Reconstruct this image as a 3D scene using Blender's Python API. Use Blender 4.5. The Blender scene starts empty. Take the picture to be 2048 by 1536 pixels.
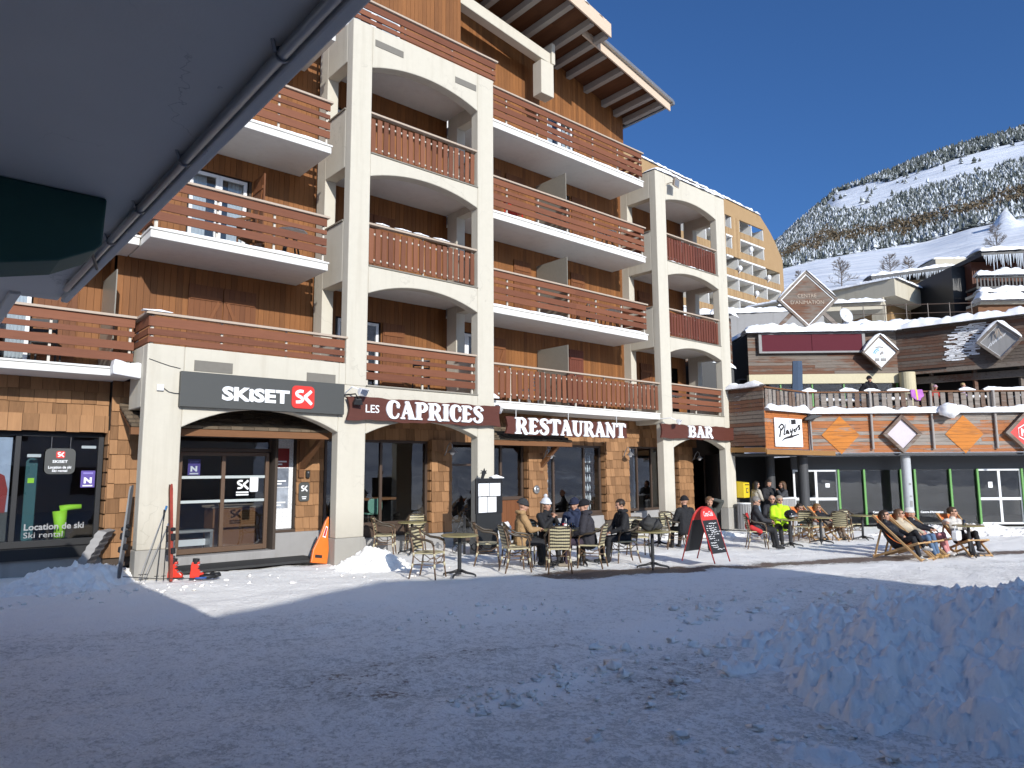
import bpy, bmesh, math, random
import numpy as np
from mathutils import Vector, Matrix, noise as mnoise
random.seed(7)
RAD = math.radians
scene = bpy.context.scene
COL = scene.collection

# ------------------------------------------------------------------ objects
def tag(o, label=None, cat=None, group=None, kind=None):
    if label: o['label'] = label
    if cat: o['category'] = cat
    if group: o['group'] = group
    if kind: o['kind'] = kind
    return o

def thing(name, label, cat, loc=(0, 0, 0), rz=0.0, group=None):
    o = bpy.data.objects.new(name, None)
    o.empty_display_size = 0.2
    COL.objects.link(o)
    o.location = loc
    o.rotation_euler = (0, 0, rz)
    return tag(o, label, cat, group)

def copy_tree(o, parent=None):
    c = o.copy()
    COL.objects.link(c)
    if parent is not None:
        c.parent = parent
        c.matrix_parent_inverse = o.matrix_parent_inverse.copy()
    for ch in list(o.children):
        copy_tree(ch, c)
    return c

def rnd(a, b): return random.uniform(a, b)

class MB:
    """collects shapes, then links them as one mesh object"""
    def __init__(s):
        s.v = []; s.f = []; s.m = []; s.t = []; s.p = []
    def add(s, vs, fs, mat=0, tone=None, M=None):
        n = len(s.v); s.p.append((n, len(s.f)))
        if tone is None: tone = random.random()
        if M is not None: vs = [M @ Vector(p) for p in vs]
        s.v.extend([tuple(p) for p in vs])
        for f in fs:
            s.f.append([i + n for i in f]); s.m.append(mat); s.t.append(tone)
        return s
    def box(s, x0, x1, y0, y1, z0, z1, mat=0, tone=None, M=None):
        vs = [(x, y, z) for z in (z0, z1) for y in (y0, y1) for x in (x0, x1)]
        fs = [(0, 2, 3, 1), (4, 5, 7, 6), (0, 1, 5, 4), (2, 6, 7, 3), (0, 4, 6, 2), (1, 3, 7, 5)]
        return s.add(vs, fs, mat, tone, M)
    def bar(s, a, b, w, h, mat=0, tone=None, up=(0, 0, 1), M=None):
        a = Vector(a); b = Vector(b); d = (b - a).normalized(); up = Vector(up)
        if abs(d.dot(up)) > .98: up = Vector((0, 1, 0))
        r = d.cross(up).normalized(); u = r.cross(d)
        vs = []
        for p in (a, b):
            for i, j in ((-1, -1), (1, -1), (1, 1), (-1, 1)):
                vs.append(p + r * i * w / 2 + u * j * h / 2)
        fs = [(3, 2, 1, 0), (4, 5, 6, 7), (0, 1, 5, 4), (1, 2, 6, 5), (2, 3, 7, 6), (3, 0, 4, 7)]
        return s.add(vs, fs, mat, tone, M)
    def prism(s, poly, axis, a0, a1, mat=0, tone=None, M=None):
        """poly: list of 2d points in the plane normal to axis"""
        n = len(poly)
        def p3(p, a):
            if axis == 'y': return (p[0], a, p[1])
            if axis == 'x': return (a, p[0], p[1])
            return (p[0], p[1], a)
        vs = [p3(p, a0) for p in poly] + [p3(p, a1) for p in poly]
        fs = [list(range(n)), list(range(2 * n - 1, n - 1, -1))]
        for i in range(n):
            j = (i + 1) % n
            fs.append((i, i + n, j + n, j))
        return s.add(vs, fs, mat, tone, M)
    def tube(s, pts, r, n=8, mat=0, tone=None, caps=True, M=None, closed=False):
        pts = [Vector(p) for p in pts]
        if not isinstance(r, (list, tuple)): r = [r] * len(pts)
        k = len(pts); vs = []; fs = []
        prev = None
        for i, p in enumerate(pts):
            if closed: d = pts[(i + 1) % k] - pts[i - 1]
            else: d = pts[min(i + 1, k - 1)] - pts[max(i - 1, 0)]
            d = d.normalized() if d.length > 1e-9 else Vector((0, 0, 1))
            if prev is None:
                a = Vector((0, 0, 1)) if abs(d.z) < .9 else Vector((1, 0, 0))
                u = d.cross(a).normalized()
            else:
                u = prev - d * prev.dot(d)
                u = u.normalized() if u.length > 1e-6 else d.orthogonal().normalized()
            prev = u; w = d.cross(u)
            for j in range(n):
                t = 2 * math.pi * j / n
                vs.append(p + (u * math.cos(t) + w * math.sin(t)) * r[i])
        for i in range(k if closed else k - 1):
            b = ((i + 1) % k) * n
            for j in range(n):
                fs.append((i * n + j, i * n + (j + 1) % n, b + (j + 1) % n, b + j))
        if caps and not closed:
            fs.append(list(range(n - 1, -1, -1))); fs.append([(k - 1) * n + j for j in range(n)])
        return s.add(vs, fs, mat, tone, M)
    def lathe(s, prof, n=20, c=(0, 0), mat=0, tone=None, M=None):
        """prof: list of (r, z)"""
        vs = []; fs = []; k = len(prof)
        for r, z in prof:
            for j in range(n):
                t = 2 * math.pi * j / n
                vs.append((c[0] + r * math.cos(t), c[1] + r * math.sin(t), z))
        for i in range(k - 1):
            for j in range(n):
                fs.append((i * n + j, i * n + (j + 1) % n, (i + 1) * n + (j + 1) % n, (i + 1) * n + j))
        fs.append(list(range(n - 1, -1, -1))); fs.append([(k - 1) * n + j for j in range(n)])
        return s.add(vs, fs, mat, tone, M)
    def blob(s, c, r, nu=10, nv=7, jit=0.0, mat=0, tone=None, M=None, seed=0.0):
        vs = []; fs = []
        rr = r if isinstance(r, (tuple, list)) else (r, r, r)
        for i in range(nv + 1):
            ph = math.pi * i / nv
            for j in range(nu):
                t = 2 * math.pi * j / nu
                d = Vector((math.sin(ph) * math.cos(t), math.sin(ph) * math.sin(t), math.cos(ph)))
                k = 1 + jit * mnoise.noise(d * 2.3 + Vector((seed, c[0], c[1]))) if jit else 1
                vs.append((c[0] + d.x * rr[0] * k, c[1] + d.y * rr[1] * k, c[2] + d.z * rr[2] * k))
        for i in range(nv):
            for j in range(nu):
                fs.append((i * nu + j, (i + 1) * nu + j, (i + 1) * nu + (j + 1) % nu, i * nu + (j + 1) % nu))
        return s.add(vs, fs, mat, tone, M)
    def quad(s, a, b, c, d, mat=0, tone=None, M=None):
        return s.add([a, b, c, d], [(0, 1, 2, 3)], mat, tone, M)
    def each(s, name, mats, parent=None, **k):
        """links every shape that was added as an object of its own"""
        out = []
        for i, (v0, f0) in enumerate(s.p):
            v1, f1 = s.p[i + 1] if i + 1 < len(s.p) else (len(s.v), len(s.f))
            q = MB(); q.v = s.v[v0:v1]; q.f = [[j - v0 for j in f] for f in s.f[f0:f1]]; q.m = s.m[f0:f1]; q.t = s.t[f0:f1]
            out.append(q.build(name, mats, parent, **k))
        return out
    def build(s, name, mats, parent=None, smooth=False, bevel=0.0, loc=None):
        me = bpy.data.meshes.new(name)
        me.from_pydata(s.v, [], s.f)
        if not isinstance(mats, (list, tuple)): mats = [mats]
        for m in mats: me.materials.append(m)
        if len(mats) > 1: me.polygons.foreach_set('material_index', s.m)
        at = me.attributes.new('tone', 'FLOAT', 'FACE')
        at.data.foreach_set('value', s.t)
        if smooth: me.polygons.foreach_set('use_smooth', [True] * len(s.f))
        me.update()
        o = bpy.data.objects.new(name, me)
        COL.objects.link(o)
        if parent is not None:
            o.parent = parent
            if parent.type == 'EMPTY' and parent.get('_abs'):
                o.location = -parent.location
        if loc is not None: o.location = loc
        if bevel:
            b = o.modifiers.new('edge', 'BEVEL'); b.width = bevel; b.segments = 2; b.limit_method = 'ANGLE'; b.angle_limit = RAD(40)
        return o

def abs_thing(*a, **k):
    """a thing whose parts are written in place coordinates"""
    o = thing(*a, **k); o['_abs'] = 1
    return o

def text(s, name, mat, parent, origin, width, height, xdir=(1, 0, 0), bold=0.0, depth=0.01, shear=0.0):
    """flat lettering standing upright: lower-left corner at origin, running along xdir, fitted to width x height"""
    cu = bpy.data.curves.new(name, 'FONT')
    cu.body = s; cu.size = 1.0; cu.offset = bold; cu.extrude = 0.0; cu.shear = shear
    cu.resolution_u = 3
    o = bpy.data.objects.new(name, cu)
    COL.objects.link(o)
    bpy.context.view_layer.update()
    me = o.to_mesh()
    n = len(me.vertices); co = np.empty(n * 3); me.vertices.foreach_get('co', co); co = co.reshape(-1, 3)
    faces = [list(p.vertices) for p in me.polygons]
    o.to_mesh_clear()
    bpy.data.objects.remove(o); bpy.data.curves.remove(cu)
    mn = co.min(0); mx = co.max(0)
    sx = width / (mx[0] - mn[0]); sz = height / (mx[1] - mn[1])
    xd = Vector(xdir).normalized(); og = Vector(origin)
    nrm = Vector((xd.y, -xd.x, 0))
    mb = MB(); 
    P = [og + xd * float((c[0] - mn[0]) * sx) + Vector((0, 0, 1)) * float((c[1] - mn[1]) * sz) for c in co]
    mb.add([p + nrm * depth for p in P], faces, tone=.5)
    # side walls along boundary edges
    cnt = {}
    for f in faces:
        for i in range(len(f)):
            e = (f[i], f[(i + 1) % len(f)]); cnt[tuple(sorted(e))] = cnt.get(tuple(sorted(e)), 0) + 1
    if depth > .004:
        vs = []; fs = []
        for (a, b), k in cnt.items():
            if k == 1:
                q = len(vs); vs += [P[a], P[b], P[b] + nrm * depth, P[a] + nrm * depth]; fs.append((q, q + 1, q + 2, q + 3))
        mb.add(vs, fs, tone=.5)
    return mb.build(name, mat, parent)

# ------------------------------------------------------------------ materials
def newmat(name):
    m = bpy.data.materials.new(name); m.use_nodes = True
    nt = m.node_tree
    b = nt.nodes['Principled BSDF']
    return m, nt, b
def N(nt, t, **k):
    n = nt.nodes.new(t)
    for a, v in k.items():
        if a.startswith('i_'):
            n.inputs[a[2:].replace('_', ' ')].default_value = v
        else: setattr(n, a, v)
    return n
def L(nt, a, b): nt.links.new(a, b)
def ramp(nt, fac, stops):
    r = nt.nodes.new('ShaderNodeValToRGB')
    el = r.color_ramp.elements
    while len(el) < len(stops): el.new(0.5)
    for e, (p, c) in zip(el, stops):
        e.position = p; e.color = (c[0], c[1], c[2], 1) if len(c) == 3 else c
    if fac is not None: L(nt, fac, r.inputs['Fac'])
    return r
def coords(nt, scale=(1, 1, 1), rot=(0, 0, 0)):
    tc = nt.nodes.new('ShaderNodeTexCoord'); mp = nt.nodes.new('ShaderNodeMapping')
    mp.inputs['Scale'].default_value = scale; mp.inputs['Rotation'].default_value = rot
    L(nt, tc.outputs['Object'], mp.inputs['Vector'])
    return mp.outputs['Vector']
def noise(nt, vec, scale, detail=4, rough=.55, dist=0.0):
    n = nt.nodes.new('ShaderNodeTexNoise')
    n.inputs['Scale'].default_value = scale; n.inputs['Detail'].default_value = detail
    n.inputs['Roughness'].default_value = rough; n.inputs['Distortion'].default_value = dist
    L(nt, vec, n.inputs['Vector'])
    return n.outputs['Fac']
def mixc(nt, fac, a, b, mode='MIX'):
    m = nt.nodes.new('ShaderNodeMix'); m.data_type = 'RGBA'; m.blend_type = mode
    for sock, v in ((0, fac), (6, a), (7, b)):
        if hasattr(v, 'is_linked') or hasattr(v, 'links'): L(nt, v, m.inputs[sock])
        elif isinstance(v, (int, float)): m.inputs[sock].default_value = v
        else: m.inputs[sock].default_value = (v[0], v[1], v[2], 1)
    return m.outputs[2]
def mth(nt, op, a, b=None, c=None, clamp=False):
    m = nt.nodes.new('ShaderNodeMath'); m.operation = op; m.use_clamp = clamp
    for i, v in enumerate((a, b, c)):
        if v is None: continue
        if isinstance(v, (int, float)): m.inputs[i].default_value = v
        else: L(nt, v, m.inputs[i])
    return m.outputs[0]
def bump(nt, b, h, strength=.3, dist=.02):
    n = nt.nodes.new('ShaderNodeBump')
    n.inputs['Strength'].default_value = strength; n.inputs['Distance'].default_value = dist
    L(nt, h, n.inputs['Height']); L(nt, n.outputs['Normal'], b.inputs['Normal'])
def tone(nt):
    a = nt.nodes.new('ShaderNodeAttribute'); a.attribute_name = 'tone'
    return a.outputs['Fac']
def sepz(nt):
    g = nt.nodes.new('ShaderNodeNewGeometry'); s = nt.nodes.new('ShaderNodeSeparateXYZ')
    L(nt, g.outputs['Normal'], s.inputs[0]); return s.outputs['Z']
MATS = {}
def flat(name, col, rough=.6, metal=0.0, var=.12, scale=12.0, spec=.4, bmp=0.0):
    """a painted or plain surface with slight wear"""
    if name in MATS: return MATS[name]
    m, nt, b = newmat(name)
    v = coords(nt); n = noise(nt, v, scale, 5)
    c = mixc(nt, n, tuple(x * (1 - var) for x in col), tuple(min(1, x * (1 + var)) for x in col))
    t = tone(nt)
    c = mixc(nt, mth(nt, 'MULTIPLY', t, var), c, tuple(x * .55 for x in col))
    L(nt, c, b.inputs['Base Color'])
    b.inputs['Roughness'].default_value = rough; b.inputs['Metallic'].default_value = metal
    b.inputs['Specular IOR Level'].default_value = spec
    if bmp: bump(nt, b, n, bmp, .01)
    MATS[name] = m
    return m
def woodmat(name, dark, light, axis='z', rough=.65, grey=None, spread=1.0, grain=1.0):
    """planks: per-plank tone, long grain along axis, optional grey weathering"""
    m, nt, b = newmat(name)
    sc = {'z': (14, 14, 1.0), 'x': (1.0, 14, 14), 'y': (14, 1.0, 14)}[axis]
    v = coords(nt, sc)
    t = tone(nt)
    # shift the grain from plank to plank
    ad = nt.nodes.new('ShaderNodeVectorMath'); ad.operation = 'ADD'
    cb = nt.nodes.new('ShaderNodeCombineXYZ')
    s7 = mth(nt, 'MULTIPLY', t, 37.0)
    for i in range(3): L(nt, s7, cb.inputs[i])
    L(nt, v, ad.inputs[0]); L(nt, cb.outputs[0], ad.inputs[1])
    g = noise(nt, ad.outputs[0], 2.2 * grain, 6, .65, .6)
    big = noise(nt, coords(nt, (1, 1, 1)), .9, 3)
    f = mth(nt, 'ADD', mth(nt, 'MULTIPLY', t, .55 * spread), mth(nt, 'MULTIPLY', g, .75))
    f = mth(nt, 'SUBTRACT', f, .18, clamp=True)
    c = mixc(nt, f, dark, light)
    c = mixc(nt, mth(nt, 'MULTIPLY', big, .45), c, dark)
    if grey is not None:
        w = ramp(nt, noise(nt, ad.outputs[0], 1.1, 6, .7, .3), [(.40, (0, 0, 0)), (.58, (1, 1, 1))])
        c = mixc(nt, mth(nt, 'MULTIPLY', w.outputs[0], .9), c, grey)
    L(nt, c, b.inputs['Base Color'])
    b.inputs['Roughness'].default_value = rough; b.inputs['Specular IOR Level'].default_value = .3
    bump(nt, b, g, .35, .006)
    MATS[name] = m
    return m
def stuccomat(name, col, stain=(.30, .25, .17), amt=.35, bmp=.22, splash=False):
    m, nt, b = newmat(name)
    v = coords(nt)
    fine = noise(nt, v, 90, 4, .6)
    mid = noise(nt, v, 5.5, 6, .65)
    # dirt running down the wall
    st = noise(nt, coords(nt, (3.5, 3.5, .22)), 1.0, 6, .6)
    k = ramp(nt, st, [(.52, (0, 0, 0)), (.75, (1, 1, 1))])
    c = mixc(nt, mid, tuple(x * .9 for x in col), tuple(min(1, x * 1.06) for x in col))
    c = mixc(nt, mth(nt, 'MULTIPLY', k.outputs[0], amt), c, stain)
    if splash:      # dirt thrown up from the street and fine cracks
        sp = nt.nodes.new('ShaderNodeSeparateXYZ'); L(nt, v, sp.inputs[0])
        f = mth(nt, 'MULTIPLY', mth(nt, 'SUBTRACT', 1.35, sp.outputs['Z']), .9, clamp=True)
        c = mixc(nt, mth(nt, 'MULTIPLY', mth(nt, 'MULTIPLY', f, mid), 1.0, clamp=True), c, (.20, .175, .14))
        cr_ = nt.nodes.new('ShaderNodeTexVoronoi'); cr_.feature = 'DISTANCE_TO_EDGE'; cr_.inputs['Scale'].default_value = .42
        wv = nt.nodes.new('ShaderNodeVectorMath'); wv.operation = 'ADD'; nn = nt.nodes.new('ShaderNodeTexNoise'); nn.inputs['Scale'].default_value = 2.6; nn.inputs['Detail'].default_value = 6
        L(nt, v, nn.inputs['Vector']); L(nt, v, wv.inputs[0]); L(nt, nn.outputs['Color'], wv.inputs[1]); L(nt, wv.outputs[0], cr_.inputs['Vector'])
        k3 = ramp(nt, cr_.outputs['Distance'], [(.0, (1, 1, 1)), (.006, (0, 0, 0))])
        c = mixc(nt, mth(nt, 'MULTIPLY', mth(nt, 'MULTIPLY', k3.outputs[0], ramp(nt, noise(nt, v, .55, 3), [(.50, (0, 0, 0)), (.58, (1, 1, 1))]).outputs[0]), .30), c, (.17, .15, .12))
    c = mixc(nt, mth(nt, 'MULTIPLY', fine, .16), c, tuple(x * .6 for x in col))
    L(nt, c, b.inputs['Base Color'])
    b.inputs['Roughness'].default_value = .9; b.inputs['Specular IOR Level'].default_value = .15
    bump(nt, b, fine, bmp, .008)
    MATS[name] = m
    return m
def snowmat(name, col=(.92, .92, .93), lump=6.0, bmp=.5, dirt=0.0, bd=.04):
    m, nt, b = newmat(name)
    v = coords(nt)
    n1 = noise(nt, v, lump, 8, .62); n2 = noise(nt, v, lump * 9, 4, .6)
    h = mth(nt, 'ADD', n1, mth(nt, 'MULTIPLY', n2, .25))
    c = mixc(nt, n1, tuple(x * .93 for x in col), col)
    if dirt:
        d = ramp(nt, noise(nt, v, 2.3, 8, .7), [(.55, (0, 0, 0)), (.75, (1, 1, 1))])
        c = mixc(nt, mth(nt, 'MULTIPLY', d.outputs[0], dirt), c, (.42, .38, .33))
    L(nt, c, b.inputs['Base Color'])
    b.inputs['Roughness'].default_value = .75; b.inputs['Specular IOR Level'].default_value = .25
    bump(nt, b, h, bmp, bd)
    MATS[name] = m
    return m
def glassmat(name, tint=(.75, .8, .82), refl=1.0):
    m = bpy.data.materials.new(name); m.use_nodes = True
    nt = m.node_tree; nt.nodes.clear()
    o = nt.nodes.new('ShaderNodeOutputMaterial'); mx = nt.nodes.new('ShaderNodeMixShader')
    tr = nt.nodes.new('ShaderNodeBsdfTransparent'); gl = nt.nodes.new('ShaderNodeBsdfGlossy')
    fr = nt.nodes.new('ShaderNodeFresnel'); fr.inputs['IOR'].default_value = 1.5
    tr.inputs['Color'].default_value = (*tint, 1)
    gl.inputs['Roughness'].default_value = .015
    wav = noise(nt, coords(nt), 1.4, 2)
    bp = nt.nodes.new('ShaderNodeBump'); bp.inputs['Strength'].default_value = .05; bp.inputs['Distance'].default_value = .05
    L(nt, wav, bp.inputs['Height']); L(nt, bp.outputs[0], gl.inputs['Normal'])
    f = mth(nt, 'ADD', mth(nt, 'MULTIPLY', fr.outputs[0], 1.5 * refl), .05 * refl, clamp=True)
    L(nt, f, mx.inputs[0]); L(nt, tr.outputs[0], mx.inputs[1]); L(nt, gl.outputs[0], mx.inputs[2])
    L(nt, mx.outputs[0], o.inputs['Surface'])
    MATS[name] = m
    return m

M_STUCCO = stuccomat('stucco_cream', (.56, .515, .42), amt=.30, splash=True)
M_WHITE = flat('white_paint', (.78, .77, .73), .7, var=.08, scale=5)
M_SOFF = stuccomat('balcony_soffit', (.74, .72, .67), (.40, .37, .32), .2, .1)
M_PLINTH = stuccomat('granite_plinth', (.34, .32, .28), (.16, .15, .14), .6, .6)
M_WALLWOOD = woodmat('wall_boards', (.105, .038, .010), (.34, .130, .035), 'z')
M_RAIL = woodmat('rail_boards', (.10, .031, .015), (.26, .092, .042), 'x', .7)
M_SLAT = woodmat('slat_boards', (.095, .031, .015), (.265, .097, .045), 'z', .7)
M_SLATRED = woodmat('slat_boards_red', (.085, .022, .012), (.165, .046, .025), 'z', .6)
M_CAP = flat('handrail_cap', (.42, .33, .25), .7)
M_POST = flat('rail_post_metal', (.55, .50, .42), .5)
M_SHUT = woodmat('shutter_boards', (.085, .028, .010), (.235, .082, .024), 'z')
M_SHINGLE = woodmat('shingle', (.12, .056, .022), (.42, .215, .095), 'z', .8, spread=1.2, grain=.7)
M_ROOFSH = woodmat('roof_shingle', (.060, .042, .026), (.190, .140, .090), 'z', .85)
M_BEAM = woodmat('brown_beam', (.100, .040, .014), (.230, .100, .040), 'x', .7)
M_PURLIN = flat('purlin_paint', (.30, .27, .235), .8)
M_UNDER = woodmat('roof_lining', (.070, .026, .010), (.150, .058, .022), 'y', .8)
M_FASCIA = flat('fascia_paint', (.56, .43, .31), .7)
M_SNOW = snowmat('snow_clean')
M_SNOWPILE = snowmat('snow_pile', (.97, .94, .88), 5.0, .5)
M_DKFRAME = flat('bronze_frame', (.060, .038, .026), .45)
M_BRFRAME = flat('brown_frame', (.095, .055, .032), .45)
M_BLACK = flat('black_paint', (.012, .012, .013), .5)
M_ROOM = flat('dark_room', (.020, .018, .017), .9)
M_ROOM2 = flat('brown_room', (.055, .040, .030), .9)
M_PVC = flat('white_window_frame', (.70, .70, .70), .4, var=.04)
M_GLASS = glassmat('window_glass')
M_CURTAIN = flat('curtain', (.50, .51, .53), .9, scale=30)
M_FROST = flat('frosted_panel', (.22, .20, .16), .35)
M_CONC = stuccomat('grey_concrete', (.30, .29, .28), (.18, .17, .16), .5, .5)
M_METAL = flat('galvanised_metal', (.33, .33, .33), .4, .7)
M_SIGNW = flat('white_lettering', (.80, .80, .80), .5, var=.02)
M_RED = flat('sign_red', (.62, .030, .022), .45, var=.05)
# ------------------------------------------------------------------ ground and terrain
def gz(u, v=0.0):
    return .30 - .018 * min(max(u, -10.0), 25.0)
def fbm(x, y, s, o=4, seed=0.0, H=.9):
    return mnoise.fractal(Vector((x * s + seed, y * s - seed, seed * .7)), H, 2.1, o)
def grid_mesh(xs, ys, zf):
    nx = len(xs); vs = [(x, y, zf(x, y)) for y in ys for x in xs]
    fs = []
    for j in range(len(ys) - 1):
        for i in range(nx - 1):
            a = j * nx + i; fs.append((a, a + 1, a + nx + 1, a + nx))
    return vs, fs
def smooth01(t):
    t = min(1, max(0, t)); return t * t * (3 - 2 * t)

# snow-covered square: trodden snow with the brown paving showing through
def groundmat():
    m, nt, b = newmat('trodden_snow')
    v = coords(nt)
    n1 = noise(nt, v, 3.2, 10, .72); n2 = noise(nt, v, 17, 6, .65); n3 = noise(nt, coords(nt, (1, 1, 1)), .33, 4, .6)
    foot = nt.nodes.new('ShaderNodeTexVoronoi'); foot.inputs['Scale'].default_value = 8.5
    wv = nt.nodes.new('ShaderNodeVectorMath'); wv.operation = 'ADD'
    nn = nt.nodes.new('ShaderNodeTexNoise'); nn.inputs['Scale'].default_value = 5; L(nt, v, nn.inputs['Vector'])
    L(nt, v, wv.inputs[0]); L(nt, nn.outputs['Color'], wv.inputs[1]); L(nt, wv.outputs[0], foot.inputs['Vector'])
    h = mth(nt, 'ADD', mth(nt, 'MULTIPLY', n1, .9), mth(nt, 'MULTIPLY', n2, .5))
    h = mth(nt, 'ADD', h, mth(nt, 'MULTIPLY', foot.outputs['Distance'], .35))
    snow = mixc(nt, n1, (.88, .855, .80), (.98, .955, .90))
    # grit and dirt trodden into the surface
    at = nt.nodes.new('ShaderNodeAttribute'); at.attribute_name = 'dirt'
    dv = at.outputs['Fac']
    g = mth(nt, 'ADD', mth(nt, 'MULTIPLY', n2, .55), mth(nt, 'MULTIPLY', n1, .45))
    g = mth(nt, 'ADD', g, mth(nt, 'MULTIPLY', mth(nt, 'SUBTRACT', n3, .5), .45))
    g = mth(nt, 'ADD', g, mth(nt, 'SUBTRACT', mth(nt, 'MULTIPLY', dv, .60), .30))
    n4 = noise(nt, coords(nt, (1, 1, 1), (0, 0, RAD(41))), 26, 7, .7, .6); n5 = noise(nt, v, 7.5, 8, .75)
    fl = mth(nt, 'ADD', mth(nt, 'MULTIPLY', n4, .55), mth(nt, 'MULTIPLY', n5, .45))
    fl = mth(nt, 'ADD', fl, mth(nt, 'MULTIPLY', mth(nt, 'SUBTRACT', dv, .30), .22))
    kf = ramp(nt, fl, [(.535, (0, 0, 0)), (.62, (1, 1, 1))])
    k1 = ramp(nt, g, [(.53, (0, 0, 0)), (.72, (1, 1, 1))])
    k2 = ramp(nt, g, [(.62, (0, 0, 0)), (.70, (1, 1, 1))])
    c = mixc(nt, mth(nt, 'MULTIPLY', k1.outputs[0], .34), snow, (.54, .51, .46))
    c = mixc(nt, mth(nt, 'MULTIPLY', kf.outputs[0], .50), c, (.34, .335, .30))
    pave = mixc(nt, n2, (.055, .034, .024), (.17, .11, .078))
    c = mixc(nt, mth(nt, 'MULTIPLY', k2.outputs[0], .92), c, pave)
    L(nt, c, b.inputs['Base Color'])
    rr = ramp(nt, k2.outputs[0], [(0, (.8, .8, .8)), (1, (.42, .42, .42))])
    L(nt, rr.outputs[0], b.inputs['Roughness']); b.inputs['Specular IOR Level'].default_value = .3
    h = mth(nt, 'SUBTRACT', h, mth(nt, 'MULTIPLY', kf.outputs[0], .35))
    bump(nt, b, h, .60, .045)
    return m
M_GROUND = groundmat()

def axis_steps(c0, c1, fine, lim0, lim1):
    a = list(np.arange(c0, c1, fine)); x = c1; st = fine
    while x < lim1: a.append(x); st *= 1.22; x += st
    b = []; x = c0 - fine; st = fine
    while x > lim0: b.append(x); st *= 1.22; x -= st
    return b[::-1] + a
xs = axis_steps(-3, 26, .11, -1600, 1600); ys = axis_steps(-13, 3, .11, -1600, 1600)
def gh(x, y):
    z = gz(x)
    r = math.hypot(x - 10, y + 4)
    if r < 45:
        z += .028 * fbm(x, y, 1.1, 4, 3.0) + .016 * fbm(x, y, 4.2, 3, 9.0)
    return z - .05
def dirtv(x, y):
    """0 clean snow .. 1 bare paving"""
    d = .45
    # trodden route through the square
    cl = smooth01((y + 4.6) / 1.2)
    d = .42 * (1 - cl) + .08 * cl
    if x > 12.5:  # terrace in front of the bars
        d = .10 if y > -6.6 - (x - 12) * .25 else d
    # bare strip along the front of the terrace and around the group table
    s = abs((y + 4.55 + (x - 11.5) * .32) + .25 * fbm(x, y, .8, 3, 5.0))
    if 8.2 < x < 24: d += 1.0 * max(0, 1 - s / (.62 if x > 12.5 else .55)) ** .7 * smooth01((x - 8.2) / 1.5)
    if 9.2 < x < 12.8 and -4.6 < y < -2.9: d += .35
    if 6.2 < x < 7.1 and -.1 < y < 1.6: d += .5
    if y > -.2 and x < 19: d += .12
    # wall of cleaner snow by the pillars
    if 3.3 < x < 8.8 and -2.6 < y < .3: d -= .35
    if x < 3.2 and y > -3: d -= .25
    # soft wheel and sledge tracks crossing the square
    if y < -2.6 and x < 16:
        for k0, sl in ((-5.2, -.42), (-6.1, -.42), (-7.6, -.20), (-8.5, -.20), (-9.6, .12)):
            q = abs(y - k0 - sl * (x - 4) - .25 * fbm(x, 3.0, .25, 2, k0)) / math.hypot(1, sl)
            d += .13 * math.exp(-(q / .13) ** 2) * (.55 + .9 * fbm(x, y, .6, 2, 6.0))
    # worn patches in the middle of the square
    d += .20 * fbm(x, y, .28, 3, 2.0) + .04 * smooth01((-(y + 8)) / 4)
    for cx, cy, s in ((3.9, -9.0, .5), (4.7, -8.9, .45), (6.3, -6.2, .8), (7.6, -8.2, 1.4)):   # scrapes of fresher snow
        d -= .55 * math.exp(-((x - cx) / s) ** 2 - ((y - cy) / (s * .45)) ** 2)
    return min(1, max(0, d))
vs, fs = grid_mesh(xs, ys, gh)
mb = MB(); mb.add(vs, fs, tone=.5)
ground = mb.build('ground', M_GROUND, smooth=True)
da = ground.data.attributes.new('dirt', 'FLOAT', 'POINT')
da.data.foreach_set('value', [dirtv(p[0], p[1]) if abs(p[0]) < 60 and abs(p[1]) < 60 else .2 for p in vs])
tag(ground, kind='structure')

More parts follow.
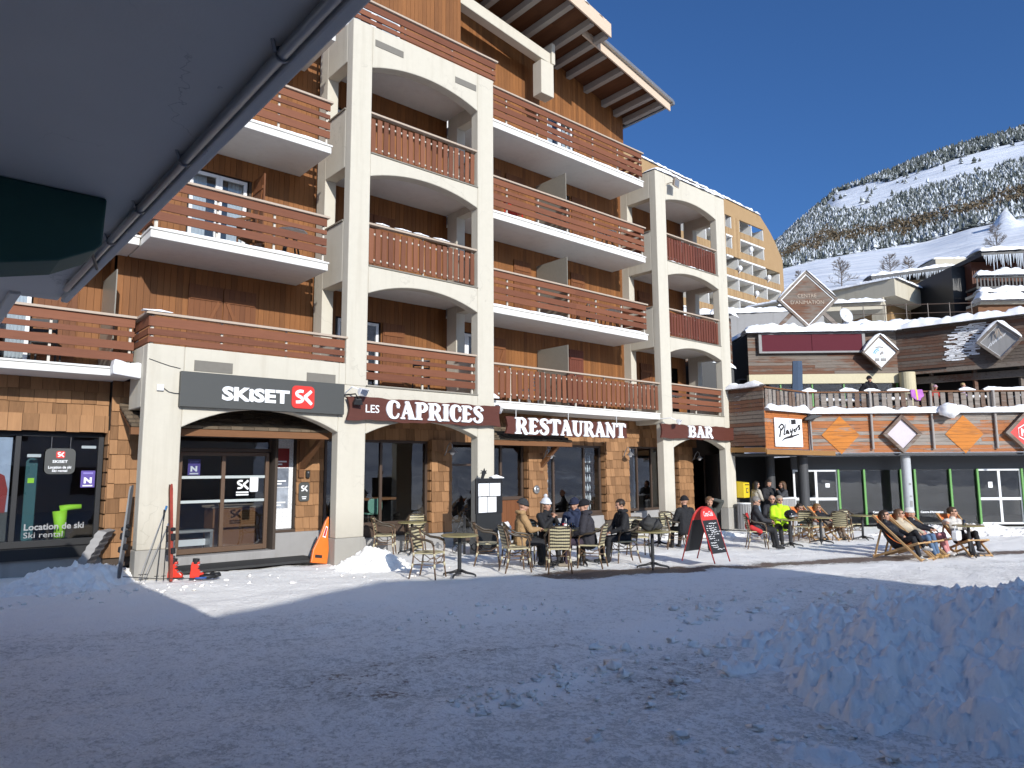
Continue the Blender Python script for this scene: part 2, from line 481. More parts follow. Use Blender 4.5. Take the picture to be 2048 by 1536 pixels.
# heaps of shovelled snow
def heap(name, label, c, rx, ry, hgt, rough, rz=0.0, step=.035, seed=1.0, lumps=1.0, ridge=0.0, mat=None):
    t = MB(); n = int(2.3 * rx / step); m = int(2.3 * ry / step)
    xs = [(-1.15 + 2.3 * i / n) * rx for i in range(n + 1)]; ys = [(-1.15 + 2.3 * j / m) * ry for j in range(m + 1)]
    cs, sn = math.cos(rz), math.sin(rz)
    def zf(x, y):
        wx = c[0] + x * cs - y * sn; wy = c[1] + x * sn + y * cs
        r = math.hypot(x / rx, y / ry) + .18 * fbm(wx, wy, .9 / max(.5, rx * .5), 3, seed)
        base = smooth01(1.06 - r) ** 1.05 * hgt
        k = smooth01((1.12 - r) * 3)
        big = mnoise.turbulence(Vector((wx * 1.1 / rough, wy * 1.1 / rough, seed)), 4, False) - .45
        vd = mnoise.voronoi(Vector((wx * 2.6 / rough, wy * 2.6 / rough, seed * 3)))[0]
        ch = (.42 - vd[0]) * .55 + (vd[1] - vd[0]) * .25
        sm = fbm(wx, wy, 7.5 / rough, 3, seed + 4)
        z = base + k * lumps * (hgt * .36 * big + .27 * rough * ch + .09 * rough * sm + .055 * rough * fbm(wx, wy, 20, 3, seed + 7) + .10 * rough * (mnoise.voronoi(Vector((wx * 6.5 / rough, wy * 6.5 / rough, seed * 2)))[0][1] - mnoise.voronoi(Vector((wx * 6.5 / rough, wy * 6.5 / rough, seed * 2)))[0][0] - .2))
        return gz(wx) - .10 + z * 1.0 + .03 * k - (.25 * smooth01((r - .98) * 5))
    vs, fs = grid_mesh(xs, ys, zf)
    vs = [(c[0] + x * cs - y * sn, c[1] + x * sn + y * cs, z) for x, y, z in vs]
    # keep the object's origin at its base
    og = (c[0], c[1], gz(c[0]))
    t.add([(x - og[0], y - og[1], z - og[2]) for x, y, z in vs], fs, tone=.5)
    o = t.build(name, mat or M_SNOWPILE, smooth=True, loc=og)
    return tag(o, label, 'snow heap')
M_HEAPBIG = snowmat('snow_heap_churned', (.97, .945, .89), 6.0, .45, dirt=.04, bd=.05)
heap('snow_heap', 'big churned heap of ploughed snow in the shade of the square', (9.2, -12.4, 0), 4.85, 4.5, .92, 1.0, RAD(-38), .031, 2.0, .9, mat=M_HEAPBIG)
heap('snow_heap', 'small bright pile of shovelled snow against the pillar beside the orange marker', (7.35, -.75, 0), .95, .85, .46, .5, 0, .022, 5.0, .8)
heap('snow_heap', 'low snow bank along the ski shop front where the skis stand', (2.3, .15, 0), 1.75, .95, .34, .55, RAD(28), .026, 8.0, .8)
heap('snow_heap', 'low ridge of snow at the foot of the pillars of the bar', (19.6, -.15, 0), 2.6, .7, .30, .55, RAD(-8), .03, 11.0, .8)
heap('snow_heap', 'bank of cleared snow in front of the arcade glazing behind the deck chairs', (27.6, -5.3, 0), 3.6, .9, .40, .6, RAD(-42), .035, 14.0, .8)
# loose clods of snow kicked about the square
mb = MB(); rc = random.Random(21)
def clod(x, y, r):
    mb.blob((x, y, gz(x) - .05 + r * .25), (r * rc.uniform(.8, 1.5), r * rc.uniform(.8, 1.3), r * rc.uniform(.5, .9)), 8, 6, 1.6, tone=.5, seed=rc.uniform(0, 50))
for i in range(520):
    a = rc.uniform(0, 6.28); q = rc.uniform(.86, 1.25) ** 1.0; x = 9.0 + 4.6 * q * math.cos(a); y = -12.4 + 4.4 * q * math.sin(a)
    if math.hypot(x, y + 13.6) > 2.2: clod(x, y, rc.choice((.012, .018, .025, .035, .055)))
for cx, cy, n, s in ((3.9, -9.0, 60, .35), (4.7, -8.9, 45, .3), (7.3, -2.2, 30, .7), (3.2, -1.0, 40, .9), (5.2, -1.1, 18, .9), (6.3, -6.2, 50, .8), (18.5, -.9, 60, 1.6), (2.0, -1.0, 50, .8)):
    for i in range(n): clod(rc.gauss(cx, s), rc.gauss(cy, s * .5), rc.choice((.008, .012, .016, .022, .032)))
tag(mb.build('snow_clods', M_SNOWPILE, smooth=True), 'loose clods of snow scattered over the square', 'snow', kind='stuff')
# ------------------------------------------------------------------ mountain
def tabf(tab):
    xs = [p[0] for p in tab]; ys = [p[1] for p in tab]
    return lambda x: float(np.interp(x, xs, ys))
# tangent of elevation of the main lines of the slope, by compass bearing from the square
T_RIDGE = tabf([(20, .12), (45, .20), (58, .265), (62.2, .305), (63.9, .330), (65.2, .347), (65.9, .356), (66.4, .364), (69.3, .376), (72.2, .388), (74.4, .394), (76.5, .396), (80, .40), (95, .43), (125, .36), (160, .22), (200, .17), (240, .24), (280, .34), (310, .30), (340, .16), (380, .12), (405, .20)])
T_LOW = tabf([(20, .10), (45, .17), (58, .255), (62.3, .268), (65.2, .276), (67.9, .278), (71.8, .280), (74.8, .290), (77.9, .290), (90, .30), (125, .24), (160, .15), (200, .12), (240, .16), (280, .22), (340, .10), (380, .10), (405, .17)])
T_PUP = tabf([(60, .40), (65.6, .347), (66.4, .362), (67.6, .368), (70.5, .369), (72.5, .373), (75.2, .380), (78.3, .384), (90, .40)])
T_PLO = tabf([(60, .40), (65.5, .345), (67, .333), (68.6, .331), (70, .337), (71.1, .345), (72.7, .348), (75.2, .351), (77.8, .358), (90, .38)])
CAMP = (0.0, -13.6)
D0, D1, D2 = 150.0, 520.0, 1150.0
def slope_z(b, d):
    tb = .212 if b > 55 else .212 * max(.25, (b + 10) / 65)
    if b < 30.01: b += 360
    if b > 126: tb = .1
    t0 = min(tb, T_LOW(b) * .8)
    n = [(40, -5.0), (D0, D0 * t0), (D1, D1 * T_LOW(b)), (D2, D2 * T_RIDGE(b)), (D2 + 260, D2 * T_RIDGE(b) - 60), (2600, 100)]
    return float(np.interp(d, [p[0] for p in n], [p[1] for p in n]))
def slope_pt(b, d, dz=0.0):
    a = RAD(b)
    return (CAMP[0] + d * math.sin(a), CAMP[1] + d * math.cos(a), slope_z(b, d) + 2.03 + dz)
def dist_for(b, t):
    """distance on the upper slope whose elevation tangent is t"""
    lo, hi = D1, D2
    for _ in range(30):
        m = (lo + hi) / 2
        if slope_z(b, m) / m < t: lo = m
        else: hi = m
    return lo
def pistemat():
    m, nt, b = newmat('mountain_snow')
    v = coords(nt)
    n1 = noise(nt, v, .035, 6, .6)
    # ski tracks and cut-up snow running down the slope
    tr = noise(nt, coords(nt, (.16, .03, .10), (0, 0, RAD(-28))), 1.0, 9, .72, 1.2)
    k = ramp(nt, tr, [(.44, (0, 0, 0)), (.56, (1, 1, 1))])
    c = mixc(nt, k.outputs[0], (.62, .66, .73), (.92, .92, .93))
    c = mixc(nt, mth(nt, 'MULTIPLY', n1, .3), c, (.70, .74, .80))
    L(nt, c, b.inputs['Base Color'])
    b.inputs['Roughness'].default_value = .8; b.inputs['Specular IOR Level'].default_value = .2
    bump(nt, b, tr, .8, 2.2)
    return m
M_PISTE = pistemat()
bs = list(np.arange(30, 58, 2.0)) + list(np.arange(58, 82, .5)) + list(np.arange(82, 126, 1.5)) + list(np.arange(126, 391, 4.0)); ds = [40, 60, 90, 120] + list(np.arange(150, 540, 11)) + list(np.arange(540, 1180, 14)) + [1230, 1320, 1420, 1700, 2100, 2600]
vs = []
for d in ds:
    for b in bs:
        x, y, z = slope_pt(b, d)
        if d > 100: z += min(d, 1150) * .004 * fbm(x, y, .02, 4, 2.0) * (1 if d < 560 else .5)
        # wind-blown cone of snow on the lower slope
        q = math.exp(-((b - 76.9) / .55) ** 2 - ((d - 430) / 30) ** 2)
        z += 11 * q
        vs.append((x, y, z))
nb = len(bs); fs = []
for j in range(len(ds) - 1):
    for i in range(nb - 1):
        a = j * nb + i; fs.append((a, a + nb, a + nb + 1, a + 1))
mb = MB(); mb.add(vs, fs, tone=.5)
tag(mb.build('mountain', M_PISTE, smooth=True), kind='structure')

def forestmat():
    m, nt, b = newmat('snowy_conifers')
    t = tone(nt)
    n = noise(nt, coords(nt), .55, 3, .6)
    g = nt.nodes.new('ShaderNodeNewGeometry'); s = nt.nodes.new('ShaderNodeSeparateXYZ'); L(nt, g.outputs['Normal'], s.inputs[0])
    dk = mixc(nt, n, (.040, .047, .042), (.120, .130, .112))
    br = mixc(nt, n, (.085, .062, .038), (.190, .140, .085))
    lar = ramp(nt, t, [(.70, (0, 0, 0)), (.71, (1, 1, 1))])
    c = mixc(nt, lar.outputs[0], dk, br)
    # snow lodged on the branches; tone below .7 says how snowy the tree is
    sn = mth(nt, 'MULTIPLY', t, mth(nt, 'LESS_THAN', t, .7))
    k = mth(nt, 'ADD', mth(nt, 'MULTIPLY', n, .9), mth(nt, 'MULTIPLY', sn, .75))
    k = ramp(nt, k, [(.70, (0, 0, 0)), (.90, (1, 1, 1))])
    c = mixc(nt, k.outputs[0], c, (.62, .645, .67))
    L(nt, c, b.inputs['Base Color'])
    b.inputs['Roughness'].default_value = .9; b.inputs['Specular IOR Level'].default_value = .1
    return m
M_FOREST = forestmat()
def conifer(mb, p, h, r, tn, tiers=3, n=6):
    x, y, z = p; a0 = rnd(0, 6.3)
    for k in range(tiers):
        zb = z + h * (.08 + .30 * k); zt = z + h * (.50 + .25 * k) if k < tiers - 1 else z + h
        rr = r * (1 - .29 * k); vs = [(x + rnd(-.1, .1) * r, y + rnd(-.1, .1) * r, zt)]
        for j in range(n):
            a = a0 + k + 6.283 * j / n; q = rr * rnd(.65, 1.2)
            vs.append((x + math.cos(a) * q, y + math.sin(a) * q, zb + rnd(-.07, .07) * h))
        for j in range(n):
            mb.add([vs[0], vs[1 + j], vs[1 + (j + 1) % n]], [(0, 1, 2)], tone=min(.69, max(0, tn + rnd(-.22, .22))) if tn < .7 else tn)
def larch(mb, p, h, r):
    x, y, z = p
    for k in range(9):
        a = rnd(0, 6.28); q = r * rnd(.1, 1); zz = z + h * rnd(.15, .95)
        w = r * rnd(.25, .55); c = Vector((x + q * math.cos(a), y + q * math.sin(a), zz))
        d1 = Vector((rnd(-1, 1), rnd(-1, 1), rnd(-.4, 1))).normalized() * w; d2 = Vector((rnd(-1, 1), rnd(-1, 1), rnd(-.4, 1))).normalized() * w
        mb.add([c - d1, c + d2, c + d1 * .8 + d2 * .3], [(0, 1, 2)], tone=rnd(.72, 1))
mb = MB(); rs = random.Random(4)
random.seed(11)
ML = lambda b: .5 * (T_LOW(b) + T_PLO(b)) if b > 65.5 else .5 * (T_LOW(b) + T_RIDGE(b))
count = 0
for i in range(24000):
    b = rs.uniform(58.5, 80.5); u = rs.random()
    tl, tr = T_LOW(b), T_RIDGE(b)
    t = tl + (tr - tl) * u
    d = dist_for(b, t)
    pu, pl = T_PUP(b), T_PLO(b)
    w = .004 * fbm(b, t * 40, 1.1, 3, 4.0)
    onpiste = b > 65.3 and pl + w < t < pu + w * .6
    if onpiste and rs.random() > .012: continue
    # a belt of bare larches across the middle of the forest
    f = (t - tl) / max(.001, (min(pl, tr) - tl))
    lar = .18 < f + .14 * fbm(b, t * 30, .9, 3, 1.0) < .46
    p = slope_pt(b, d, -.6)
    sc = 1.0 + (d - 520) / 1300
    if lar and rs.random() < .72: larch(mb, p, rs.uniform(5, 9), rs.uniform(2.2, 3.8))
    else: conifer(mb, p, rs.uniform(3.8, 8.0) * sc, rs.uniform(1.7, 3.0) * sc, rs.uniform(.05, .62) if t < pu else rs.uniform(0, .45), 2, 5)
    count += 1
for i in range(260):   # trees standing on the crest
    b = rs.uniform(59, 80); p = slope_pt(b, D2 + rs.uniform(-14, 4), -1)
    conifer(mb, p, rs.uniform(5, 11), rs.uniform(2.4, 4.2), rs.uniform(0, .3), 3, 6)
forest = mb.build('forest', M_FOREST)
tag(forest, 'snow dusted conifer and larch forest on the mountainside', 'forest', kind='stuff')

# bare trees on the lower piste
M_TWIG = flat('bare_twigs', (.15, .12, .095), .9)
def bare_tree(b, d, h, label, seed):
    rr = random.Random(seed); x, y, z = slope_pt(b, d, -.4)
    t = thing('bare_tree', label, 'tree', (x, y, z), group='bare trees on the snow slope')
    tr = MB(); tr.tube([(0, 0, 0), (.1, 0, h * .45), (.0, .1, h * .85)], [h * .018, h * .012, h * .004], 6, tone=.4); tr.build('trunk', M_TWIG, t)
    cr = MB()
    def branch(p, dirv, ln, r, lv):
        q = p + dirv * ln
        cr.tube([p, q], [r, r * .55], 3, tone=rr.random(), caps=False)
        if lv == 0: return
        for k in range(4 if lv > 1 else 5):
            nd = (dirv + Vector((rr.uniform(-1, 1), rr.uniform(-1, 1), rr.uniform(-.5, .9))) * .75).normalized()
            branch(p + dirv * ln * rr.uniform(.4, 1), nd, ln * rr.uniform(.5, .75), max(.022, r * .6), lv - 1)
    for k in range(26):
        a = rr.uniform(0, 6.28); zz = h * rr.uniform(.12, .8)
        branch(Vector((0, 0, zz)), Vector((math.cos(a) * .8, math.sin(a) * .8, rr.uniform(.2, .9))).normalized(), h * .26 * (1.2 - zz / h), .085, 2)
    cr.build('crown', M_TWIG, t)
for b, d, h, l, s in ((66.55, 205, 9.5, 'tall bare tree on the snow slope just above the diamond centre sign', 1), (69.8, 215, 8.5, 'bushy bare tree on the snow slope above the flat concrete roof', 2),
                      (71.0, 228, 6.0, 'small bare tree at the foot of the slope above the concrete roof edge', 3), (76.3, 250, 10.0, 'thin bare tree below the pointed snow cone', 4), (63.6, 240, 6.0, 'small bare bush tree on the slope close to the tall tower block', 5)):
    bare_tree(b, d, h, l, s)
# ------------------------------------------------------------------ the apartment building
APT = abs_thing('apartment_building', 'timber and cream apartment block with arched balcony towers above the shops', 'apartment building', (10.0, 2.0, .15))
def arc_pts(x0, x1, zs, za, n=18):
    """circular arch from (x0,zs) over apex za to (x1,zs)"""
    w = (x1 - x0) / 2; h = za - zs; R = (w * w + h * h) / (2 * h); cx = (x0 + x1) / 2; cz = za - R
    a = math.asin(w / R)
    return [(cx + R * math.sin(-a + 2 * a * i / n), cz + R * math.cos(-a + 2 * a * i / n)) for i in range(n + 1)]
def wood_wall(mb, u0, u1, z0, z1, v, holes=(), bw=.125, th=.03, slope=None):
    """vertical boards with open joints; slope(u) gives a raking top"""
    n = max(1, round((u1 - u0) / bw)); w = (u1 - u0) / n
    for i in range(n):
        a = u0 + i * w + .003; b = u0 + (i + 1) * w - .003; c = (a + b) / 2
        top = slope(c) if slope else z1
        cuts = [(h[2], h[3]) for h in holes if h[0] < c < h[1]]
        segs = [(z0, top)]
        for lo, hi in cuts:
            segs = [q for s in segs for q in ((s[0], min(s[1], lo)), (max(s[0], hi), s[1])) if q[1] - q[0] > .02]
        t = rnd(.1, .95); o = rnd(0, .006)
        for lo, hi in segs: mb.box(a, b, v - o, v + th, lo, hi, 0, t)
def wood_wall_v(mb, v0, v1, z0, z1, u, th=.03, bw=.125):
    n = max(1, round((v1 - v0) / bw)); w = (v1 - v0) / n
    for i in range(n): mb.box(u, u + th, v0 + i * w + .003, v0 + (i + 1) * w - .003, z0, z1, 0, rnd(.1, .9))
def shingles(mb, u0, u1, z0, z1, v, row=.27, side=None):
    """split shingles in courses, lower edge kicked out; side: ('u', dir) lays them on a wall that runs along v"""
    k = max(1, round((z1 - z0) / row)); h = (z1 - z0) / k
    for j in range(k):
        x = u0 - rnd(0, .1); zb = z0 + j * h
        while x < u1 - .02:
            w = rnd(.13, .27); a = max(u0, x); b = min(u1, x + w - .006)
            if u1 - b < .05: b = u1; x = u1
            if b - a > .02:
                e = rnd(.030, .048); dz = rnd(-.012, .006); t = random.random()
                zt = zb + h + .03
                if side is None:
                    vs = [(a, v - e, zb + dz), (b, v - e, zb + dz), (b, v - .008, zt), (a, v - .008, zt), (a, v + .02, zb + dz), (b, v + .02, zb + dz), (b, v + .02, zt), (a, v + .02, zt)]
                else:
                    s = side
                    vs = [(v - s * e, a, zb + dz), (v - s * e, b, zb + dz), (v - s * .008, b, zt), (v - s * .008, a, zt), (v + s * .02, a, zb + dz), (v + s * .02, b, zb + dz), (v + s * .02, b, zt), (v + s * .02, a, zt)]
                mb.add(vs, [(0, 1, 2, 3), (7, 6, 5, 4), (0, 4, 5, 1), (1, 5, 6, 2), (3, 2, 6, 7), (0, 3, 7, 4)], 0, t)
            x += w
def snow_strip(mb, a, b, w, h, seed=0.0, n=None):
    """rounded lumpy snow lying along the line a-b"""
    a = Vector(a); b = Vector(b); ln = (b - a).length; d = (b - a) / ln
    s = Vector((-d.y, d.x, 0)).normalized(); n = n or max(4, int(ln / .10)); m = 7
    vs = []; fs = []
    for i in range(n + 1):
        p = a + d * ln * i / n
        k = 1 + .55 * mnoise.noise(Vector((p.x * 1.7, p.y * 1.7, p.z + seed))) + .25 * mnoise.noise(Vector((p.x * 6, p.y * 6, seed)))
        en = min(1, .35 + 3 * min(i, n - i) / n * ln)
        for j in range(m + 1):
            q = math.pi * j / m
            x = -math.cos(q) * w / 2 * (1 + .2 * mnoise.noise(Vector((p.x * 3, seed, j)))); z = math.sin(q) ** .6 * h * k * en
            pp = p + s * x; vs.append((pp.x, pp.y, pp.z + z))
    for i in range(n):
        for j in range(m):
            q = i * (m + 1) + j; fs.append((q, q + 1, q + m + 2, q + m + 1))
    mb.add(vs, fs, tone=.5)

# --- balconies: slab > railing, handrail, post
def rail_horizontal(bal, p0, p1, zf, ends=(), boards=((.80, .17), (.62, .09), (.37, .16), (.17, .16)), capz=1.0, name='railing', posts=True, mat=None):
    """p0-p1 front line, ends: list of further (a,b) lines for the returns"""
    r = MB(); c = MB(); q = MB()
    for a, b in [(p0, p1)] + list(ends):
        A = Vector((a[0], a[1], 0)); B = Vector((b[0], b[1], 0)); ln = (B - A).length; d = (B - A) / ln
        nrm = Vector((d.y, -d.x, 0))
        cuts = [0, ln] if ln < 4.2 else [0, ln * rnd(.42, .58), ln]
        for zb, h in boards:
            for i in range(len(cuts) - 1):
                k0 = A + d * (cuts[i] + (.004 if i else 0)); k1 = A + d * cuts[i + 1]
                dz = rnd(-.006, .006)
                r.bar((k0.x, k0.y, zf + zb + h / 2 + dz), (k1.x, k1.y, zf + zb + h / 2 + rnd(-.006, .006)), .032, h, 0, rnd(.1, .9))
        a2 = A - d * .05; b2 = B + d * .05
        c.bar((a2.x, a2.y, zf + capz), (b2.x, b2.y, zf + capz), .13, .042, 0, .2)
        if posts:
            n = max(1, round(ln / 1.25))
            for i in range(n + 1):
                w = A + d * min(ln - .06, max(.06, ln * i / n)) - nrm * .045
                q.box(w.x - .02, w.x + .02, w.y - .02, w.y + .02, zf, zf + capz - .022, 0, .2)
    r.build(name, mat or M_RAIL, bal); c.build('handrail', M_CAP, bal)
    if posts: q.each('rail_post', M_POST, bal)
def rail_slats(bal, p0, p1, zf, mat, capz=1.0, z0=.10, z1=.90, pitch=.165, w=.118):
    r = MB(); c = MB(); q = MB()
    u0, v = p0; u1 = p1[0]; n = round((u1 - u0) / pitch); pt = (u1 - u0) / n
    for i in range(n):
        a = u0 + pt * (i + .5); dz = rnd(-.015, .015); ti = rnd(-.008, .008)
        r.bar((a - ti, v, zf + z0 + dz), (a + ti, v, zf + z1 + dz), w, .026, 0, random.random(), up=(0, 1, 0))
    for zz in (.2, .8): q.box(u0, u1, v + .016, v + .05, zf + zz - .02, zf + zz + .02, 0, .3)
    for i in range(round((u1 - u0) / 1.3) + 1):
        a = u0 + .04 + (u1 - u0 - .08) * i / round((u1 - u0) / 1.3)
        q.box(a - .02, a + .02, v + .052, v + .092, zf, zf + capz - .024, 0, .2)
    c.box(u0 - .02, u1 + .02, v - .065, v + .065, zf + capz - .022, zf + capz + .02, 0, .2)
    r.build('railing', mat, bal); c.build('handrail', M_CAP, bal); q.each('rail_post', M_POST, bal)
def balcony(u0, u1, v0, v1, zf, th=.19):
    s = MB(); s.box(u0, u1, v0, v1, zf - th, zf - .045, 0, .1)
    s.box(u0 - .02, u1 + .02, v0 - .025, v1, zf - .042, zf, 0, .0)      # drip edge standing proud
    return s.build('balcony', M_SOFF, APT, bevel=.012)

# --- windows: frame > pane, curtain
def window(u0, u1, z0, z1, v, leaves=2, curtain=True, dark=M_ROOM, name='window', host=None, depth=.5, frame=M_PVC, fw=.07, glass=None):
    host = host or APT
    f = MB(); w = (u1 - u0) / leaves
    vf0, vf1 = v + .03, v + .09
    for i in range(leaves):
        a = u0 + i * w; b = a + w
        f.box(a + .002, a + fw, vf0, vf1, z0, z1, 0, .1); f.box(b - fw, b - .002, vf0, vf1, z0, z1, 0, .1)
        f.box(a + fw, b - fw, vf0, vf1, z1 - fw, z1, 0, .1); f.box(a + fw, b - fw, vf0, vf1, z0, z0 + fw * 1.3, 0, .1)
    fo = f.build(name, frame, host)
    p = MB()
    for i in range(leaves):
        a = u0 + i * w + fw; b = u0 + (i + 1) * w - fw
        p.quad((a, v + .06, z0 + fw * 1.3), (b, v + .06, z0 + fw * 1.3), (b, v + .06, z1 - fw), (a, v + .06, z1 - fw))
    p.build('pane', glass or M_GLASS, fo)
    r = MB(); q = depth + v
    r.quad((u0, q, z0), (u1, q, z0), (u1, q, z1), (u0, q, z1)); r.quad((u0, v + .092, z1), (u0, q, z1), (u1, q, z1), (u1, v + .092, z1))
    r.quad((u0, v + .092, z0), (u0, q, z0), (u0, q, z1), (u0, v + .092, z1)); r.quad((u1, v + .092, z0), (u1, q, z0), (u1, q, z1), (u1, v + .092, z1))
    r.quad((u0, v + .092, z0), (u0, q, z0), (u1, q, z0), (u1, v + .092, z0))
    r.build('reveal', dark, fo)
    if curtain:
        c = MB()
        for s in (0, 1):
            x0 = u0 + .06 if s == 0 else u1 - .06 - (u1 - u0) * .26; n = 16; ww = (u1 - u0) * .26
            vs = []; 
            for i in range(n + 1):
                x = x0 + ww * i / n; y = v + .16 + .018 * math.sin(i * 1.9)
                vs += [(x, y, z0 + .05), (x, y, z1 - .04)]
            c.add(vs, [(2 * i, 2 * i + 2, 2 * i + 3, 2 * i + 1) for i in range(n)], tone=.2)
        c.build('curtain', M_CURTAIN, fo, smooth=True)
    return fo
def shutter(u0, u1, z0, z1, v, closed=True, brace=1, mat=None, bars=True):
    s = MB(); n = max(2, round((u1 - u0) / .11)); w = (u1 - u0) / n
    for i in range(n): s.box(u0 + i * w + .002, u0 + (i + 1) * w - .002, v - .045, v - .012, z0, z1, 0, rnd(.2, .8))
    zt = z1 - .28; zb = z0 + .28
    s.box(u0 + .03, u1 - .03, v - .066, v - .047, zt - .04, zt + .04, 0, .9); s.box(u0 + .03, u1 - .03, v - .066, v - .047, zb - .04, zb + .04, 0, .9)
    if brace: 
        a = (u0 + .08, v - .057, zb + .05) if brace > 0 else (u1 - .08, v - .057, zb + .05); b = (u1 - .08, v - .057, zt - .05) if brace > 0 else (u0 + .08, v - .057, zt - .05)
        s.bar(a, b, .018, .07, 0, .9, up=(0, 0, 1))
    return s.build('shutter', mat or M_SHUT, APT)
def shutter_open(u, v0, w, z0, z1, mat=None):
    """a leaf standing square to the wall"""
    s = MB(); n = max(2, round(w / .11)); k = w / n
    for i in range(n): s.box(u, u + .033, v0 - (i + 1) * k + .002, v0 - i * k - .002, z0, z1, 0, rnd(.2, .8))
    s.box(u - .02, u - .002, v0 - w + .03, v0 - .03, z1 - .34, z1 - .26, 0, .9); s.box(u - .02, u - .002, v0 - w + .03, v0 - .03, z0 + .22, z0 + .30, 0, .9)
    s.bar((u - .011, v0 - .08, z0 + .32), (u - .011, v0 - w + .08, z1 - .36), .018, .07, 0, .9)
    s.build('shutter', mat or M_SHUT, APT)

# === tower: front wall, side walls and floors in one stucco part
def tower(u0, u1, ul, ur, v0, vd, floors, arches, ztop, vopen, base_u=None):
    """u0..u1 outside, ul..ur opening, floors: trim heights, arches: (spring, apex) of each opening from the ground up"""
    w = MB(); T = .28
    bu = base_u or u0
    w.box(bu, ul, v0, v0 + T, .66, floors[0], 0, .1) if bu != u0 else None
    zb = floors[0] if bu != u0 else .66
    w.box(u0, ul, v0, v0 + T, zb, ztop, 0, .1); w.box(ur, u1, v0, v0 + T, .66, ztop, 0, .1)
    for i, (zs, za) in enumerate(arches):
        zt = floors[i] if i < len(floors) else ztop
        poly = arc_pts(ul, ur, zs, za) + [(ur, zt), (ul, zt)]
        w.prism(poly, 'y', v0, v0 + T, 0, .1)
    o = w.build('tower_front', M_STUCCO, APT, bevel=.02)
    s = MB(); P = vd - .43
    for side, (a, b) in enumerate(((u0, u0 + T), (u1 - T, u1))):
        s.box(a, b, P, vd, 3.7, ztop, 0, .1)                         # back pilaster
        for i, zf in enumerate(floors):
            nx = floors[i + 1] if i + 1 < len(floors) else ztop
            s.box(a, b, v0 + T, P, zf - .38, zf + 1.0, 0, .1)        # parapet and the beam below it
            if i == len(floors) - 1: s.box(a, b, v0 + T, P, nx - .95, nx, 0, .1)
    s.build('tower_side', M_STUCCO, o, bevel=.015)
    f = MB()
    for zf in floors: f.box(u0 + T + .002, u1 - T - .002, v0 + T + .002, vd + .25, zf - .20, zf - .015, 0, .1)
    f.box(u0 + T + .002, u1 - T - .002, v0 + T + .002, vd + .25, ztop - .55, ztop - .35, 0, .1)
    f.each('tower_floor', M_SOFF, o)
    g = MB()
    g.box(bu - .02, ul + .02, v0 - .022, v0 + T + .022, -.1, .66, 0, .3); g.box(ur - .02, u1 + .02, v0 - .022, v0 + T + .022, -.1, .66, 0, .3)
    g.each('pillar_plinth', M_PLINTH, o, bevel=.015)
    c = MB()
    for zf in floors: 
        for a in (u0, u1 - T): c.box(a - .03, a + T + .03, v0 + T + .004, P - .004, zf + 1.0, zf + 1.035, 0, .9)
        c.box(ul + .002, ur - .002, v0 - .02, v0 + .12, zf + .0015, zf + .03, 0, .5)
    c.each('sill', M_FROST, o)
    return o
T1 = tower(7.1, 11.2, 7.6, 10.68, 0.0, 1.66, [3.87, 6.57, 9.2], [(2.84, 3.18), (5.95, 6.27), (8.66, 8.93), (11.27, 11.56)], 12.30, None, base_u=6.95)
T2 = tower(19.05, 23.3, 19.6, 22.70, .76, 2.46, [3.93, 6.53, 9.20], [(2.77, 3.12), (6.0, 6.27), (8.69, 8.94), (11.39, 11.64)], 12.35, None)
# plates standing for the wall slots, the shade inside put into their colour
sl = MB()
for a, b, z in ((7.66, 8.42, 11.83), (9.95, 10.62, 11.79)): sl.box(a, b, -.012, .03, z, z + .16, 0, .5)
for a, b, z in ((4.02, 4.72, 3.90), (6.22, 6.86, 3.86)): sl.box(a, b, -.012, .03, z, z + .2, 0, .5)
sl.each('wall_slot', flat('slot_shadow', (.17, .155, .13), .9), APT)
# tower railings
for u0, u1, v, fl in ((7.6, 10.68, .10, ((3.87, 'h'), (6.57, 's'), (9.20, 's'))), (19.6, 22.70, .86, ((3.93, 'h'), (6.53, 's'), (9.20, 's')))):
    for zf, k in fl:
        bal = MB(); bal.box(u0 + .03, u1 - .03, v + .12, v + .16, zf + .04, zf + .07, 0, .3)
        b = bal.build('tower_balcony', M_POST, APT)
        if k == 'h': rail_horizontal(b, (u0 + .02, v), (u1 - .02, v), zf)
        else: rail_slats(b, (u0 + .02, v), (u1 - .02, v), zf, M_SLAT if v < .5 else M_SLATRED)
# roof terrace of the first tower
bt = MB(); bt.box(7.38, 10.92, .282, 1.0, 12.15, 12.28, 0, .2); bt = bt.build('roof_terrace', M_SOFF, APT)
rail_horizontal(bt, (7.12, .04), (11.3, .04), 12.30, boards=((.37, .17), (.19, .12), (.05, .10)), capz=.58)

# === street arcade of the ski shop: arched wall with a terrace on top
w = MB(); T = .28
w.box(3.22, 3.85, 0, T, .70, 4.33, 0, .1)
w.prism(arc_pts(3.85, 6.95, 2.85, 3.25) + [(6.95, 4.33), (3.85, 4.33)], 'y', 0, T, 0, .1)
w.box(3.22, 3.5, T, 1.15, 3.2, 4.33, 0, .1)
w.box(6.95, 7.1, .002, T - .002, 3.87, 4.33, 0, .1)
AR = w.build('arcade_front', M_STUCCO, APT, bevel=.02)
g = MB(); g.box(3.20, 3.87, -.022, T + .022, -.05, .70, 0, .3); g.build('pillar_plinth', M_PLINTH, AR, bevel=.015)
f = MB(); f.box(3.502, 7.098, T + .002, 1.9, 3.88, 4.02, 0, .1); f.build('terrace_slab', M_SOFF, AR)
rail_horizontal(AR, (3.24, .05), (7.08, .05), 4.33, ends=[((3.24, 1.15), (3.24, .05))], boards=((.33, .17), (.17, .11), (.03, .10)), capz=.56)

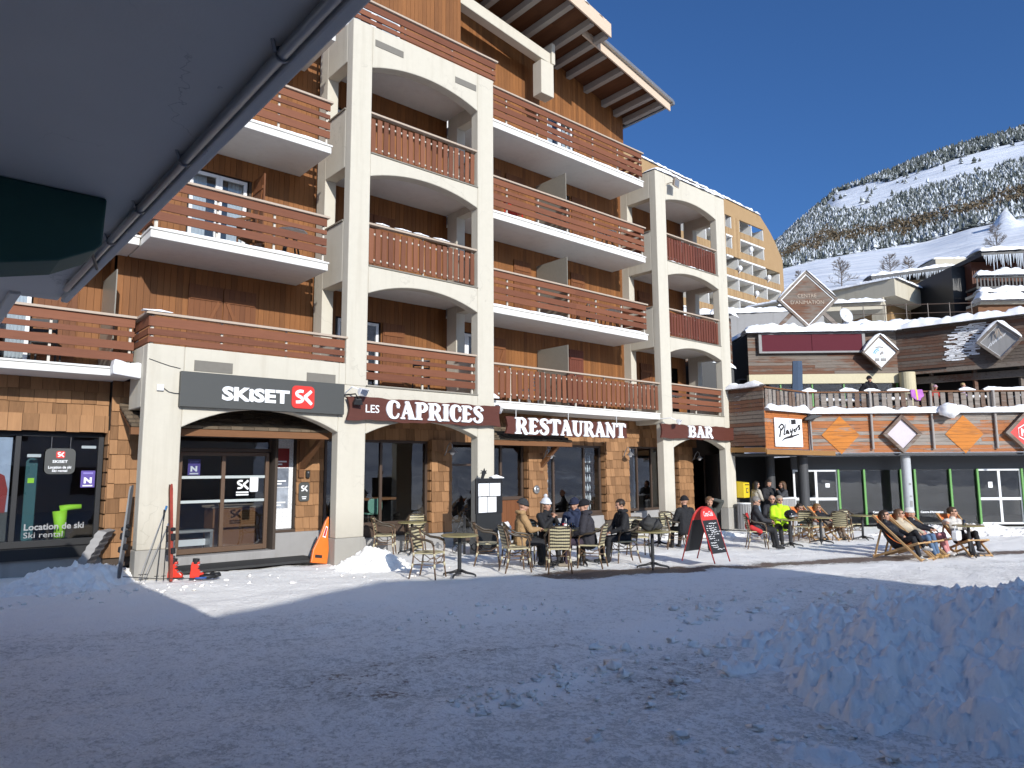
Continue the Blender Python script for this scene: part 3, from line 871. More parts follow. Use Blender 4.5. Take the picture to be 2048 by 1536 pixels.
# === flat balconies on the left
for zf, u0, u1 in ((6.52, 3.2, 6.71), (9.17, 3.2, 6.72), (11.84, 3.2, 6.75)):
    b = balcony(u0, u1, .17, 1.78, zf)
    rail_horizontal(b, (u0 + .05, .22), (u1 - .03, .22), zf, ends=[((u0 + .05, 1.2), (u0 + .05, .22))])
    b2 = balcony(-3.5, u0 - .022, .85, 2.3, zf)
    rail_horizontal(b2, (-3.4, .90), (u0 - .08, .90), zf)
bl = balcony(-3.5, 3.19, .72, 2.3, 3.95, .17)
rail_horizontal(bl, (-3.4, .76), (3.16, .76), 3.95, boards=((.76, .17), (.58, .10), (.34, .15), (.12, .15)), capz=.95)
# === flat balconies between the towers
for zf, k in ((3.90, 's'), (6.50, 'h'), (9.15, 'h'), (11.80, 'h')):
    u1 = 19.045 if zf < 4 else 18.52
    b = balcony(11.222, u1, .86, 2.35, zf, .21)
    if k == 's': rail_slats(b, (11.24, .90), (19.03, .90), zf, M_SLAT, pitch=.215, w=.15)
    else: rail_horizontal(b, (11.24, .90), (u1 - .02, .90), zf, ends=[((u1 - .02, .90), (u1 - .02, 2.0))])
    if zf > 4:
        gl = MB(); gl.box(14.85, 14.875, .96, 2.30, zf + .05, zf + 1.95, 0, .2)
        if zf < 10: gl.build('privacy_panel', M_FROST, b)
gl = MB(); gl.box(14.85, 14.875, .98, 2.30, 3.95, 5.75, 0, .2); gl.build('privacy_panel', M_FROST, bl)
gl = MB(); gl.box(2.86, 2.88, 1.05, 2.2, 3.99, 5.85, 0, .2); gl.build('privacy_panel', M_FROST, bl)

# === timber walls with their openings
roofz = lambda u: 15.62 - .225 * (u - 15.7)
LW = [(4.25, 5.55, 6.57, 8.55), (3.3, 4.5, 9.2, 11.2), (.55, 1.75, 4.0, 5.95)]
wl = MB()
wood_wall(wl, 3.01, 7.45, 3.9, 13.4, 1.78, [h for h in LW if h[0] > 3])
wl.build('timber_wall', M_WALLWOOD, APT)
wl = MB(); wood_wall(wl, -4, 2.98, 3.9, 13.4, 2.30, [LW[2]]); wood_wall_v(wl, 1.812, 2.33, 3.9, 13.4, 2.98); wl.build('timber_wall', M_WALLWOOD, APT)
RW = [(11.55, 12.75, 3.95, 6.0), (15.15, 16.3, 6.55, 8.6), (11.3, 12.6, 9.2, 11.25), (15.15, 16.4, 9.2, 11.2), (11.35, 12.55, 11.85, 13.8), (15.4, 16.7, 11.85, 13.8)]
wl = MB(); wood_wall(wl, 10.95, 19.32, 3.9, 16, 2.35, RW, slope=lambda u: roofz(u) + .25); wl.build('timber_wall', M_WALLWOOD, APT)
TW = [(7.75, 8.95, 3.92, 5.75), (7.45, 8.55, 9.22, 11.05)]
wl = MB(); wood_wall(wl, 7.45, 10.95, 3.7, 12.2, 1.74, TW); wl.build('timber_wall', M_WALLWOOD, APT)
wl = MB(); wood_wall(wl, 19.33, 23.02, 3.7, 12.2, 2.60, [(21.6, 22.5, 3.95, 5.9)]); wl.build('timber_wall', M_WALLWOOD, APT)
wl = MB(); wood_wall(wl, 7.1, 10.86, 12.1, 17, 1.0, [(7.4, 9.0, 12.3, 13.55)]); wood_wall_v(wl, 1.032, 2.34, 12.1, 16.5, 10.83); wl.build('timber_wall', M_WALLWOOD, APT)
# solid core behind the boards
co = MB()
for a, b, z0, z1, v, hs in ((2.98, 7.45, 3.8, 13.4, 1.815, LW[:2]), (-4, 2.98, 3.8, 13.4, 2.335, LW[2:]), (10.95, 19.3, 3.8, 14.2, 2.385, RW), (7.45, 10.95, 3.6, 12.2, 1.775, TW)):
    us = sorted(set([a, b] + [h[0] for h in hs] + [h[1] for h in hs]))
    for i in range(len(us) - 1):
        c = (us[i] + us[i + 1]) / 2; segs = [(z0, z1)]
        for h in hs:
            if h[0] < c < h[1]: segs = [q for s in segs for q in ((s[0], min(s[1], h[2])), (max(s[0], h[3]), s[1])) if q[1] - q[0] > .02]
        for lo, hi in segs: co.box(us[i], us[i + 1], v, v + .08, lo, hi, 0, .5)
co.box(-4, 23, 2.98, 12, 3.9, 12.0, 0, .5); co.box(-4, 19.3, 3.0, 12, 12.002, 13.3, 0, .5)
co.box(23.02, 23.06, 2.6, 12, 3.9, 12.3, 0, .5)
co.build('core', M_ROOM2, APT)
for h, lv, cu in ((LW[0], 2, True), (LW[1], 2, True)): window(h[0] + .04, h[1] - .04, h[2] + .02, h[3] - .03, 1.80, lv, cu)
window(LW[2][0] + .04, LW[2][1] - .04, LW[2][2], LW[2][3] - .03, 2.32, 2, True)
for i, h in enumerate(RW): window(h[0] + .04, h[1] - .04, h[2] + .02, h[3] - .03, 2.36, 2 if i % 2 == 0 else 2, i in (1, 3, 5))
window(7.79, 8.91, 3.95, 5.72, 1.75, 2, False); window(7.49, 8.51, 9.25, 11.0, 1.75, 2, False)
window(7.44, 8.96, 12.33, 13.5, 1.02, 2, True)
# shutters
shutter(4.35, 5.05, 4.05, 5.98, 1.77); shutter(5.07, 5.77, 4.05, 5.98, 1.77, brace=-1)
shutter_open(5.62, 1.75, .62, 6.55, 8.55)
shutter(1.80, 2.45, 4.02, 5.95, 2.29, brace=1)
shutter(12.85, 13.55, 3.98, 5.95, 2.34); shutter(15.6, 16.25, 3.98, 5.95, 2.34, mat=M_SLATRED, brace=0); shutter(16.27, 16.92, 3.98, 5.95, 2.34, mat=M_SLATRED, brace=0)
shutter(11.35, 12.0, 6.55, 8.55, 2.34, brace=0); shutter(12.02, 12.67, 6.55, 8.55, 2.34, brace=0); shutter(16.4, 17.05, 6.55, 8.55, 2.34)
shutter(13.9, 14.6, 6.55, 8.5, 2.34, brace=0); shutter(12.75, 13.4, 9.2, 11.2, 2.34); shutter(16.5, 17.2, 9.2, 11.2, 2.34); shutter(13.6, 14.3, 9.2, 11.2, 2.34)
shutter(8.98, 9.62, 3.93, 5.75, 1.73, brace=0); shutter(8.0, 8.65, 6.6, 8.5, 1.73, brace=0); shutter(8.67, 9.3, 6.6, 8.5, 1.73, brace=0)
shutter(19.8, 20.45, 9.25, 11.2, 2.59, brace=0); shutter(20.2, 20.9, 3.98, 5.9, 2.59); shutter(20.2, 20.9, 6.6, 8.6, 2.59, brace=0)

# === roof: lining boards, purlins, raking beam, bargeboards, gutter, snow
def rake(u): return roofz(u)
r = MB()
for k in range(40):
    a = 7.0 + k * .32; b = a + .315
    if a > 19.6: break
    vf = -.02 if b < 15.85 else .58
    for q0, q1 in ((vf, 1.2), (1.205, 2.6)):
        r.add([(a, q0, rake(a) + .16), (min(b, 19.66), q0, rake(min(b, 19.66)) + .16), (min(b, 19.66), q1, rake(min(b, 19.66)) + .16), (a, q1, rake(a) + .16)], [(0, 1, 2, 3)], 0, random.random())
RF = r.build('roof', M_UNDER, APT)
r = MB(); r.prism([(7, rake(7) + .18), (15.9, rake(15.9) + .18), (15.9, rake(15.9) + .34), (7, rake(7) + .34)], 'y', -.02, 2.6, 0, .4)
r.prism([(15.902, rake(15.902) + .18), (19.7, rake(19.7) + .18), (19.7, rake(19.7) + .30), (15.902, rake(15.902) + .30)], 'y', .55, 2.6, 0, .4)
r.prism([(7, rake(7) + .18), (19.7, rake(19.7) + .18), (19.7, rake(19.7) + .30), (7, rake(7) + .33)], 'y', 2.601, 12, 0, .4)
r.build('roof_deck', M_UNDER, RF)
pu = MB()
for u in (11.9, 12.7, 13.5, 14.3, 15.2, 15.85): pu.box(u - .09, u + .09, .04, 2.345, rake(u) - .06, rake(u) + .155, 0, .2)
for u in (16.45, 17.32, 18.23, 18.87, 19.40): pu.box(u - .09, u + .09, .64, 2.345, rake(u) - .06, rake(u) + .155, 0, .2)
pu.each('purlin', M_PURLIN, RF)
fa = MB()
fa.prism([(7, rake(7) - .05), (15.95, rake(15.95) - .05), (15.95, rake(15.95) + .40), (7, rake(7) + .40)], 'y', -.07, -.022, 0, .1)
fa.prism([(15.3, rake(15.3) - .08), (19.75, rake(19.75) - .08), (19.75, rake(19.75) + .33), (15.3, rake(15.3) + .33)], 'y', .53, .578, 0, .1)
fa.each('bargeboard', M_FASCIA, RF)
ga = MB(); ga.bar((15.28, .47, rake(15.28) + .26), (19.8, .47, rake(19.8) + .26), .11, .10, 0, .4); ga.bar((19.79, .4, rake(19.8) + .2), (19.79, 5.5, rake(19.8) + .2), .1, .12, 0, .4); ga.each('gutter', M_METAL, RF)
sn = MB(); snow_strip(sn, (7, .7, rake(7) + .36), (15.98, .7, rake(15.98) + .36), 1.5, .22, 3.0); snow_strip(sn, (15.4, 1.3, rake(15.4) + .30), (19.8, 1.3, rake(19.8) + .30), 1.62, .22, 5.0)
snow_strip(sn, (12, 6, rake(12) + .3), (19.8, 6, rake(19.8) + .3), 7.5, .3, 7.0); sn.each('roof_snow', M_SNOW, RF, smooth=True)
bm = MB(); bm.prism([(11.0, 15.72), (14.75, 15.22), (14.75, 14.86), (11.0, 15.36)], 'y', 1.45, 1.75, 0, .1)
bm.box(14.30, 14.84, 1.40, 1.80, 13.72, 14.84, 0, .1); bm.box(14.76, 14.9, 1.38, 1.82, 14.845, 15.55, 0, .1)
bm.build('raking_beam', M_STUCCO, APT, bevel=.02)
# snow and fittings on the right tower
sn = MB(); snow_strip(sn, (19.05, 1.15, 12.352), (23.34, 1.15, 12.352), .9, .16, 2.0); snow_strip(sn, (21.9, 1.3, 12.36), (23.3, 1.3, 12.36), .8, .30, 2.5)
for k in range(9):
    a = rnd(19.7, 22.4); snow_strip(sn, (a, .84, 9.235), (a + rnd(.15, .4), .84, 9.235), .11, .07, k, 5)
for k in range(6):
    a = rnd(7.7, 10.2); snow_strip(sn, (a, .09, 7.60), (a + rnd(.2, .5), .09, 7.60), .13, .05, k + 3, 6)
for zf, u0, u1 in ((6.52, 3.2, 6.71), (9.17, 3.2, 6.72)):
    snow_strip(sn, (u0 + .1, .2, zf + .003), (u1 - .1, .2, zf + .003), .07, .035, zf)
for zf in (6.50, 9.15, 11.80): snow_strip(sn, (11.3, .885, zf + .003), (18.4, .885, zf + .003), .07, .04, zf)
snow_strip(sn, (3.1, .03, 4.92), (3.6, .03, 4.92), .14, .05, 1.0); snow_strip(sn, (11.3, .75, 3.93), (11.9, .75, 3.93), .22, .20, 4.0)
sn.each('ledge_snow', M_SNOW, APT, smooth=True)
vp = MB()
for u, v in ((19.3, 3.4), (20.6, 3.4), (21.8, 3.4)):
    vp.lathe([(.075, 12.2), (.075, 13.35), (.11, 13.36), (.10, 13.46), (.0, 13.5)], 8, (u, v), tone=.1)
vp.each('vent_pipe', M_PVC, APT)
# balcony furniture glimpsed behind the rails
def balcony_table(u, v, z, label):
    t = thing('balcony_table', label, 'table', (u, v, z)); a = MB(); a.lathe([(0, .70), (.34, .70), (.35, .715), (.34, .73), (0, .73)], 18, tone=.2); a.build('tabletop', M_PVC, t)
    a = MB()
    for k in range(4): q = k * 1.5708 + .6; a.bar((.25 * math.cos(q), .25 * math.sin(q), 0), (.1 * math.cos(q), .1 * math.sin(q), .70), .03, .03, 0, .3)
    a.each('leg', M_BLACK, t)
def balcony_chair(u, v, z, rz, mat, label):
    t = thing('balcony_chair', label, 'chair', (u, v, z), rz); a = MB(); a.box(-.21, .21, -.21, .21, .42, .45, 0, .2); a.build('seat', mat, t, bevel=.01)
    a = MB()
    for k in range(4): a.box(-.2, .2, .19 + .012 * k, .215 + .012 * k, .52 + .09 * k, .58 + .09 * k, 0, .3)
    a.build('backrest', mat, t)
    for sx in (-1, 1):
        for sy in (-1, 1):
            a = MB(); a.bar((sx * .2, sy * .19, 0), (sx * .19, sy * .19, .42 if sy < 0 else .86), .028, .028, 0, .3); a.build('leg', mat, t)
balcony_chair(5.35, 1.05, 6.52, 2.2, M_BEAM, 'wooden chair behind the rail of the balcony with the curtained window')
balcony_table(6.15, .85, 6.52, 'round white table at the tower end of the balcony with the curtained window')
balcony_table(17.4, 1.5, 6.50, 'small table on the middle balcony close to the far tower'); balcony_chair(16.7, 1.6, 6.50, 1.0, M_BLACK, 'dark chair on the middle balcony close to the far tower')
balcony_table(17.3, 1.5, 9.15, 'table on the second balcony from the roof near the far tower'); balcony_chair(13.2, 1.5, 9.15, .4, M_RED, 'red chair seen through the rail of the second balcony from the roof')
balcony_chair(9.6, .9, 3.87, 2.6, M_BLACK, 'iron chair behind the rail above the name sign'); balcony_table(20.9, 1.7, 3.93, 'table with folded chairs on the balcony above the bar sign')
balcony_chair(13.6, 1.35, 3.90, 3.3, M_PVC, 'white folding chair showing above the slatted rail'); balcony_chair(1.9, 1.6, 3.95, 2.8, M_BLACK, 'dark garden chair behind the rail over the ski shop window')
# ------------------------------------------------------------------ lettering drawn as brush strokes
def ribbon(mb, pts, og, xd, sx, sz, depth, off, tn=.5, mat=0):
    """pts: (x, y, width) in letter units; standing flat on a wall facing nrm"""
    xd = Vector(xd); nrm = Vector((xd.y, -xd.x, 0)); n = len(pts); l = []; r = []
    q = []
    for i in range(n):           # resample so that curves stay round
        q.append(pts[i])
    for i in range(n):
        a = q[max(0, i - 1)]; b = q[min(n - 1, i + 1)]
        dx, dy = (b[0] - a[0]) * sx, (b[1] - a[1]) * sz; ln = math.hypot(dx, dy) or 1
        px, py = -dy / ln, dx / ln; w = q[i][2] / 2 * (sx + sz) / 2
        l.append((q[i][0] * sx + px * w, q[i][1] * sz + py * w)); r.append((q[i][0] * sx - px * w, q[i][1] * sz - py * w))
    def P(p, d): return Vector(og) + xd * p[0] + Vector((0, 0, p[1])) + nrm * d
    vs = [P(p, depth + off) for p in l] + [P(p, depth + off) for p in r] + [P(p, 0) for p in l] + [P(p, 0) for p in r]
    fs = []
    for i in range(n - 1):
        fs += [(i, n + i, n + i + 1, i + 1), (i, i + 1, 2 * n + i + 1, 2 * n + i), (n + i + 1, n + i, 3 * n + i, 3 * n + i + 1)]
    fs += [(0, 2 * n, 3 * n, n), (n - 1, 2 * n - 1, 4 * n - 1, 3 * n - 1)]
    mb.add(vs, fs, mat, tn)
def cr(pts, k=4):
    """catmull-rom through the stroke points"""
    if len(pts) < 3: return pts
    o = []
    for i in range(len(pts) - 1):
        p0 = pts[max(0, i - 1)]; p1 = pts[i]; p2 = pts[i + 1]; p3 = pts[min(len(pts) - 1, i + 2)]
        for j in range(k):
            t = j / k
            o.append(tuple(.5 * (2 * p1[c] + (p2[c] - p0[c]) * t + (2 * p0[c] - 5 * p1[c] + 4 * p2[c] - p3[c]) * t * t + (3 * p1[c] - p0[c] - 3 * p2[c] + p3[c]) * t ** 3) for c in range(3)))
    o.append(pts[-1]); return o
SF = .075
def st(x, w=.26): return [[(x, .0, w * 1.12), (x, .2, w * .92), (x, .5, w * 1.05), (x, .8, w * .92), (x, 1, w * 1.12)], [(x - w * .86, .035, SF), (x + w * .86, .035, SF)], [(x - w * .86, .965, SF), (x + w * .86, .965, SF)]]
BOWL = [(.28, .955, .08), (.50, .94, .13), (.66, .73, .22), (.50, .50, .13), (.28, .485, .07)]
GL = {
 'C': (.80, [[(.70, .70, .20), (.66, .86, .14), (.47, .975, .09), (.24, .86, .22), (.16, .5, .30), (.25, .15, .20), (.47, .025, .09), (.64, .1, .10), (.73, .30, .07)], [(.62, .70, .16), (.76, .70, .16)]]),
 'A': (.88, [[(.12, .04, .10), (.26, .5, .10), (.42, 1.0, .13)], [(.40, 1.0, .16), (.52, .6, .25), (.68, .02, .30)], [(.18, .32, .08), (.58, .36, .09)], [(.0, .035, SF), (.27, .035, SF)], [(.48, .035, SF), (.90, .035, SF)], [(.26, .93, .12), (.40, .99, .08)]]),
 'P': (.78, st(.2) + [BOWL]),
 'R': (.90, st(.2) + [BOWL, [(.40, .48, .12), (.58, .30, .22), (.72, .06, .20), (.88, .04, .07)]]),
 'I': (.42, st(.2)),
 'E': (.74, st(.2) + [[(.2, .945, .11), (.52, .94, .12), (.66, .80, .13)], [(.24, .50, .10), (.46, .50, .12), (.52, .56, .20)], [(.2, .055, .11), (.52, .06, .12), (.68, .22, .13)]]),
 'S': (.74, [[(.66, .74, .20), (.60, .88, .12), (.40, .975, .10), (.19, .88, .18), (.16, .70, .22), (.36, .54, .26), (.56, .38, .24), (.56, .16, .20), (.36, .025, .11), (.14, .1, .12), (.06, .28, .20)]]),
 'T': (.80, [[(.4, 0, .30), (.4, .3, .24), (.4, .7, .24), (.4, .95, .28)], [(.16, .035, SF), (.64, .035, SF)], [(.06, .74, .18), (.05, .90, .12), (.20, .955, .12), (.42, .945, .13), (.62, .955, .12), (.77, .90, .12), (.75, .74, .18)]]),
 'U': (.90, [[(.2, 1, .28), (.2, .6, .24), (.22, .25, .24), (.38, .05, .14), (.56, .05, .10), (.68, .25, .10), (.70, .6, .10), (.70, 1, .13)], [(.0, .965, SF), (.42, .965, SF)], [(.56, .965, SF), (.86, .965, SF)]]),
 'N': (.94, [[(.16, 0, .13), (.15, .5, .10), (.16, .95, .12)], [(.14, .98, .22), (.42, .5, .28), (.74, .0, .20)], [(.76, .1, .10), (.76, .5, .10), (.76, 1, .13)], [(.02, .035, SF), (.32, .035, SF)], [(.60, .965, SF), (.92, .965, SF)], [(.0, .95, .10), (.16, .97, .10)]]),
 'B': (.82, st(.2) + [[(.28, .955, .08), (.50, .94, .12), (.62, .75, .20), (.48, .54, .10), (.28, .52, .07)], [(.28, .50, .07), (.54, .47, .12), (.68, .26, .22), (.50, .05, .12), (.28, .045, .08)]]),
}
def saloon_text(s, name, mat, parent, og, xd, width, height, depth=.035):
    tot = sum(GL[c][0] for c in s) + .04 * (len(s) - 1); sx = width / tot
    mb = MB(); x = 0; k = 0
    for c in s:
        w, strokes = GL[c]
        for p in strokes:
            o = Vector(og) + Vector(xd) * x * sx
            ribbon(mb, [(a, b, w_ * 1.18) for a, b, w_ in cr(p)], o, xd, sx, height, depth, .0006 * (k % 9)); k += 1
        x += w + .04
    return mb.build(name, mat, parent)
def strokes(name, mat, parent, og, xd, size, paths, depth=.006, wide=1.0):
    mb = MB()
    for k, p in enumerate(paths): ribbon(mb, cr([(a, b, c * wide) for a, b, c in p]), og, xd, size[0], size[1], depth, .0005 * (k % 9))
    return mb.build(name, mat, parent)
def round_rect(x0, x1, y0, y1, r, n=5):
    o = []
    for cx, cy, a in ((x1 - r, y1 - r, 0), (x0 + r, y1 - r, 90), (x0 + r, y0 + r, 180), (x1 - r, y0 + r, 270)):
        for i in range(n + 1): t = RAD(a + 90 * i / n); o.append((cx + r * math.cos(t), cy + r * math.sin(t)))
    return o
SKL = [[(.50, .86, .17), (.30, .88, .17), (.13, .76, .17), (.18, .60, .18), (.36, .50, .18), (.47, .36, .17), (.36, .22, .17), (.10, .18, .16)], [(.95, .92, .17), (.62, .56, .19), (.54, .50, .15)], [(.58, .52, .19), (.78, .30, .20), (.98, .08, .17)]]

# ------------------------------------------------------------------ shop fronts under the apartments
M_FRONT = M_DKFRAME
M_GRN = flat('green_chair', (.16, .34, .25), .5)
def shopfront(u0, u1, z0, z1, v, mull=(), dark=M_ROOM, frame=M_DKFRAME, name='shop_window', transom=None, fw=.06):
    f = MB()
    f.box(u0, u0 + fw, v, v + .08, z0, z1, 0, .2); f.box(u1 - fw, u1, v, v + .08, z0, z1, 0, .2)
    f.box(u0 + fw, u1 - fw, v, v + .08, z1 - fw, z1, 0, .2); f.box(u0 + fw, u1 - fw, v, v + .08, z0, z0 + fw * 1.4, 0, .2)
    for m in mull: f.box(m - fw / 2, m + fw / 2, v + .003, v + .077, z0 + fw * 1.4, z1 - fw, 0, .2)
    if transom: f.box(u0 + fw, u1 - fw, v + .006, v + .074, transom - fw / 2, transom + fw / 2, 0, .2)
    o = f.build(name, frame, APT, bevel=.006)
    p = MB(); p.quad((u0 + fw, v + .045, z0 + fw * 1.4), (u1 - fw, v + .045, z0 + fw * 1.4), (u1 - fw, v + .045, z1 - fw), (u0 + fw, v + .045, z1 - fw)); p.build('pane', M_GLASS, o)
    return o
# rooms behind the glass
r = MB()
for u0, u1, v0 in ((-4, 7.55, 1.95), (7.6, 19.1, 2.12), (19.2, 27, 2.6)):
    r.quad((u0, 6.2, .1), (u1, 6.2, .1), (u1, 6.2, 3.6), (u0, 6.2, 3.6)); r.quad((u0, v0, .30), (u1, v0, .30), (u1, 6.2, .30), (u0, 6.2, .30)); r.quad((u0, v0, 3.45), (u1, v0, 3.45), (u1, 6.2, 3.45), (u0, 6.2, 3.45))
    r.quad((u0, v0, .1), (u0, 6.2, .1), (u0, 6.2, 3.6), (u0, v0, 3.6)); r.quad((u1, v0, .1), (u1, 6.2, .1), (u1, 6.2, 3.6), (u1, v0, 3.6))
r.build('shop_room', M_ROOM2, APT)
fl = MB(); fl.box(4.3, 7.4, 1.96, 6.1, .302, .33, 0, .2); fl.build('shop_carpet', flat('red_carpet', (.20, .045, .05), .95), APT)

def shingle_part(name, boxes, sides=()):
    m = MB()
    for u0, u1, z0, z1, v in boxes: shingles(m, u0, u1, z0, z1, v)
    for v0, v1, z0, z1, u, s in sides: shingles(m, v0, v1, z0, z1, u, side=s)
    return m.build(name, M_SHINGLE, APT)
def core(*bx):
    m = MB()
    for b in bx: m.box(*b, 0, .5)
    return m.each('wall_core', M_ROOM2, APT)
# ski shop, window side
shingle_part('shingle_wall', [(-3.5, 2.99, 2.80, 3.08, 1.60), (-3.5, 2.99, 3.10, 3.78, 1.66)])
shingle_part('shingle_pillar', [(3.0, 3.55, .48, 3.75, 1.45)], [(1.47, 1.78, .48, 2.80, 3.0, -1)])
core((-3.5, 2.98, 1.69, 1.80, 2.80, 3.8), (3.02, 3.56, 1.48, 1.9, .3, 3.8), (3.56, 4.22, 1.75, 1.9, .2, 3.8))
o = shopfront(-3.4, 2.97, .72, 2.79, 1.76, mull=(-.4, 1.62), fw=.085, frame=M_BLACK)
b = MB(); b.box(-3.4, 3.0, 1.55, 1.9, .52, .715, 0, .6); b.build('window_sill', M_BLACK, APT)
b = MB(); b.box(-3.4, 3.3, 1.62, 1.9, -.1, .518, 0, .2); b.build('base_wall', M_CONC, APT)
# ski shop, entrance side under the arch
b = MB(); b.box(6.22, 7.6, 1.50, 1.95, -.05, .72, 0, .2); b.box(3.86, 6.215, 1.25, 1.9, -.05, .40, 0, .5); b.each('entrance_step', M_CONC, APT, bevel=.02)
door = shopfront(4.25, 6.1, .42, 2.45, 1.47, mull=(5.14,), frame=M_BRFRAME, name='sliding_door', fw=.075)
o2 = shopfront(4.1, 6.15, 2.46, 2.80, 1.47, frame=M_DKFRAME, fw=.05)
core((3.57, 4.09, 1.55, 1.9, .4, 2.8), (3.57, 7.5, 1.60, 1.9, 2.81, 3.85), (6.16, 6.22, 1.3, 1.9, .4, 2.8), (6.78, 7.42, 1.64, 1.95, .55, 3.3), (7.42, 7.55, 1.9, 2.0, .3, 3.5))
shingle_part('shingle_pillar', [(6.78, 7.42, .52, 2.85, 1.60)], [(1.62, 1.9, .52, 2.85, 7.42, 1)])
b = MB(); b.box(6.2, 6.77, 1.55, 1.8, .725, .78, 0, .4); b.build('panel_sill', M_DKFRAME, APT)
# pent roof over the entrances: shingled slope, lintel beam, brackets
def pent_roof(u0, u1, vt, zt, vb, zb, brackets):
    m = MB(); n = 6; L0 = math.hypot(vt - vb, zt - zb)
    for j in range(n):
        a = 1 - (j + 1) / n; c = 1 - j / n
        x = u0 - rnd(0, .1)
        while x < u1 - .01:
            w = rnd(.16, .30); p = max(u0, x); q = min(u1, x + w - .008)
            if q - p > .03:
                va, za = vb + (vt - vb) * (1 - c), zb + (zt - zb) * (1 - c); vc, zc = vb + (vt - vb) * (1 - a) , zb + (zt - zb) * (1 - a); k = rnd(.02, .04)
                m.add([(p, va - .02, za + k + .02), (q, va - .02, za + k + .02), (q, vc, zc + .012), (p, vc, zc + .012), (p, va - .02, za), (q, va - .02, za), (q, vc, zc - .02), (p, vc, zc - .02)],
                      [(0, 1, 2, 3), (7, 6, 5, 4), (0, 4, 5, 1), (1, 5, 6, 2), (3, 2, 6, 7), (0, 3, 7, 4)], 0, random.random())
            x += w
    o = m.build('pent_roof', M_ROOFSH, APT)
    b = MB(); b.box(u0, u1, vb - .02, vb + .10, zb - .14, zb - .012, 0, .7); b.box(u0, u1, vt - .1, vt, zb - .10, zb - .02, 0, .3); b.build('lintel_beam', M_BEAM, o)
    u = MB(); u.quad((u0, vb + .10, zb - .02), (u1, vb + .10, zb - .02), (u1, vt, zt - .06), (u0, vt, zt - .06)); u.build('roof_lining', M_UNDER, o)
    for k in brackets:
        b = MB(); b.bar((k, vb + .12, zb - .10), (k, vt - .02, zb - .75), .10, .11, 0, .6); b.box(k - .06, k + .06, vt - .10, vt - .01, zb - .95, zb - .13, 0, .5); b.build('bracket', M_BEAM, o)
    return o
pent_roof(3.12, 6.94, 1.60, 3.38, .42, 2.86, (6.86,))
pent_roof(11.95, 14.95, 1.90, 3.28, .98, 2.86, (14.5,))
# bars and restaurant behind the second arch and beyond
shingle_part('shingle_wall', [(7.55, 19.2, 2.82, 3.72, 1.92)])
core((7.55, 19.2, 1.97, 2.1, 2.82, 3.85))
shingle_part('shingle_pillar', [(10.55, 11.20, .46, 2.82, 1.80)], [(1.82, 2.0, .46, 2.82, 11.2, 1), (1.82, 2.0, .46, 2.82, 10.55, -1)])
shingle_part('shingle_pillar', [(13.98, 14.74, .46, 2.82, 1.82)], [(1.84, 2.0, .46, 2.82, 13.98, -1)])
shingle_part('shingle_pillar', [(17.30, 18.45, .46, 2.92, 1.76)], [(1.78, 2.0, .46, 2.82, 17.3, -1), (1.78, 2.0, .46, 2.82, 18.45, 1)])
core((10.57, 11.18, 1.84, 2.1, .2, 2.82), (14.0, 14.72, 1.86, 2.1, .2, 2.82), (17.32, 18.43, 1.80, 2.1, .2, 2.82))
shopfront(7.62, 10.54, .70, 2.82, 1.95, mull=(8.62, 9.15), fw=.07)
b = MB(); b.box(7.6, 11.22, 1.72, 2.1, -.1, .44, 0, .2); b.box(13.95, 14.8, 1.74, 2.1, -.1, .44, 0, .2); b.box(14.8, 19.2, 1.86, 2.1, -.1, .60, 0, .2); b.each('base_wall', M_CONC, APT, bevel=.015)
b = MB(); b.box(7.62, 10.54, 1.88, 2.1, .445, .695, 0, .5); b.box(14.78, 17.28, 1.9, 2.1, .605, .66, 0, .5); b.each('window_sill', M_DKFRAME, APT)
shopfront(11.22, 12.25, .15, 2.82, 2.02, mull=(), frame=M_DKFRAME, name='glass_door', transom=2.2)
shopfront(12.27, 13.95, 1.2, 2.82, 2.0, mull=(13.1,), fw=.07)
b = MB()
for k in range(10): b.box(12.27 + k * .168, 12.27 + k * .168 + .164, 1.98, 2.06, .2, 1.19, 0, rnd(.1, .6))
b.build('timber_panel', M_SHUT, APT)
shopfront(14.78, 17.28, .66, 2.82, 1.95, mull=(15.15, 16.5), fw=.07)
shopfront(18.47, 19.18, .66, 2.82, 1.97, mull=(), fw=.06)
# bar under the second tower
shingle_part('shingle_wall', [(19.2, 23.25, 2.86, 3.80, 2.40)]); core((19.2, 23.25, 2.45, 2.6, 2.86, 3.9))
shingle_part('shingle_pillar', [(21.9, 22.8, .5, 2.86, 2.28)], [(2.3, 2.5, .5, 2.86, 21.9, -1), (2.3, 2.6, .5, 2.86, 22.8, 1)]); core((21.92, 22.78, 2.32, 2.6, .1, 2.86))
shopfront(19.2, 21.88, .62, 2.86, 2.42, mull=(20.5,), fw=.06)
b = MB(); b.box(19.2, 22.85, 2.3, 2.6, -.2, .615, 0, .2); b.build('base_wall', M_CONC, APT, bevel=.015)
shopfront(22.82, 25.4, -.1, 2.5, 2.6, mull=(24.1,), fw=.07, name='glass_door')
core((22.82, 27.0, 2.62, 2.7, 2.52, 3.9))
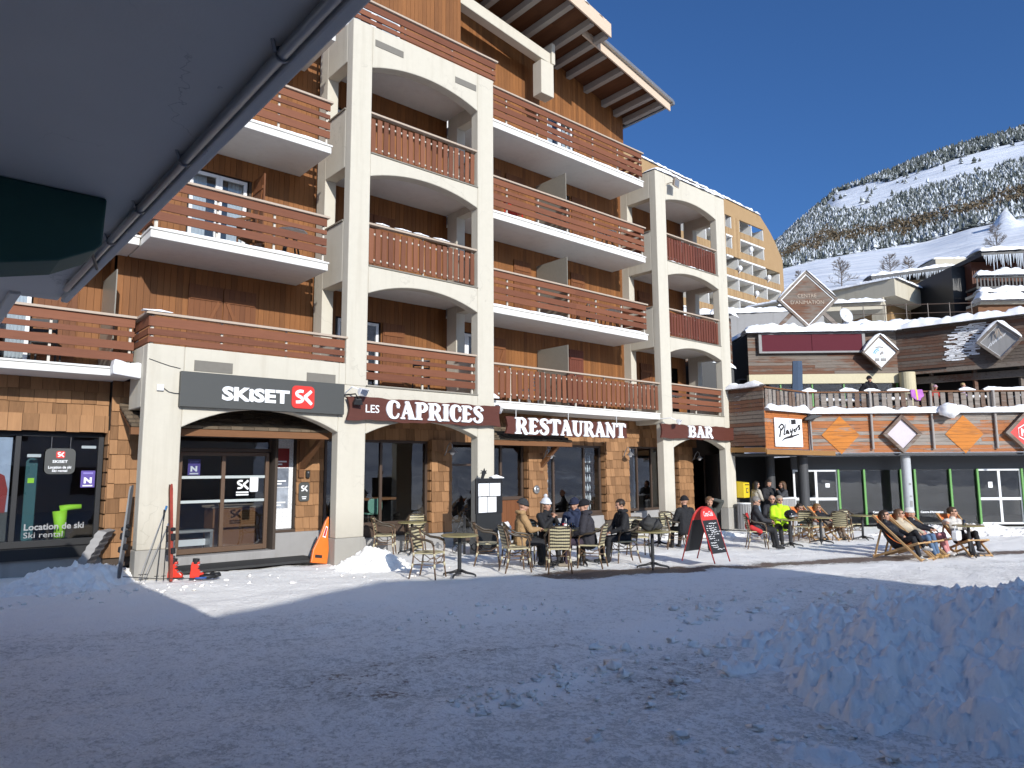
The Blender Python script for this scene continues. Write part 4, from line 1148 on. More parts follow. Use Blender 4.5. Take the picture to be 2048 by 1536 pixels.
# wine bottles standing in racks behind the glass
def bottle_rack(u, v, z0, rows, label):
    t = thing('bottle_rack', label, 'bottle rack', (u, v, z0))
    f = MB()
    for k in range(rows + 1): f.box(0, .34, 0, .16, k * .3, k * .3 + .02, 0, .3)
    f.box(-.02, 0, 0, .16, 0, rows * .3 + .02, 0, .3); f.box(.34, .36, 0, .16, 0, rows * .3 + .02, 0, .3)
    f.build('shelf', M_DKFRAME, t)
    for k in range(rows):
        for i in range(3):
            b = MB(); x = .07 + .1 * i; z = k * .3 + .021
            b.lathe([(.030, z), (.034, z + .02), (.034, z + .13), (.012, z + .18), (.012, z + .235), (0, z + .236)], 8, (x, .07), tone=.2); b.build('bottle', M_PVC if (k + i) % 2 else M_METAL, t, smooth=True)
bottle_rack(16.72, 2.12, .75, 6, 'tall rack of wine bottles behind the restaurant window beside the broad shingle pillar')
bottle_rack(14.82, 2.12, .75, 6, 'rack of wine bottles behind the narrow window next to the round wall ornament')
# counter, benches and chairs glimpsed inside
t = thing('bar_counter', 'high wooden counter inside the window under the name sign', 'counter', (9.2, 3.1, .33)); a = MB(); a.box(-.95, .95, -.25, .25, .96, 1.02, 0, .9); a.build('tabletop', M_BEAM, t)
for x in (-.85, .85):
    a = MB(); a.box(x - .03, x + .03, -.2, .2, 0, .96, 0, .3); a.build('leg', M_BLACK, t)
def bar_chair(u, v, label):
    t = thing('bar_chair', label, 'chair', (u, v, .33), group='green bar chairs inside'); a = MB(); a.box(-.2, .2, -.18, .2, .62, .66, 0, .2); a.build('seat', M_GRN, t, bevel=.02)
    a = MB(); a.prism(round_rect(-.2, .2, .66, 1.02, .12), 'y', -.21, -.18, 0, .2); a.build('backrest', M_GRN, t)
    for sx in (-1, 1):
        for sy in (-1, 1): a = MB(); a.bar((sx * .19, sy * .18, 0), (sx * .15, sy * .14, .62), .022, .022, 0, .2); a.build('leg', M_DKFRAME, t)
bar_chair(9.25, 2.6, 'pale green bar chair nearer the shingle pillar inside the window'); bar_chair(8.72, 2.62, 'pale green bar chair nearer the window mullion inside')
t = thing('ski_bench', 'grey boot bench standing on the red carpet inside the door', 'bench', (5.0, 2.9, .33)); a = MB(); a.box(-.4, .4, -.2, .2, .40, .46, 0, .2); a.build('seat', M_CONC, t, bevel=.02)
for x in (-.36, .36): a = MB(); a.box(x - .03, x + .03, -.18, .18, 0, .4, 0, .2); a.build('leg', M_METAL, t)
a = MB(); a.box(-.33, .33, .12, .15, .1, .24, 0, .2); a.build('boot_tray', M_PVC, t)
t = thing('shop_counter', 'pale wooden shop counter inside behind the second leaf of the sliding door', 'counter', (6.3, 3.4, .33)); a = MB(); a.box(-.8, .8, -.3, .3, 0, .9, 0, .6); a.build('cabinet', M_BEAM, t); a = MB(); a.box(-.85, .85, -.35, .35, .902, .95, 0, .3); a.build('worktop', M_CAP, t)

# --- things shown in the ski shop window
M_PURPLE = flat('purple_print', (.085, .055, .26), .6)
M_CHAR = flat('charcoal_panel', (.055, .056, .052), .55, var=.06)
WIN = (1.62, 2.97)
t = abs_thing('hanging_sign', 'rounded dark sign hanging in the shop window beside the doorway', 'sign', (2.27, 1.72, 2.0))
a = MB(); a.prism(round_rect(2.03, 2.51, 2.02, 2.49, .09), 'y', 1.725, 1.74, 0, .2); a.build('board', M_CHAR, t)
a = MB(); a.prism(round_rect(2.20, 2.34, 2.31, 2.44, .03), 'y', 1.717, 1.724, 0, .1); e = a.build('emblem', M_RED, t); strokes('emblem_mark', M_SIGNW, e, (2.215, 1.716, 2.325), (1, 0, 0), (.11, .10), SKL, .002)
text('SKISET', 'lettering', M_SIGNW, t, (2.15, 1.724, 2.225), .24, .05, bold=.02, depth=.003)
text('Location de ski', 'lettering', M_SIGNW, t, (2.09, 1.724, 2.12), .36, .05, bold=.02, depth=.003); text('Ski rental', 'lettering', M_SIGNW, t, (2.15, 1.724, 2.06), .24, .045, bold=.02, depth=.003)
a = MB()
for u in (2.12, 2.42): a.tube([(u, 1.733, 2.49), (u, 1.733, 2.70)], .004, 4, tone=.2)
a.each('cord', M_METAL, t)
def poster(name, label, u0, u1, z0, z1, v, col, bits):
    t = abs_thing(name, label, 'poster', ((u0 + u1) / 2, v, z0)); a = MB(); a.box(u0, u1, v, v + .006, z0, z1, 0, .1); a.build('sheet', col, t)
    for (n, x0, x1, y0, y1, m) in bits:
        a = MB(); a.box(u0 + x0 * (u1 - u0), u0 + x1 * (u1 - u0), v - .003, v - .0005, z0 + y0 * (z1 - z0), z0 + y1 * (z1 - z0), 0, .2); a.build(n, m, t)
    return t
NB = lambda: [('heading', .15, .85, .80, .90, flat('purple_tint', (.22, .18, .50), .6)), ('footer', .15, .85, .06, .14, M_PVC)]
for u0, u1, z0, z1, v, l in ((2.62, 2.85, 1.77, 2.08, 1.735, 'purple poster with a white N stuck in the corner of the shop window'), (4.46, 4.70, 1.98, 2.30, 1.57, 'purple poster with a white N on the sliding door')):
    t = poster('poster', l, u0, u1, z0, z1, v, M_PURPLE, NB()); text('N', 'lettering', M_SIGNW, t, (u0 + .05, v - .0005, z0 + .075), .13, .11, bold=.05, depth=.003)
t = abs_thing('window_lettering', 'white ski rental lettering stuck on the shop window glass', 'lettering', (2.25, 1.70, .95))
text('Location de ski', 'lettering', flat('frosted_letter', (.30, .30, .30), .6), t, (1.80, 1.800, 1.02), .93, .115, bold=.02, depth=.003); text('Ski rental', 'lettering', MATS['frosted_letter'], t, (1.80, 1.800, .885), .60, .10, depth=.003)
M_SKYP = flat('poster_mountain', (.35, .40, .50), .6, var=.5, scale=3); M_PRED = flat('poster_red', (.24, .020, .018), .6, var=.3)
t = poster('poster', 'large poster of a skier in a red jacket in the shop window', .2, 1.54, .85, 2.68, 1.83, M_SKYP, [('dark_band', 0, 1, 0, .28, M_CHAR)])
a = MB(); a.prism([(1.05, 1.35), (1.50, 1.35), (1.52, 1.75), (1.46, 2.0), (1.32, 2.08), (1.15, 1.98), (1.06, 1.7)], 'y', 1.822, 1.828, 0, .2); a.build('red_jacket', M_PRED, t); a = MB(); a.prism([(1.1, 1.36), (1.45, 1.36), (1.5, 1.0), (1.38, .95), (1.3, 1.2), (1.2, .95), (1.08, 1.0)], 'y', 1.823, 1.827, 0, .3); a.build('dark_trousers', M_CHAR, t)
M_NEON = flat('neon_yellow_green', (.36, .75, .03), .6)
t = abs_thing('shop_mannequin', 'neon green ski jacket displayed low in the shop window', 'mannequin', (2.5, 1.98, .75))
a = MB(); a.tube([(2.38, 2.0, .85), (2.38, 2.0, 1.1), (2.36, 2.0, 1.34)], [.10, .10, .12], 10, tone=.2); a.tube([(2.36, 2.0, 1.37), (2.5, 1.99, 1.40), (2.7, 1.96, 1.41)], [.07, .055, .045], 8, tone=.2); a.build('jacket', M_NEON, t, smooth=True); a = MB(); a.lathe([(.12, .74), (.12, .76), (.03, .78), (.03, .86), (0, .87)], 12, (2.38, 2.0), tone=.2); a.build('stand', M_PVC, t)
t = abs_thing('snowboard', 'teal snowboard standing inside the shop window below the white price strip', 'snowboard', (1.9, 2.15, .75)); a = MB(); a.prism(round_rect(1.80, 1.98, .78, 2.32, .085), 'y', 2.14, 2.16, 0, .3); a.build('board', flat('teal_board', (.03, .10, .11), .4), t); a = MB(); a.box(1.84, 1.94, 2.128, 2.138, 1.86, 1.95, 0, .2); a.build('sticker', M_NEON, t)
poster('price_strip', 'white price strip in the shop window over the snowboard', 1.78, 1.99, 2.33, 2.385, 1.90, M_PVC, []); poster('price_strip', 'white price strip in the shop window over the purple poster', 2.62, 2.86, 2.50, 2.55, 1.86, M_PVC, [])
# --- on the sliding door and beside it
t = abs_thing('door_band', 'two pale frosted bands stuck across the sliding door', 'sticker', (5.1, 1.46, 1.4))
for z in (1.42, 1.91):
    for u0, u1 in ((4.32, 5.10), (5.18, 6.02)): a = MB(); a.box(u0, u1, 1.498, 1.501, z, z + .055, 0, .2); a.build('band', flat('frost_band', (.42, .46, .45), .7, var=.4, scale=70), t)
t = abs_thing('door_emblem', 'white ski shop emblem on the glass of the sliding door', 'sticker', (5.6, 1.46, 1.7)); strokes('emblem_mark', M_SIGNW, t, (5.42, 1.500, 1.66), (1, 0, 0), (.26, .22), SKL, .003)
for z in (1.60, 1.55): a = MB(); a.box(5.42, 5.68, 1.496, 1.499, z, z + .03, 0, .2); a.build('lettering', M_SIGNW, t)
a = MB(); a.prism(round_rect(5.70, 5.88, 1.62, 1.93, .03), 'y', 1.494, 1.498, 0, .2); a.build('paper_notice', M_PVC, t)
def printmat():
    m, nt, b = newmat('scribble_print'); v = coords(nt)
    w = nt.nodes.new('ShaderNodeTexVoronoi'); w.feature = 'DISTANCE_TO_EDGE'; w.inputs['Scale'].default_value = 17; L(nt, v, w.inputs['Vector'])
    n = noise(nt, v, 28, 3, .5, 2.5); k = ramp(nt, n, [(.485, (0, 0, 0)), (.50, (1, 1, 1)), (.53, (1, 1, 1)), (.545, (0, 0, 0))])
    c = mixc(nt, mth(nt, 'MULTIPLY', k.outputs[0], .85), (.80, .80, .80), (.07, .07, .075)); L(nt, c, b.inputs['Base Color']); b.inputs['Roughness'].default_value = .5
    return m
t = abs_thing('advertising_board', 'tall white scribble-patterned panel with photo posters beside the sliding door', 'panel', (6.5, 1.74, .8))
a = MB(); a.box(6.23, 6.76, 1.75, 1.79, .79, 2.80, 0, .2); a.build('board', printmat(), t)
for z0, z1, m in ((2.14, 2.56, M_PRED), (1.71, 2.12, flat('poster_photo', (.14, .16, .20), .5, var=.9, scale=9)), (1.24, 1.69, flat('poster_snow_photo', (.30, .33, .38), .5, var=.9, scale=7))):
    a = MB(); a.box(6.32, 6.66, 1.738, 1.748, z0, z1, 0, .2); p = a.build('poster', m, t)
    a = MB(); a.box(6.36, 6.5, 1.733, 1.737, z0 + .05, z0 + .08, 0, .2); a.box(6.36, 6.6, 1.733, 1.737, z0 + .11, z0 + .14, 0, .2); a.build('caption', M_SIGNW, p)
t = abs_thing('wall_plaque', 'small dark rounded plaque with a white emblem on the shingle pillar', 'sign', (6.92, 1.54, 1.4)); a = MB(); a.prism(round_rect(6.82, 7.07, 1.38, 1.80, .06), 'y', 1.535, 1.552, 0, .2); a.build('board', M_CHAR, t)
strokes('emblem_mark', M_SIGNW, t, (6.86, 1.534, 1.59), (1, 0, 0), (.16, .15), SKL, .003); a = MB(); a.box(6.89, 7.0, 1.531, 1.533, 1.47, 1.49, 0, .2); a.box(6.90, 6.99, 1.531, 1.533, 1.43, 1.45, 0, .2); a.build('lettering', M_SIGNW, t)
t = abs_thing('wall_camera', 'black intercom camera on the shingle pillar above the plaque', 'camera', (7.0, 1.53, 1.95)); a = MB(); a.prism(round_rect(6.97, 7.05, 1.90, 2.06, .02), 'y', 1.49, 1.55, 0, .2); a.build('housing', M_BLACK, t, bevel=.006); a = MB(); a.tube([(7.01, 1.49, 2.02), (7.01, 1.482, 2.02)], .018, 10, tone=.8); a.build('lens', M_METAL, t)

# ------------------------------------------------------------------ signs on the building
t = abs_thing('shop_sign', 'long charcoal ski shop sign with white letters and a red square emblem', 'sign', (5.4, -.1, 3.2)); a = MB(); a.box(3.77, 7.02, -.12, -.004, 3.22, 3.865, 0, .2); a.build('board', M_CHAR, t, bevel=.008)
text('SKiSET', 'lettering', M_SIGNW, t, (4.50, -.12, 3.37), 1.31, .27, bold=.045, depth=.02)
a = MB(); a.prism(round_rect(5.86, 6.335, 3.30, 3.755, .09), 'y', -.142, -.121, 0, .1); e = a.build('emblem', M_RED, t); strokes('emblem_mark', M_SIGNW, e, (5.905, -.143, 3.365), (1, 0, 0), (.38, .32), SKL, .008)
def woodsign(name, label, u0, u1, z0, z1, v, fn, xd=(1, 0, 0)):
    t = abs_thing(name, label, 'sign', ((u0 + u1) / 2, v, z0)); n = 40; top = []; bot = []
    for i in range(n + 1):
        u = u0 + (u1 - u0) * i / n; top.append((u, z1 + .012 * math.sin(u * 5.2) + .008 * math.sin(u * 13))); bot.append((u, z0 + .016 * math.sin(u * 4.1 + 1) + .010 * math.sin(u * 11)))
    lend = [(u0 + .05, z0 + (z1 - z0) * .25), (u0 + .075, (z0 + z1) / 2), (u0 + .05, z0 + (z1 - z0) * .75)]
    rend = [(u1 - .03, z0 + (z1 - z0) * .7), (u1 - .05, (z0 + z1) / 2), (u1 - .03, z0 + (z1 - z0) * .3)]
    a = MB(); a.prism(bot[::1] + rend[::-1] + top[::-1] + lend[::-1], 'y', v, v + .06, 0, .4); a.build('board', M_SIGNB, t); fn(t); return t
M_SIGNB = woodmat('sign_board', (.060, .016, .010), (.130, .040, .026), 'x', .55)
def fcap(t):
    text('LES', 'lettering', M_SIGNW, t, (7.50, -.16, 3.29), .33, .17, depth=.012, bold=.005)
    saloon_text('CAPRICES', 'lettering', M_SIGNW, t, (8.0, -.162, 3.19), (1, 0, 0), 2.70, .385)
woodsign('name_sign', 'red brown wooden name board of the restaurant with white saloon letters on the first tower', 7.06, 11.27, 3.12, 3.62, -.16, fcap)
woodsign('name_sign', 'red brown wooden board saying restaurant hanging under the slatted balcony', 12.1, 17.05, 3.0, 3.46, .62, lambda t: saloon_text('RESTAURANT', 'lettering', M_SIGNW, t, (12.42, .618, 3.02), (1, 0, 0), 4.50, .43))
woodsign('name_sign', 'red brown wooden board saying bar across the second tower arch', 18.72, 23.06, 3.07, 3.54, .60, lambda t: saloon_text('BAR', 'lettering', M_SIGNW, t, (20.2, .598, 3.13), (1, 0, 0), 1.45, .38))
a = MB()
for u in (12.5, 14.5, 16.6): a.tube([(u, .66, 3.44), (u, .66, 3.69)], .012, 6, tone=.3)
a.each('sign_hanger', M_METAL, APT)
# floodlights and lamps
def floodlight(label, p, aim, size=.22, arm=None, mat=None, snow=False):
    t = abs_thing('floodlight', label, 'floodlight', p); P = Vector(p); d = Vector(aim).normalized(); s = d.cross(Vector((0, 0, 1))).normalized(); u = s.cross(d)
    a = MB(); h = size
    vs = [P + d * k + s * i * h * f + u * j * h * .72 * f for k, f in ((-.07, .62), (.05, 1.0)) for i, j in ((-.5, -.5), (.5, -.5), (.5, .5), (-.5, .5))]
    a.add(vs, [(3, 2, 1, 0), (4, 5, 6, 7), (0, 1, 5, 4), (1, 2, 6, 5), (2, 3, 7, 6), (3, 0, 4, 7)], 0, .2); a.build('housing', mat or M_PVC, t, bevel=.01)
    a = MB(); q = [P + d * .053 + s * i * h * .88 + u * j * h * .60 for i, j in ((-.5, -.5), (.5, -.5), (.5, .5), (-.5, .5))]; a.quad(*q); a.build('lamp_glass', M_GLASS if mat is None else M_METAL, t)
    if arm: a = MB(); a.tube([P - d * .06] + [Vector(k) for k in arm], .016, 6, tone=.3); a.build('bracket', mat or M_PVC, t)
    if snow: a = MB(); snow_strip(a, P - s * h * .5 + u * h * .36, P + s * h * .5 + u * h * .36, .16, .09, 1.0, 6); a.build('snow_cap', M_SNOW, t, smooth=True)
    return t
floodlight('white floodlight on an arm beside the start of the restaurant name board', (7.28, -.42, 3.70), (.25, -.75, -.5), .24, [(7.10, -.30, 3.80), (7.05, -.02, 3.66)])
floodlight('black spotlight hanging over the dark end of the restaurant name board', (7.25, -.28, 3.50), (.1, .4, -.8), .20, [(7.2, -.26, 3.66), (7.05, -.02, 3.64)], M_BLACK)
floodlight('white floodlight over the dark end of the bar board', (19.30, .30, 3.60), (.3, -.7, -.5), .24, [(19.0, .4, 3.72), (18.9, .75, 3.70)])
floodlight('white floodlight at the outer end of the bar board', (23.45, .42, 3.62), (.5, -.7, -.3), .26, [(23.35, .6, 3.5), (23.3, .8, 3.5)])
floodlight('snow capped floodlight above the red brown restaurant board', (11.75, .50, 3.62), (.2, -.8, -.5), .26, [(11.6, .7, 3.7), (11.4, .86, 3.75)], None, True)
floodlight('snow covered square spotlight at the top corner of the second tower', (19.75, .42, 11.93), (.2, -.9, -.15), .40, [(19.72, .6, 12.0), (19.7, .77, 12.0)], M_CAP, True)
t = abs_thing('wall_heater', 'white wavy box lamp fixed at the balcony corner beside the arcade', 'lamp', (3.05, .5, 3.75)); a = MB()
vs = []; n = 8
a.prism([(2.78, 3.78), (3.30, 3.72), (3.32, 3.80), (3.30, 3.98), (3.18, 4.02), (3.02, 3.99), (2.9, 4.03), (2.79, 4.05), (2.77, 3.92)], 'y', .38, .66, 0, .1); a.build('housing', M_PVC, t, bevel=.02); a = MB(); a.tube([(3.28, .52, 3.72), (3.30, .45, 3.62), (3.3, .3, 3.58)], .012, 6, tone=.3); a.build('cable', M_BLACK, t)
t = abs_thing('junction_box', 'small grey junction box with a cable on the cream arcade wall', 'junction box', (3.45, -.02, 3.5)); a = MB(); a.box(3.40, 3.51, -.05, -.003, 3.49, 3.60, 0, .2); a.build('housing', M_PVC, t, bevel=.006); a = MB(); a.tube([(3.51, -.03, 3.54), (3.6, -.02, 3.48), (3.7, -.02, 3.46), (3.78, -.02, 3.46)], .006, 5, tone=.3); a.tube([(3.25, -.015, 4.05), (3.45, -.015, 3.99), (3.6, -.015, 3.95), (3.78, -.015, 3.92)], .005, 5, tone=.3); a.build('cable', M_BLACK, t)
def wall_lantern(u, v, z, label):
    t = thing('wall_lantern', label, 'lamp', (u, v, z), group='goose neck lamps on the shingle pillars'); a = MB(); a.tube([(0, 0, -.08), (-.02, -.10, -.02), (-.03, -.2, .16), (0, -.27, .26), (.02, -.33, .20), (.02, -.34, .1)], .014, 7, tone=.3); a.lathe([(.05, -.14), (.05, -.02), (0, -.01)], 10, (0, 0), tone=.3, M=Matrix.Rotation(RAD(90), 4, 'X')); a.build('bracket', M_METAL, t, smooth=True)
    a = MB(); a.lathe([(.03, .1), (.05, .07), (.13, .0), (.14, -.01), (.12, .005), (.03, .08)], 16, (.02, -.34), tone=.3); a.build('lamp_shade', M_METAL, t, smooth=True); a = MB(); a.blob((.02, -.34, -.02), .055, 12, 8, tone=.1); a.build('bulb', M_SIGNW, t, smooth=True)
wall_lantern(10.95, 1.79, 2.52, 'goose neck lamp on the shingle pillar under the second arch'); wall_lantern(18.1, 1.75, 2.52, 'goose neck lamp on the broad sunlit shingle pillar'); wall_lantern(22.75, 2.27, 2.45, 'goose neck lamp on the shingle pillar inside the bar arch'); wall_lantern(14.55, 1.81, 2.45, 'goose neck lamp under the bracket of the small pent roof')
t = abs_thing('wall_ornament', 'round metal ornament on the shingle pillar behind the group table', 'ornament', (14.2, 1.79, 1.48)); a = MB(); a.lathe([(0, -.03), (.10, -.03), (.13, 0), (.10, .03), (0, .035)], 16, (0, 0), tone=.3, M=Matrix.Translation((14.25, 1.76, 1.48)) @ Matrix.Rotation(RAD(90), 4, 'X')); a.build('disc', M_METAL, t, smooth=True); a = MB(); a.blob((14.25, 1.71, 1.49), (.06, .05, .06), 10, 7, .3, tone=.7); a.build('boss', M_METAL, t, smooth=True)
# ------------------------------------------------------------------ the timber activity centre across the square
def weathered(name, paint, amount, grey1=(.17, .145, .125), grey2=(.33, .29, .25)):
    m, nt, b = newmat(name); t = tone(nt)
    ad = nt.nodes.new('ShaderNodeVectorMath'); ad.operation = 'ADD'; cb = nt.nodes.new('ShaderNodeCombineXYZ'); s7 = mth(nt, 'MULTIPLY', t, 41.0)
    for i in range(3): L(nt, s7, cb.inputs[i])
    L(nt, coords(nt, (.8, 9, 9)), ad.inputs[0]); L(nt, cb.outputs[0], ad.inputs[1])
    g = noise(nt, ad.outputs[0], 2.4, 6, .65, .5); big = noise(nt, coords(nt, (.45, .45, 1.0)), 1.3, 4, .6)
    gr = mixc(nt, g, grey1, grey2); pc = mixc(nt, g, tuple(x * .62 for x in paint), paint)
    f = mth(nt, 'ADD', mth(nt, 'ADD', mth(nt, 'MULTIPLY', g, .55), mth(nt, 'MULTIPLY', big, .75)), mth(nt, 'MULTIPLY', mth(nt, 'SUBTRACT', t, .3), .40))
    k = ramp(nt, f, [(.80 - amount * .42, (0, 0, 0)), (.92 - amount * .42, (1, 1, 1))])
    c = mixc(nt, k.outputs[0], gr, pc); d = ramp(nt, noise(nt, ad.outputs[0], 1.3, 4, .6), [(.52, (0, 0, 0)), (.7, (1, 1, 1))])
    c = mixc(nt, mth(nt, 'MULTIPLY', d.outputs[0], .6), c, (.055, .042, .034))
    L(nt, c, b.inputs['Base Color']); b.inputs['Roughness'].default_value = .85; b.inputs['Specular IOR Level'].default_value = .15; bump(nt, b, g, .5, .01)
    return m
M_OLD = weathered('old_orange_boards', (.42, .155, .06), .29); M_OLDO = weathered('orange_boards', (.46, .15, .045), .85); M_OLDB = weathered('old_brown_boards', (.175, .085, .053), .38, (.115, .092, .075), (.24, .20, .165)); M_OLDG = weathered('grey_fence_boards', (.17, .11, .08), .2, (.15, .125, .105), (.30, .26, .225))
M_DIA = weathered('diamond_orange', (.62, .215, .045), 1.05); M_EDGE = woodmat('yellow_edge_beam', (.16, .075, .022), (.40, .205, .065), 'x')
M_CREAM2 = flat('cream_band', (.55, .48, .31), .7); M_GREENP = flat('green_mullion', (.10, .28, .06), .5); M_DGREY = flat('dark_grey_paint', (.045, .045, .047), .6); M_MAROON = flat('maroon_panel', (.085, .010, .018), .7, var=.06, spec=.15)
ANG = math.atan2(-.678, .735)
CE = thing('activity_centre', 'two storey timber activity centre with orange diamonds and a snowy terrace', 'building', (25.67, -.918, 0), ANG)
CEM = Matrix.Translation((25.67, -.918, 0)) @ Matrix.Rotation(ANG, 4, 'Z')
def cthing(name, label, cat, loc, rz=0.0, group=None):
    """a thing placed in the centre's own axes"""
    p = CEM @ Vector(loc); return thing(name, label, cat, p, ANG + rz, group)
def hboards(mb, a, b, z0, z1, h=.135, th=.03, lap=.006):
    """horizontal lapped boards on the wall line a-b (front on the right-hand side going a to b)"""
    A = Vector((a[0], a[1], 0)); B = Vector((b[0], b[1], 0)); ln = (B - A).length; d = (B - A) / ln; n = max(1, round((z1 - z0) / h)); hh = (z1 - z0) / n
    for j in range(n):
        x = 0
        while x < ln - .01:
            w = min(ln - x, rnd(1.6, 3.8)); 
            if ln - x - w < .5: w = ln - x
            p = A + d * (x + .002); q = A + d * (x + w - .002); nr = Vector((d.y, -d.x, 0)); o = nr * rnd(0, lap); t = random.random()
            vs = [p + o + nr * .014, q + o + nr * .014, q + o, p + o]; z = z0 + j * hh
            P = [(v.x, v.y, z + .004) for v in vs[:2]] + [(v.x, v.y, z + hh - .002) for v in vs[2:]]
            b0 = [(v.x - nr.x * th, v.y - nr.y * th, zz) for v, zz in ((p, z + .004), (q, z + .004), (q, z + hh - .002), (p, z + hh - .002))]
            mb.add(P + b0, [(0, 1, 2, 3), (7, 6, 5, 4), (0, 4, 5, 1), (1, 5, 6, 2), (2, 6, 7, 3), (3, 7, 4, 0)], 0, t); x += w
K = (-2.18, -1.72); J = (-3.13, -.50); XR = 13.0
def wallpart(name, segs, mat):
    m = MB()
    for s in segs: hboards(m, *s)
    return m.build(name, mat, CE)
wallpart('timber_front', [((0, 0), (XR, 0), 2.62, 4.06)], M_OLD); wallpart('timber_front', [(K, (0, 0), 2.74, 4.08)], M_OLDO); wallpart('timber_side', [(J, K, 2.86, 4.93)], M_OLDB)
m = MB(); m.bar((K[0], K[1] - .02, 2.64), (.9, .0 - .0, 2.60), .06, .17, 0, .5); m.bar((J[0], J[1], 2.74), (K[0], K[1] - .02, 2.70), .06, .18, 0, .6); m.each('edge_beam', M_EDGE, CE)
m = MB()
m.prism([(0, .04), (XR, .04), (XR, 5.0), (-.6, 5.0), (-3.1, 3.0), (J[0] + .05, J[1] + .05), (K[0] + .04, K[1] + .05)], 'z', 3.0, 4.04, 0, .3)
m.build('terrace_deck', M_CONC, CE)
m = MB(); m.prism([(0, .04), (XR, .04), (XR, 1.25), (-.1, 1.25), (-3.1, 2.6), (J[0] + .06, J[1] + .06), (K[0] + .05, K[1] + .06)], 'z', 2.52, 2.60, 0, .3); m.box(-.3, XR, 1.20, 1.30, 2.0, 2.515, 0, .3); m.build('arcade_ceiling', M_DGREY, CE)
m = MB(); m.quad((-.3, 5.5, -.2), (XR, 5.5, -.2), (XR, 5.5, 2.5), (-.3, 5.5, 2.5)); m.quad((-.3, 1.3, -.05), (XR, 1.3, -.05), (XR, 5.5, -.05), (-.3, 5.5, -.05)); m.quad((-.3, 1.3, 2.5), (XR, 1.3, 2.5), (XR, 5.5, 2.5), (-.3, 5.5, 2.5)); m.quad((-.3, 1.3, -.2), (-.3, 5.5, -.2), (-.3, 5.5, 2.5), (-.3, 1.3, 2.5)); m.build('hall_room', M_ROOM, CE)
m = MB(); m.box(-3.4, -.32, 3.2, 3.3, -.2, 2.6, 0, .3); m.box(-3.5, -3.4, -.3, 3.3, -.2, 2.6, 0, .3); m.each('entrance_wall', M_BLACK, CE)
# glazing: white doors, green mullions
def cwin(name, x0, x1, z0, z1, frame, mids=(), rails=(), fw=.07):
    f = MB(); f.box(x0, x0 + fw, 1.2, 1.27, z0, z1, 0, .1); f.box(x1 - fw, x1, 1.2, 1.27, z0, z1, 0, .1); f.box(x0 + fw, x1 - fw, 1.2, 1.27, z1 - fw, z1, 0, .1); f.box(x0 + fw, x1 - fw, 1.2, 1.27, z0, z0 + fw, 0, .1)
    for q in mids: f.box(q - .045, q + .045, 1.202, 1.268, z0 + fw, z1 - fw, 0, .1)
    for q in rails: f.box(x0 + fw, x1 - fw, 1.205, 1.265, q - .05, q + .05, 0, .1)
    o = f.build(name, frame, CE); p = MB(); p.quad((x0 + fw, 1.235, z0 + fw), (x1 - fw, 1.235, z0 + fw), (x1 - fw, 1.235, z1 - fw), (x0 + fw, 1.235, z1 - fw)); p.build('pane', M_GLASS, o); return o
cwin('glass_door', -.25, 1.46, -.1, 2.0, M_PVC, (.62,), (.88,)); cwin('glass_door', 6.74, 8.40, -.1, 2.0, M_PVC, (7.56,), (.86,))
for x0, x1 in ((1.47, 2.44), (2.45, 3.84), (3.85, 4.36), (4.37, 5.70), (5.71, 6.73)): cwin('window', x0, x1, -.1, 2.0, M_BLACK, (), (), .03)
for x0, x1 in ((8.41, 9.9), (9.91, 11.4), (11.41, 12.9)): cwin('window', x0, x1, -.1, 2.0, M_BLACK, (), (), .03)
for x in (1.465, 2.445, 3.845, 4.365, 5.705, 6.735, 8.405): m = MB(); m.box(x - .035, x + .035, 1.13, 1.199, -.1, 2.0, 0, .2); m.build('mullion', M_GREENP, CE)
for x, z in ((2.72, .33), (4.52, .33)): text("Centre d'Animation", 'lettering', M_SIGNW, CE, (x, 1.225, z), .86, .085, bold=.03, depth=.003)
for x, z in ((.98, 1.32), (7.15, 1.28)): m = MB(); m.box(x, x + .16, 1.222, 1.228, z, z + .22 * (1 if x > 2 else .7), 0, .1); m.build('notice', M_SIGNW, CE)
def column(x, y, r, mat, label):
    t = cthing('column', label, 'column', (x, y, -.1)); m = MB(); m.lathe([(r, 0), (r, 2.63), (0, 2.631)], 24, tone=.2); m.build('shaft', mat, t, smooth=False); return t
c = column(3.68, .42, .165, M_METAL and flat('light_grey_paint', (.42, .43, .44), .55), 'pale grey round column between the green mullions'); m = MB()
for z, h in ((1.52, .07), (1.08, .05), (.72, .22), (.30, .30)): m.prism([(.172 * math.sin(a) - .0, z) for a in (0,)] + [(.06, z), (.06, z + h), (-.02, z + h), (-.02, z)], 'y', -.176, -.168, 0, .5)
m.build('sticker', M_CONC, c)
column(-.15, .42, .19, M_DGREY, 'dark grey round column at the corner of the centre entrance'); column(-1.15, 1.1, .17, M_DGREY, 'dark column deeper in the shade of the centre entrance')
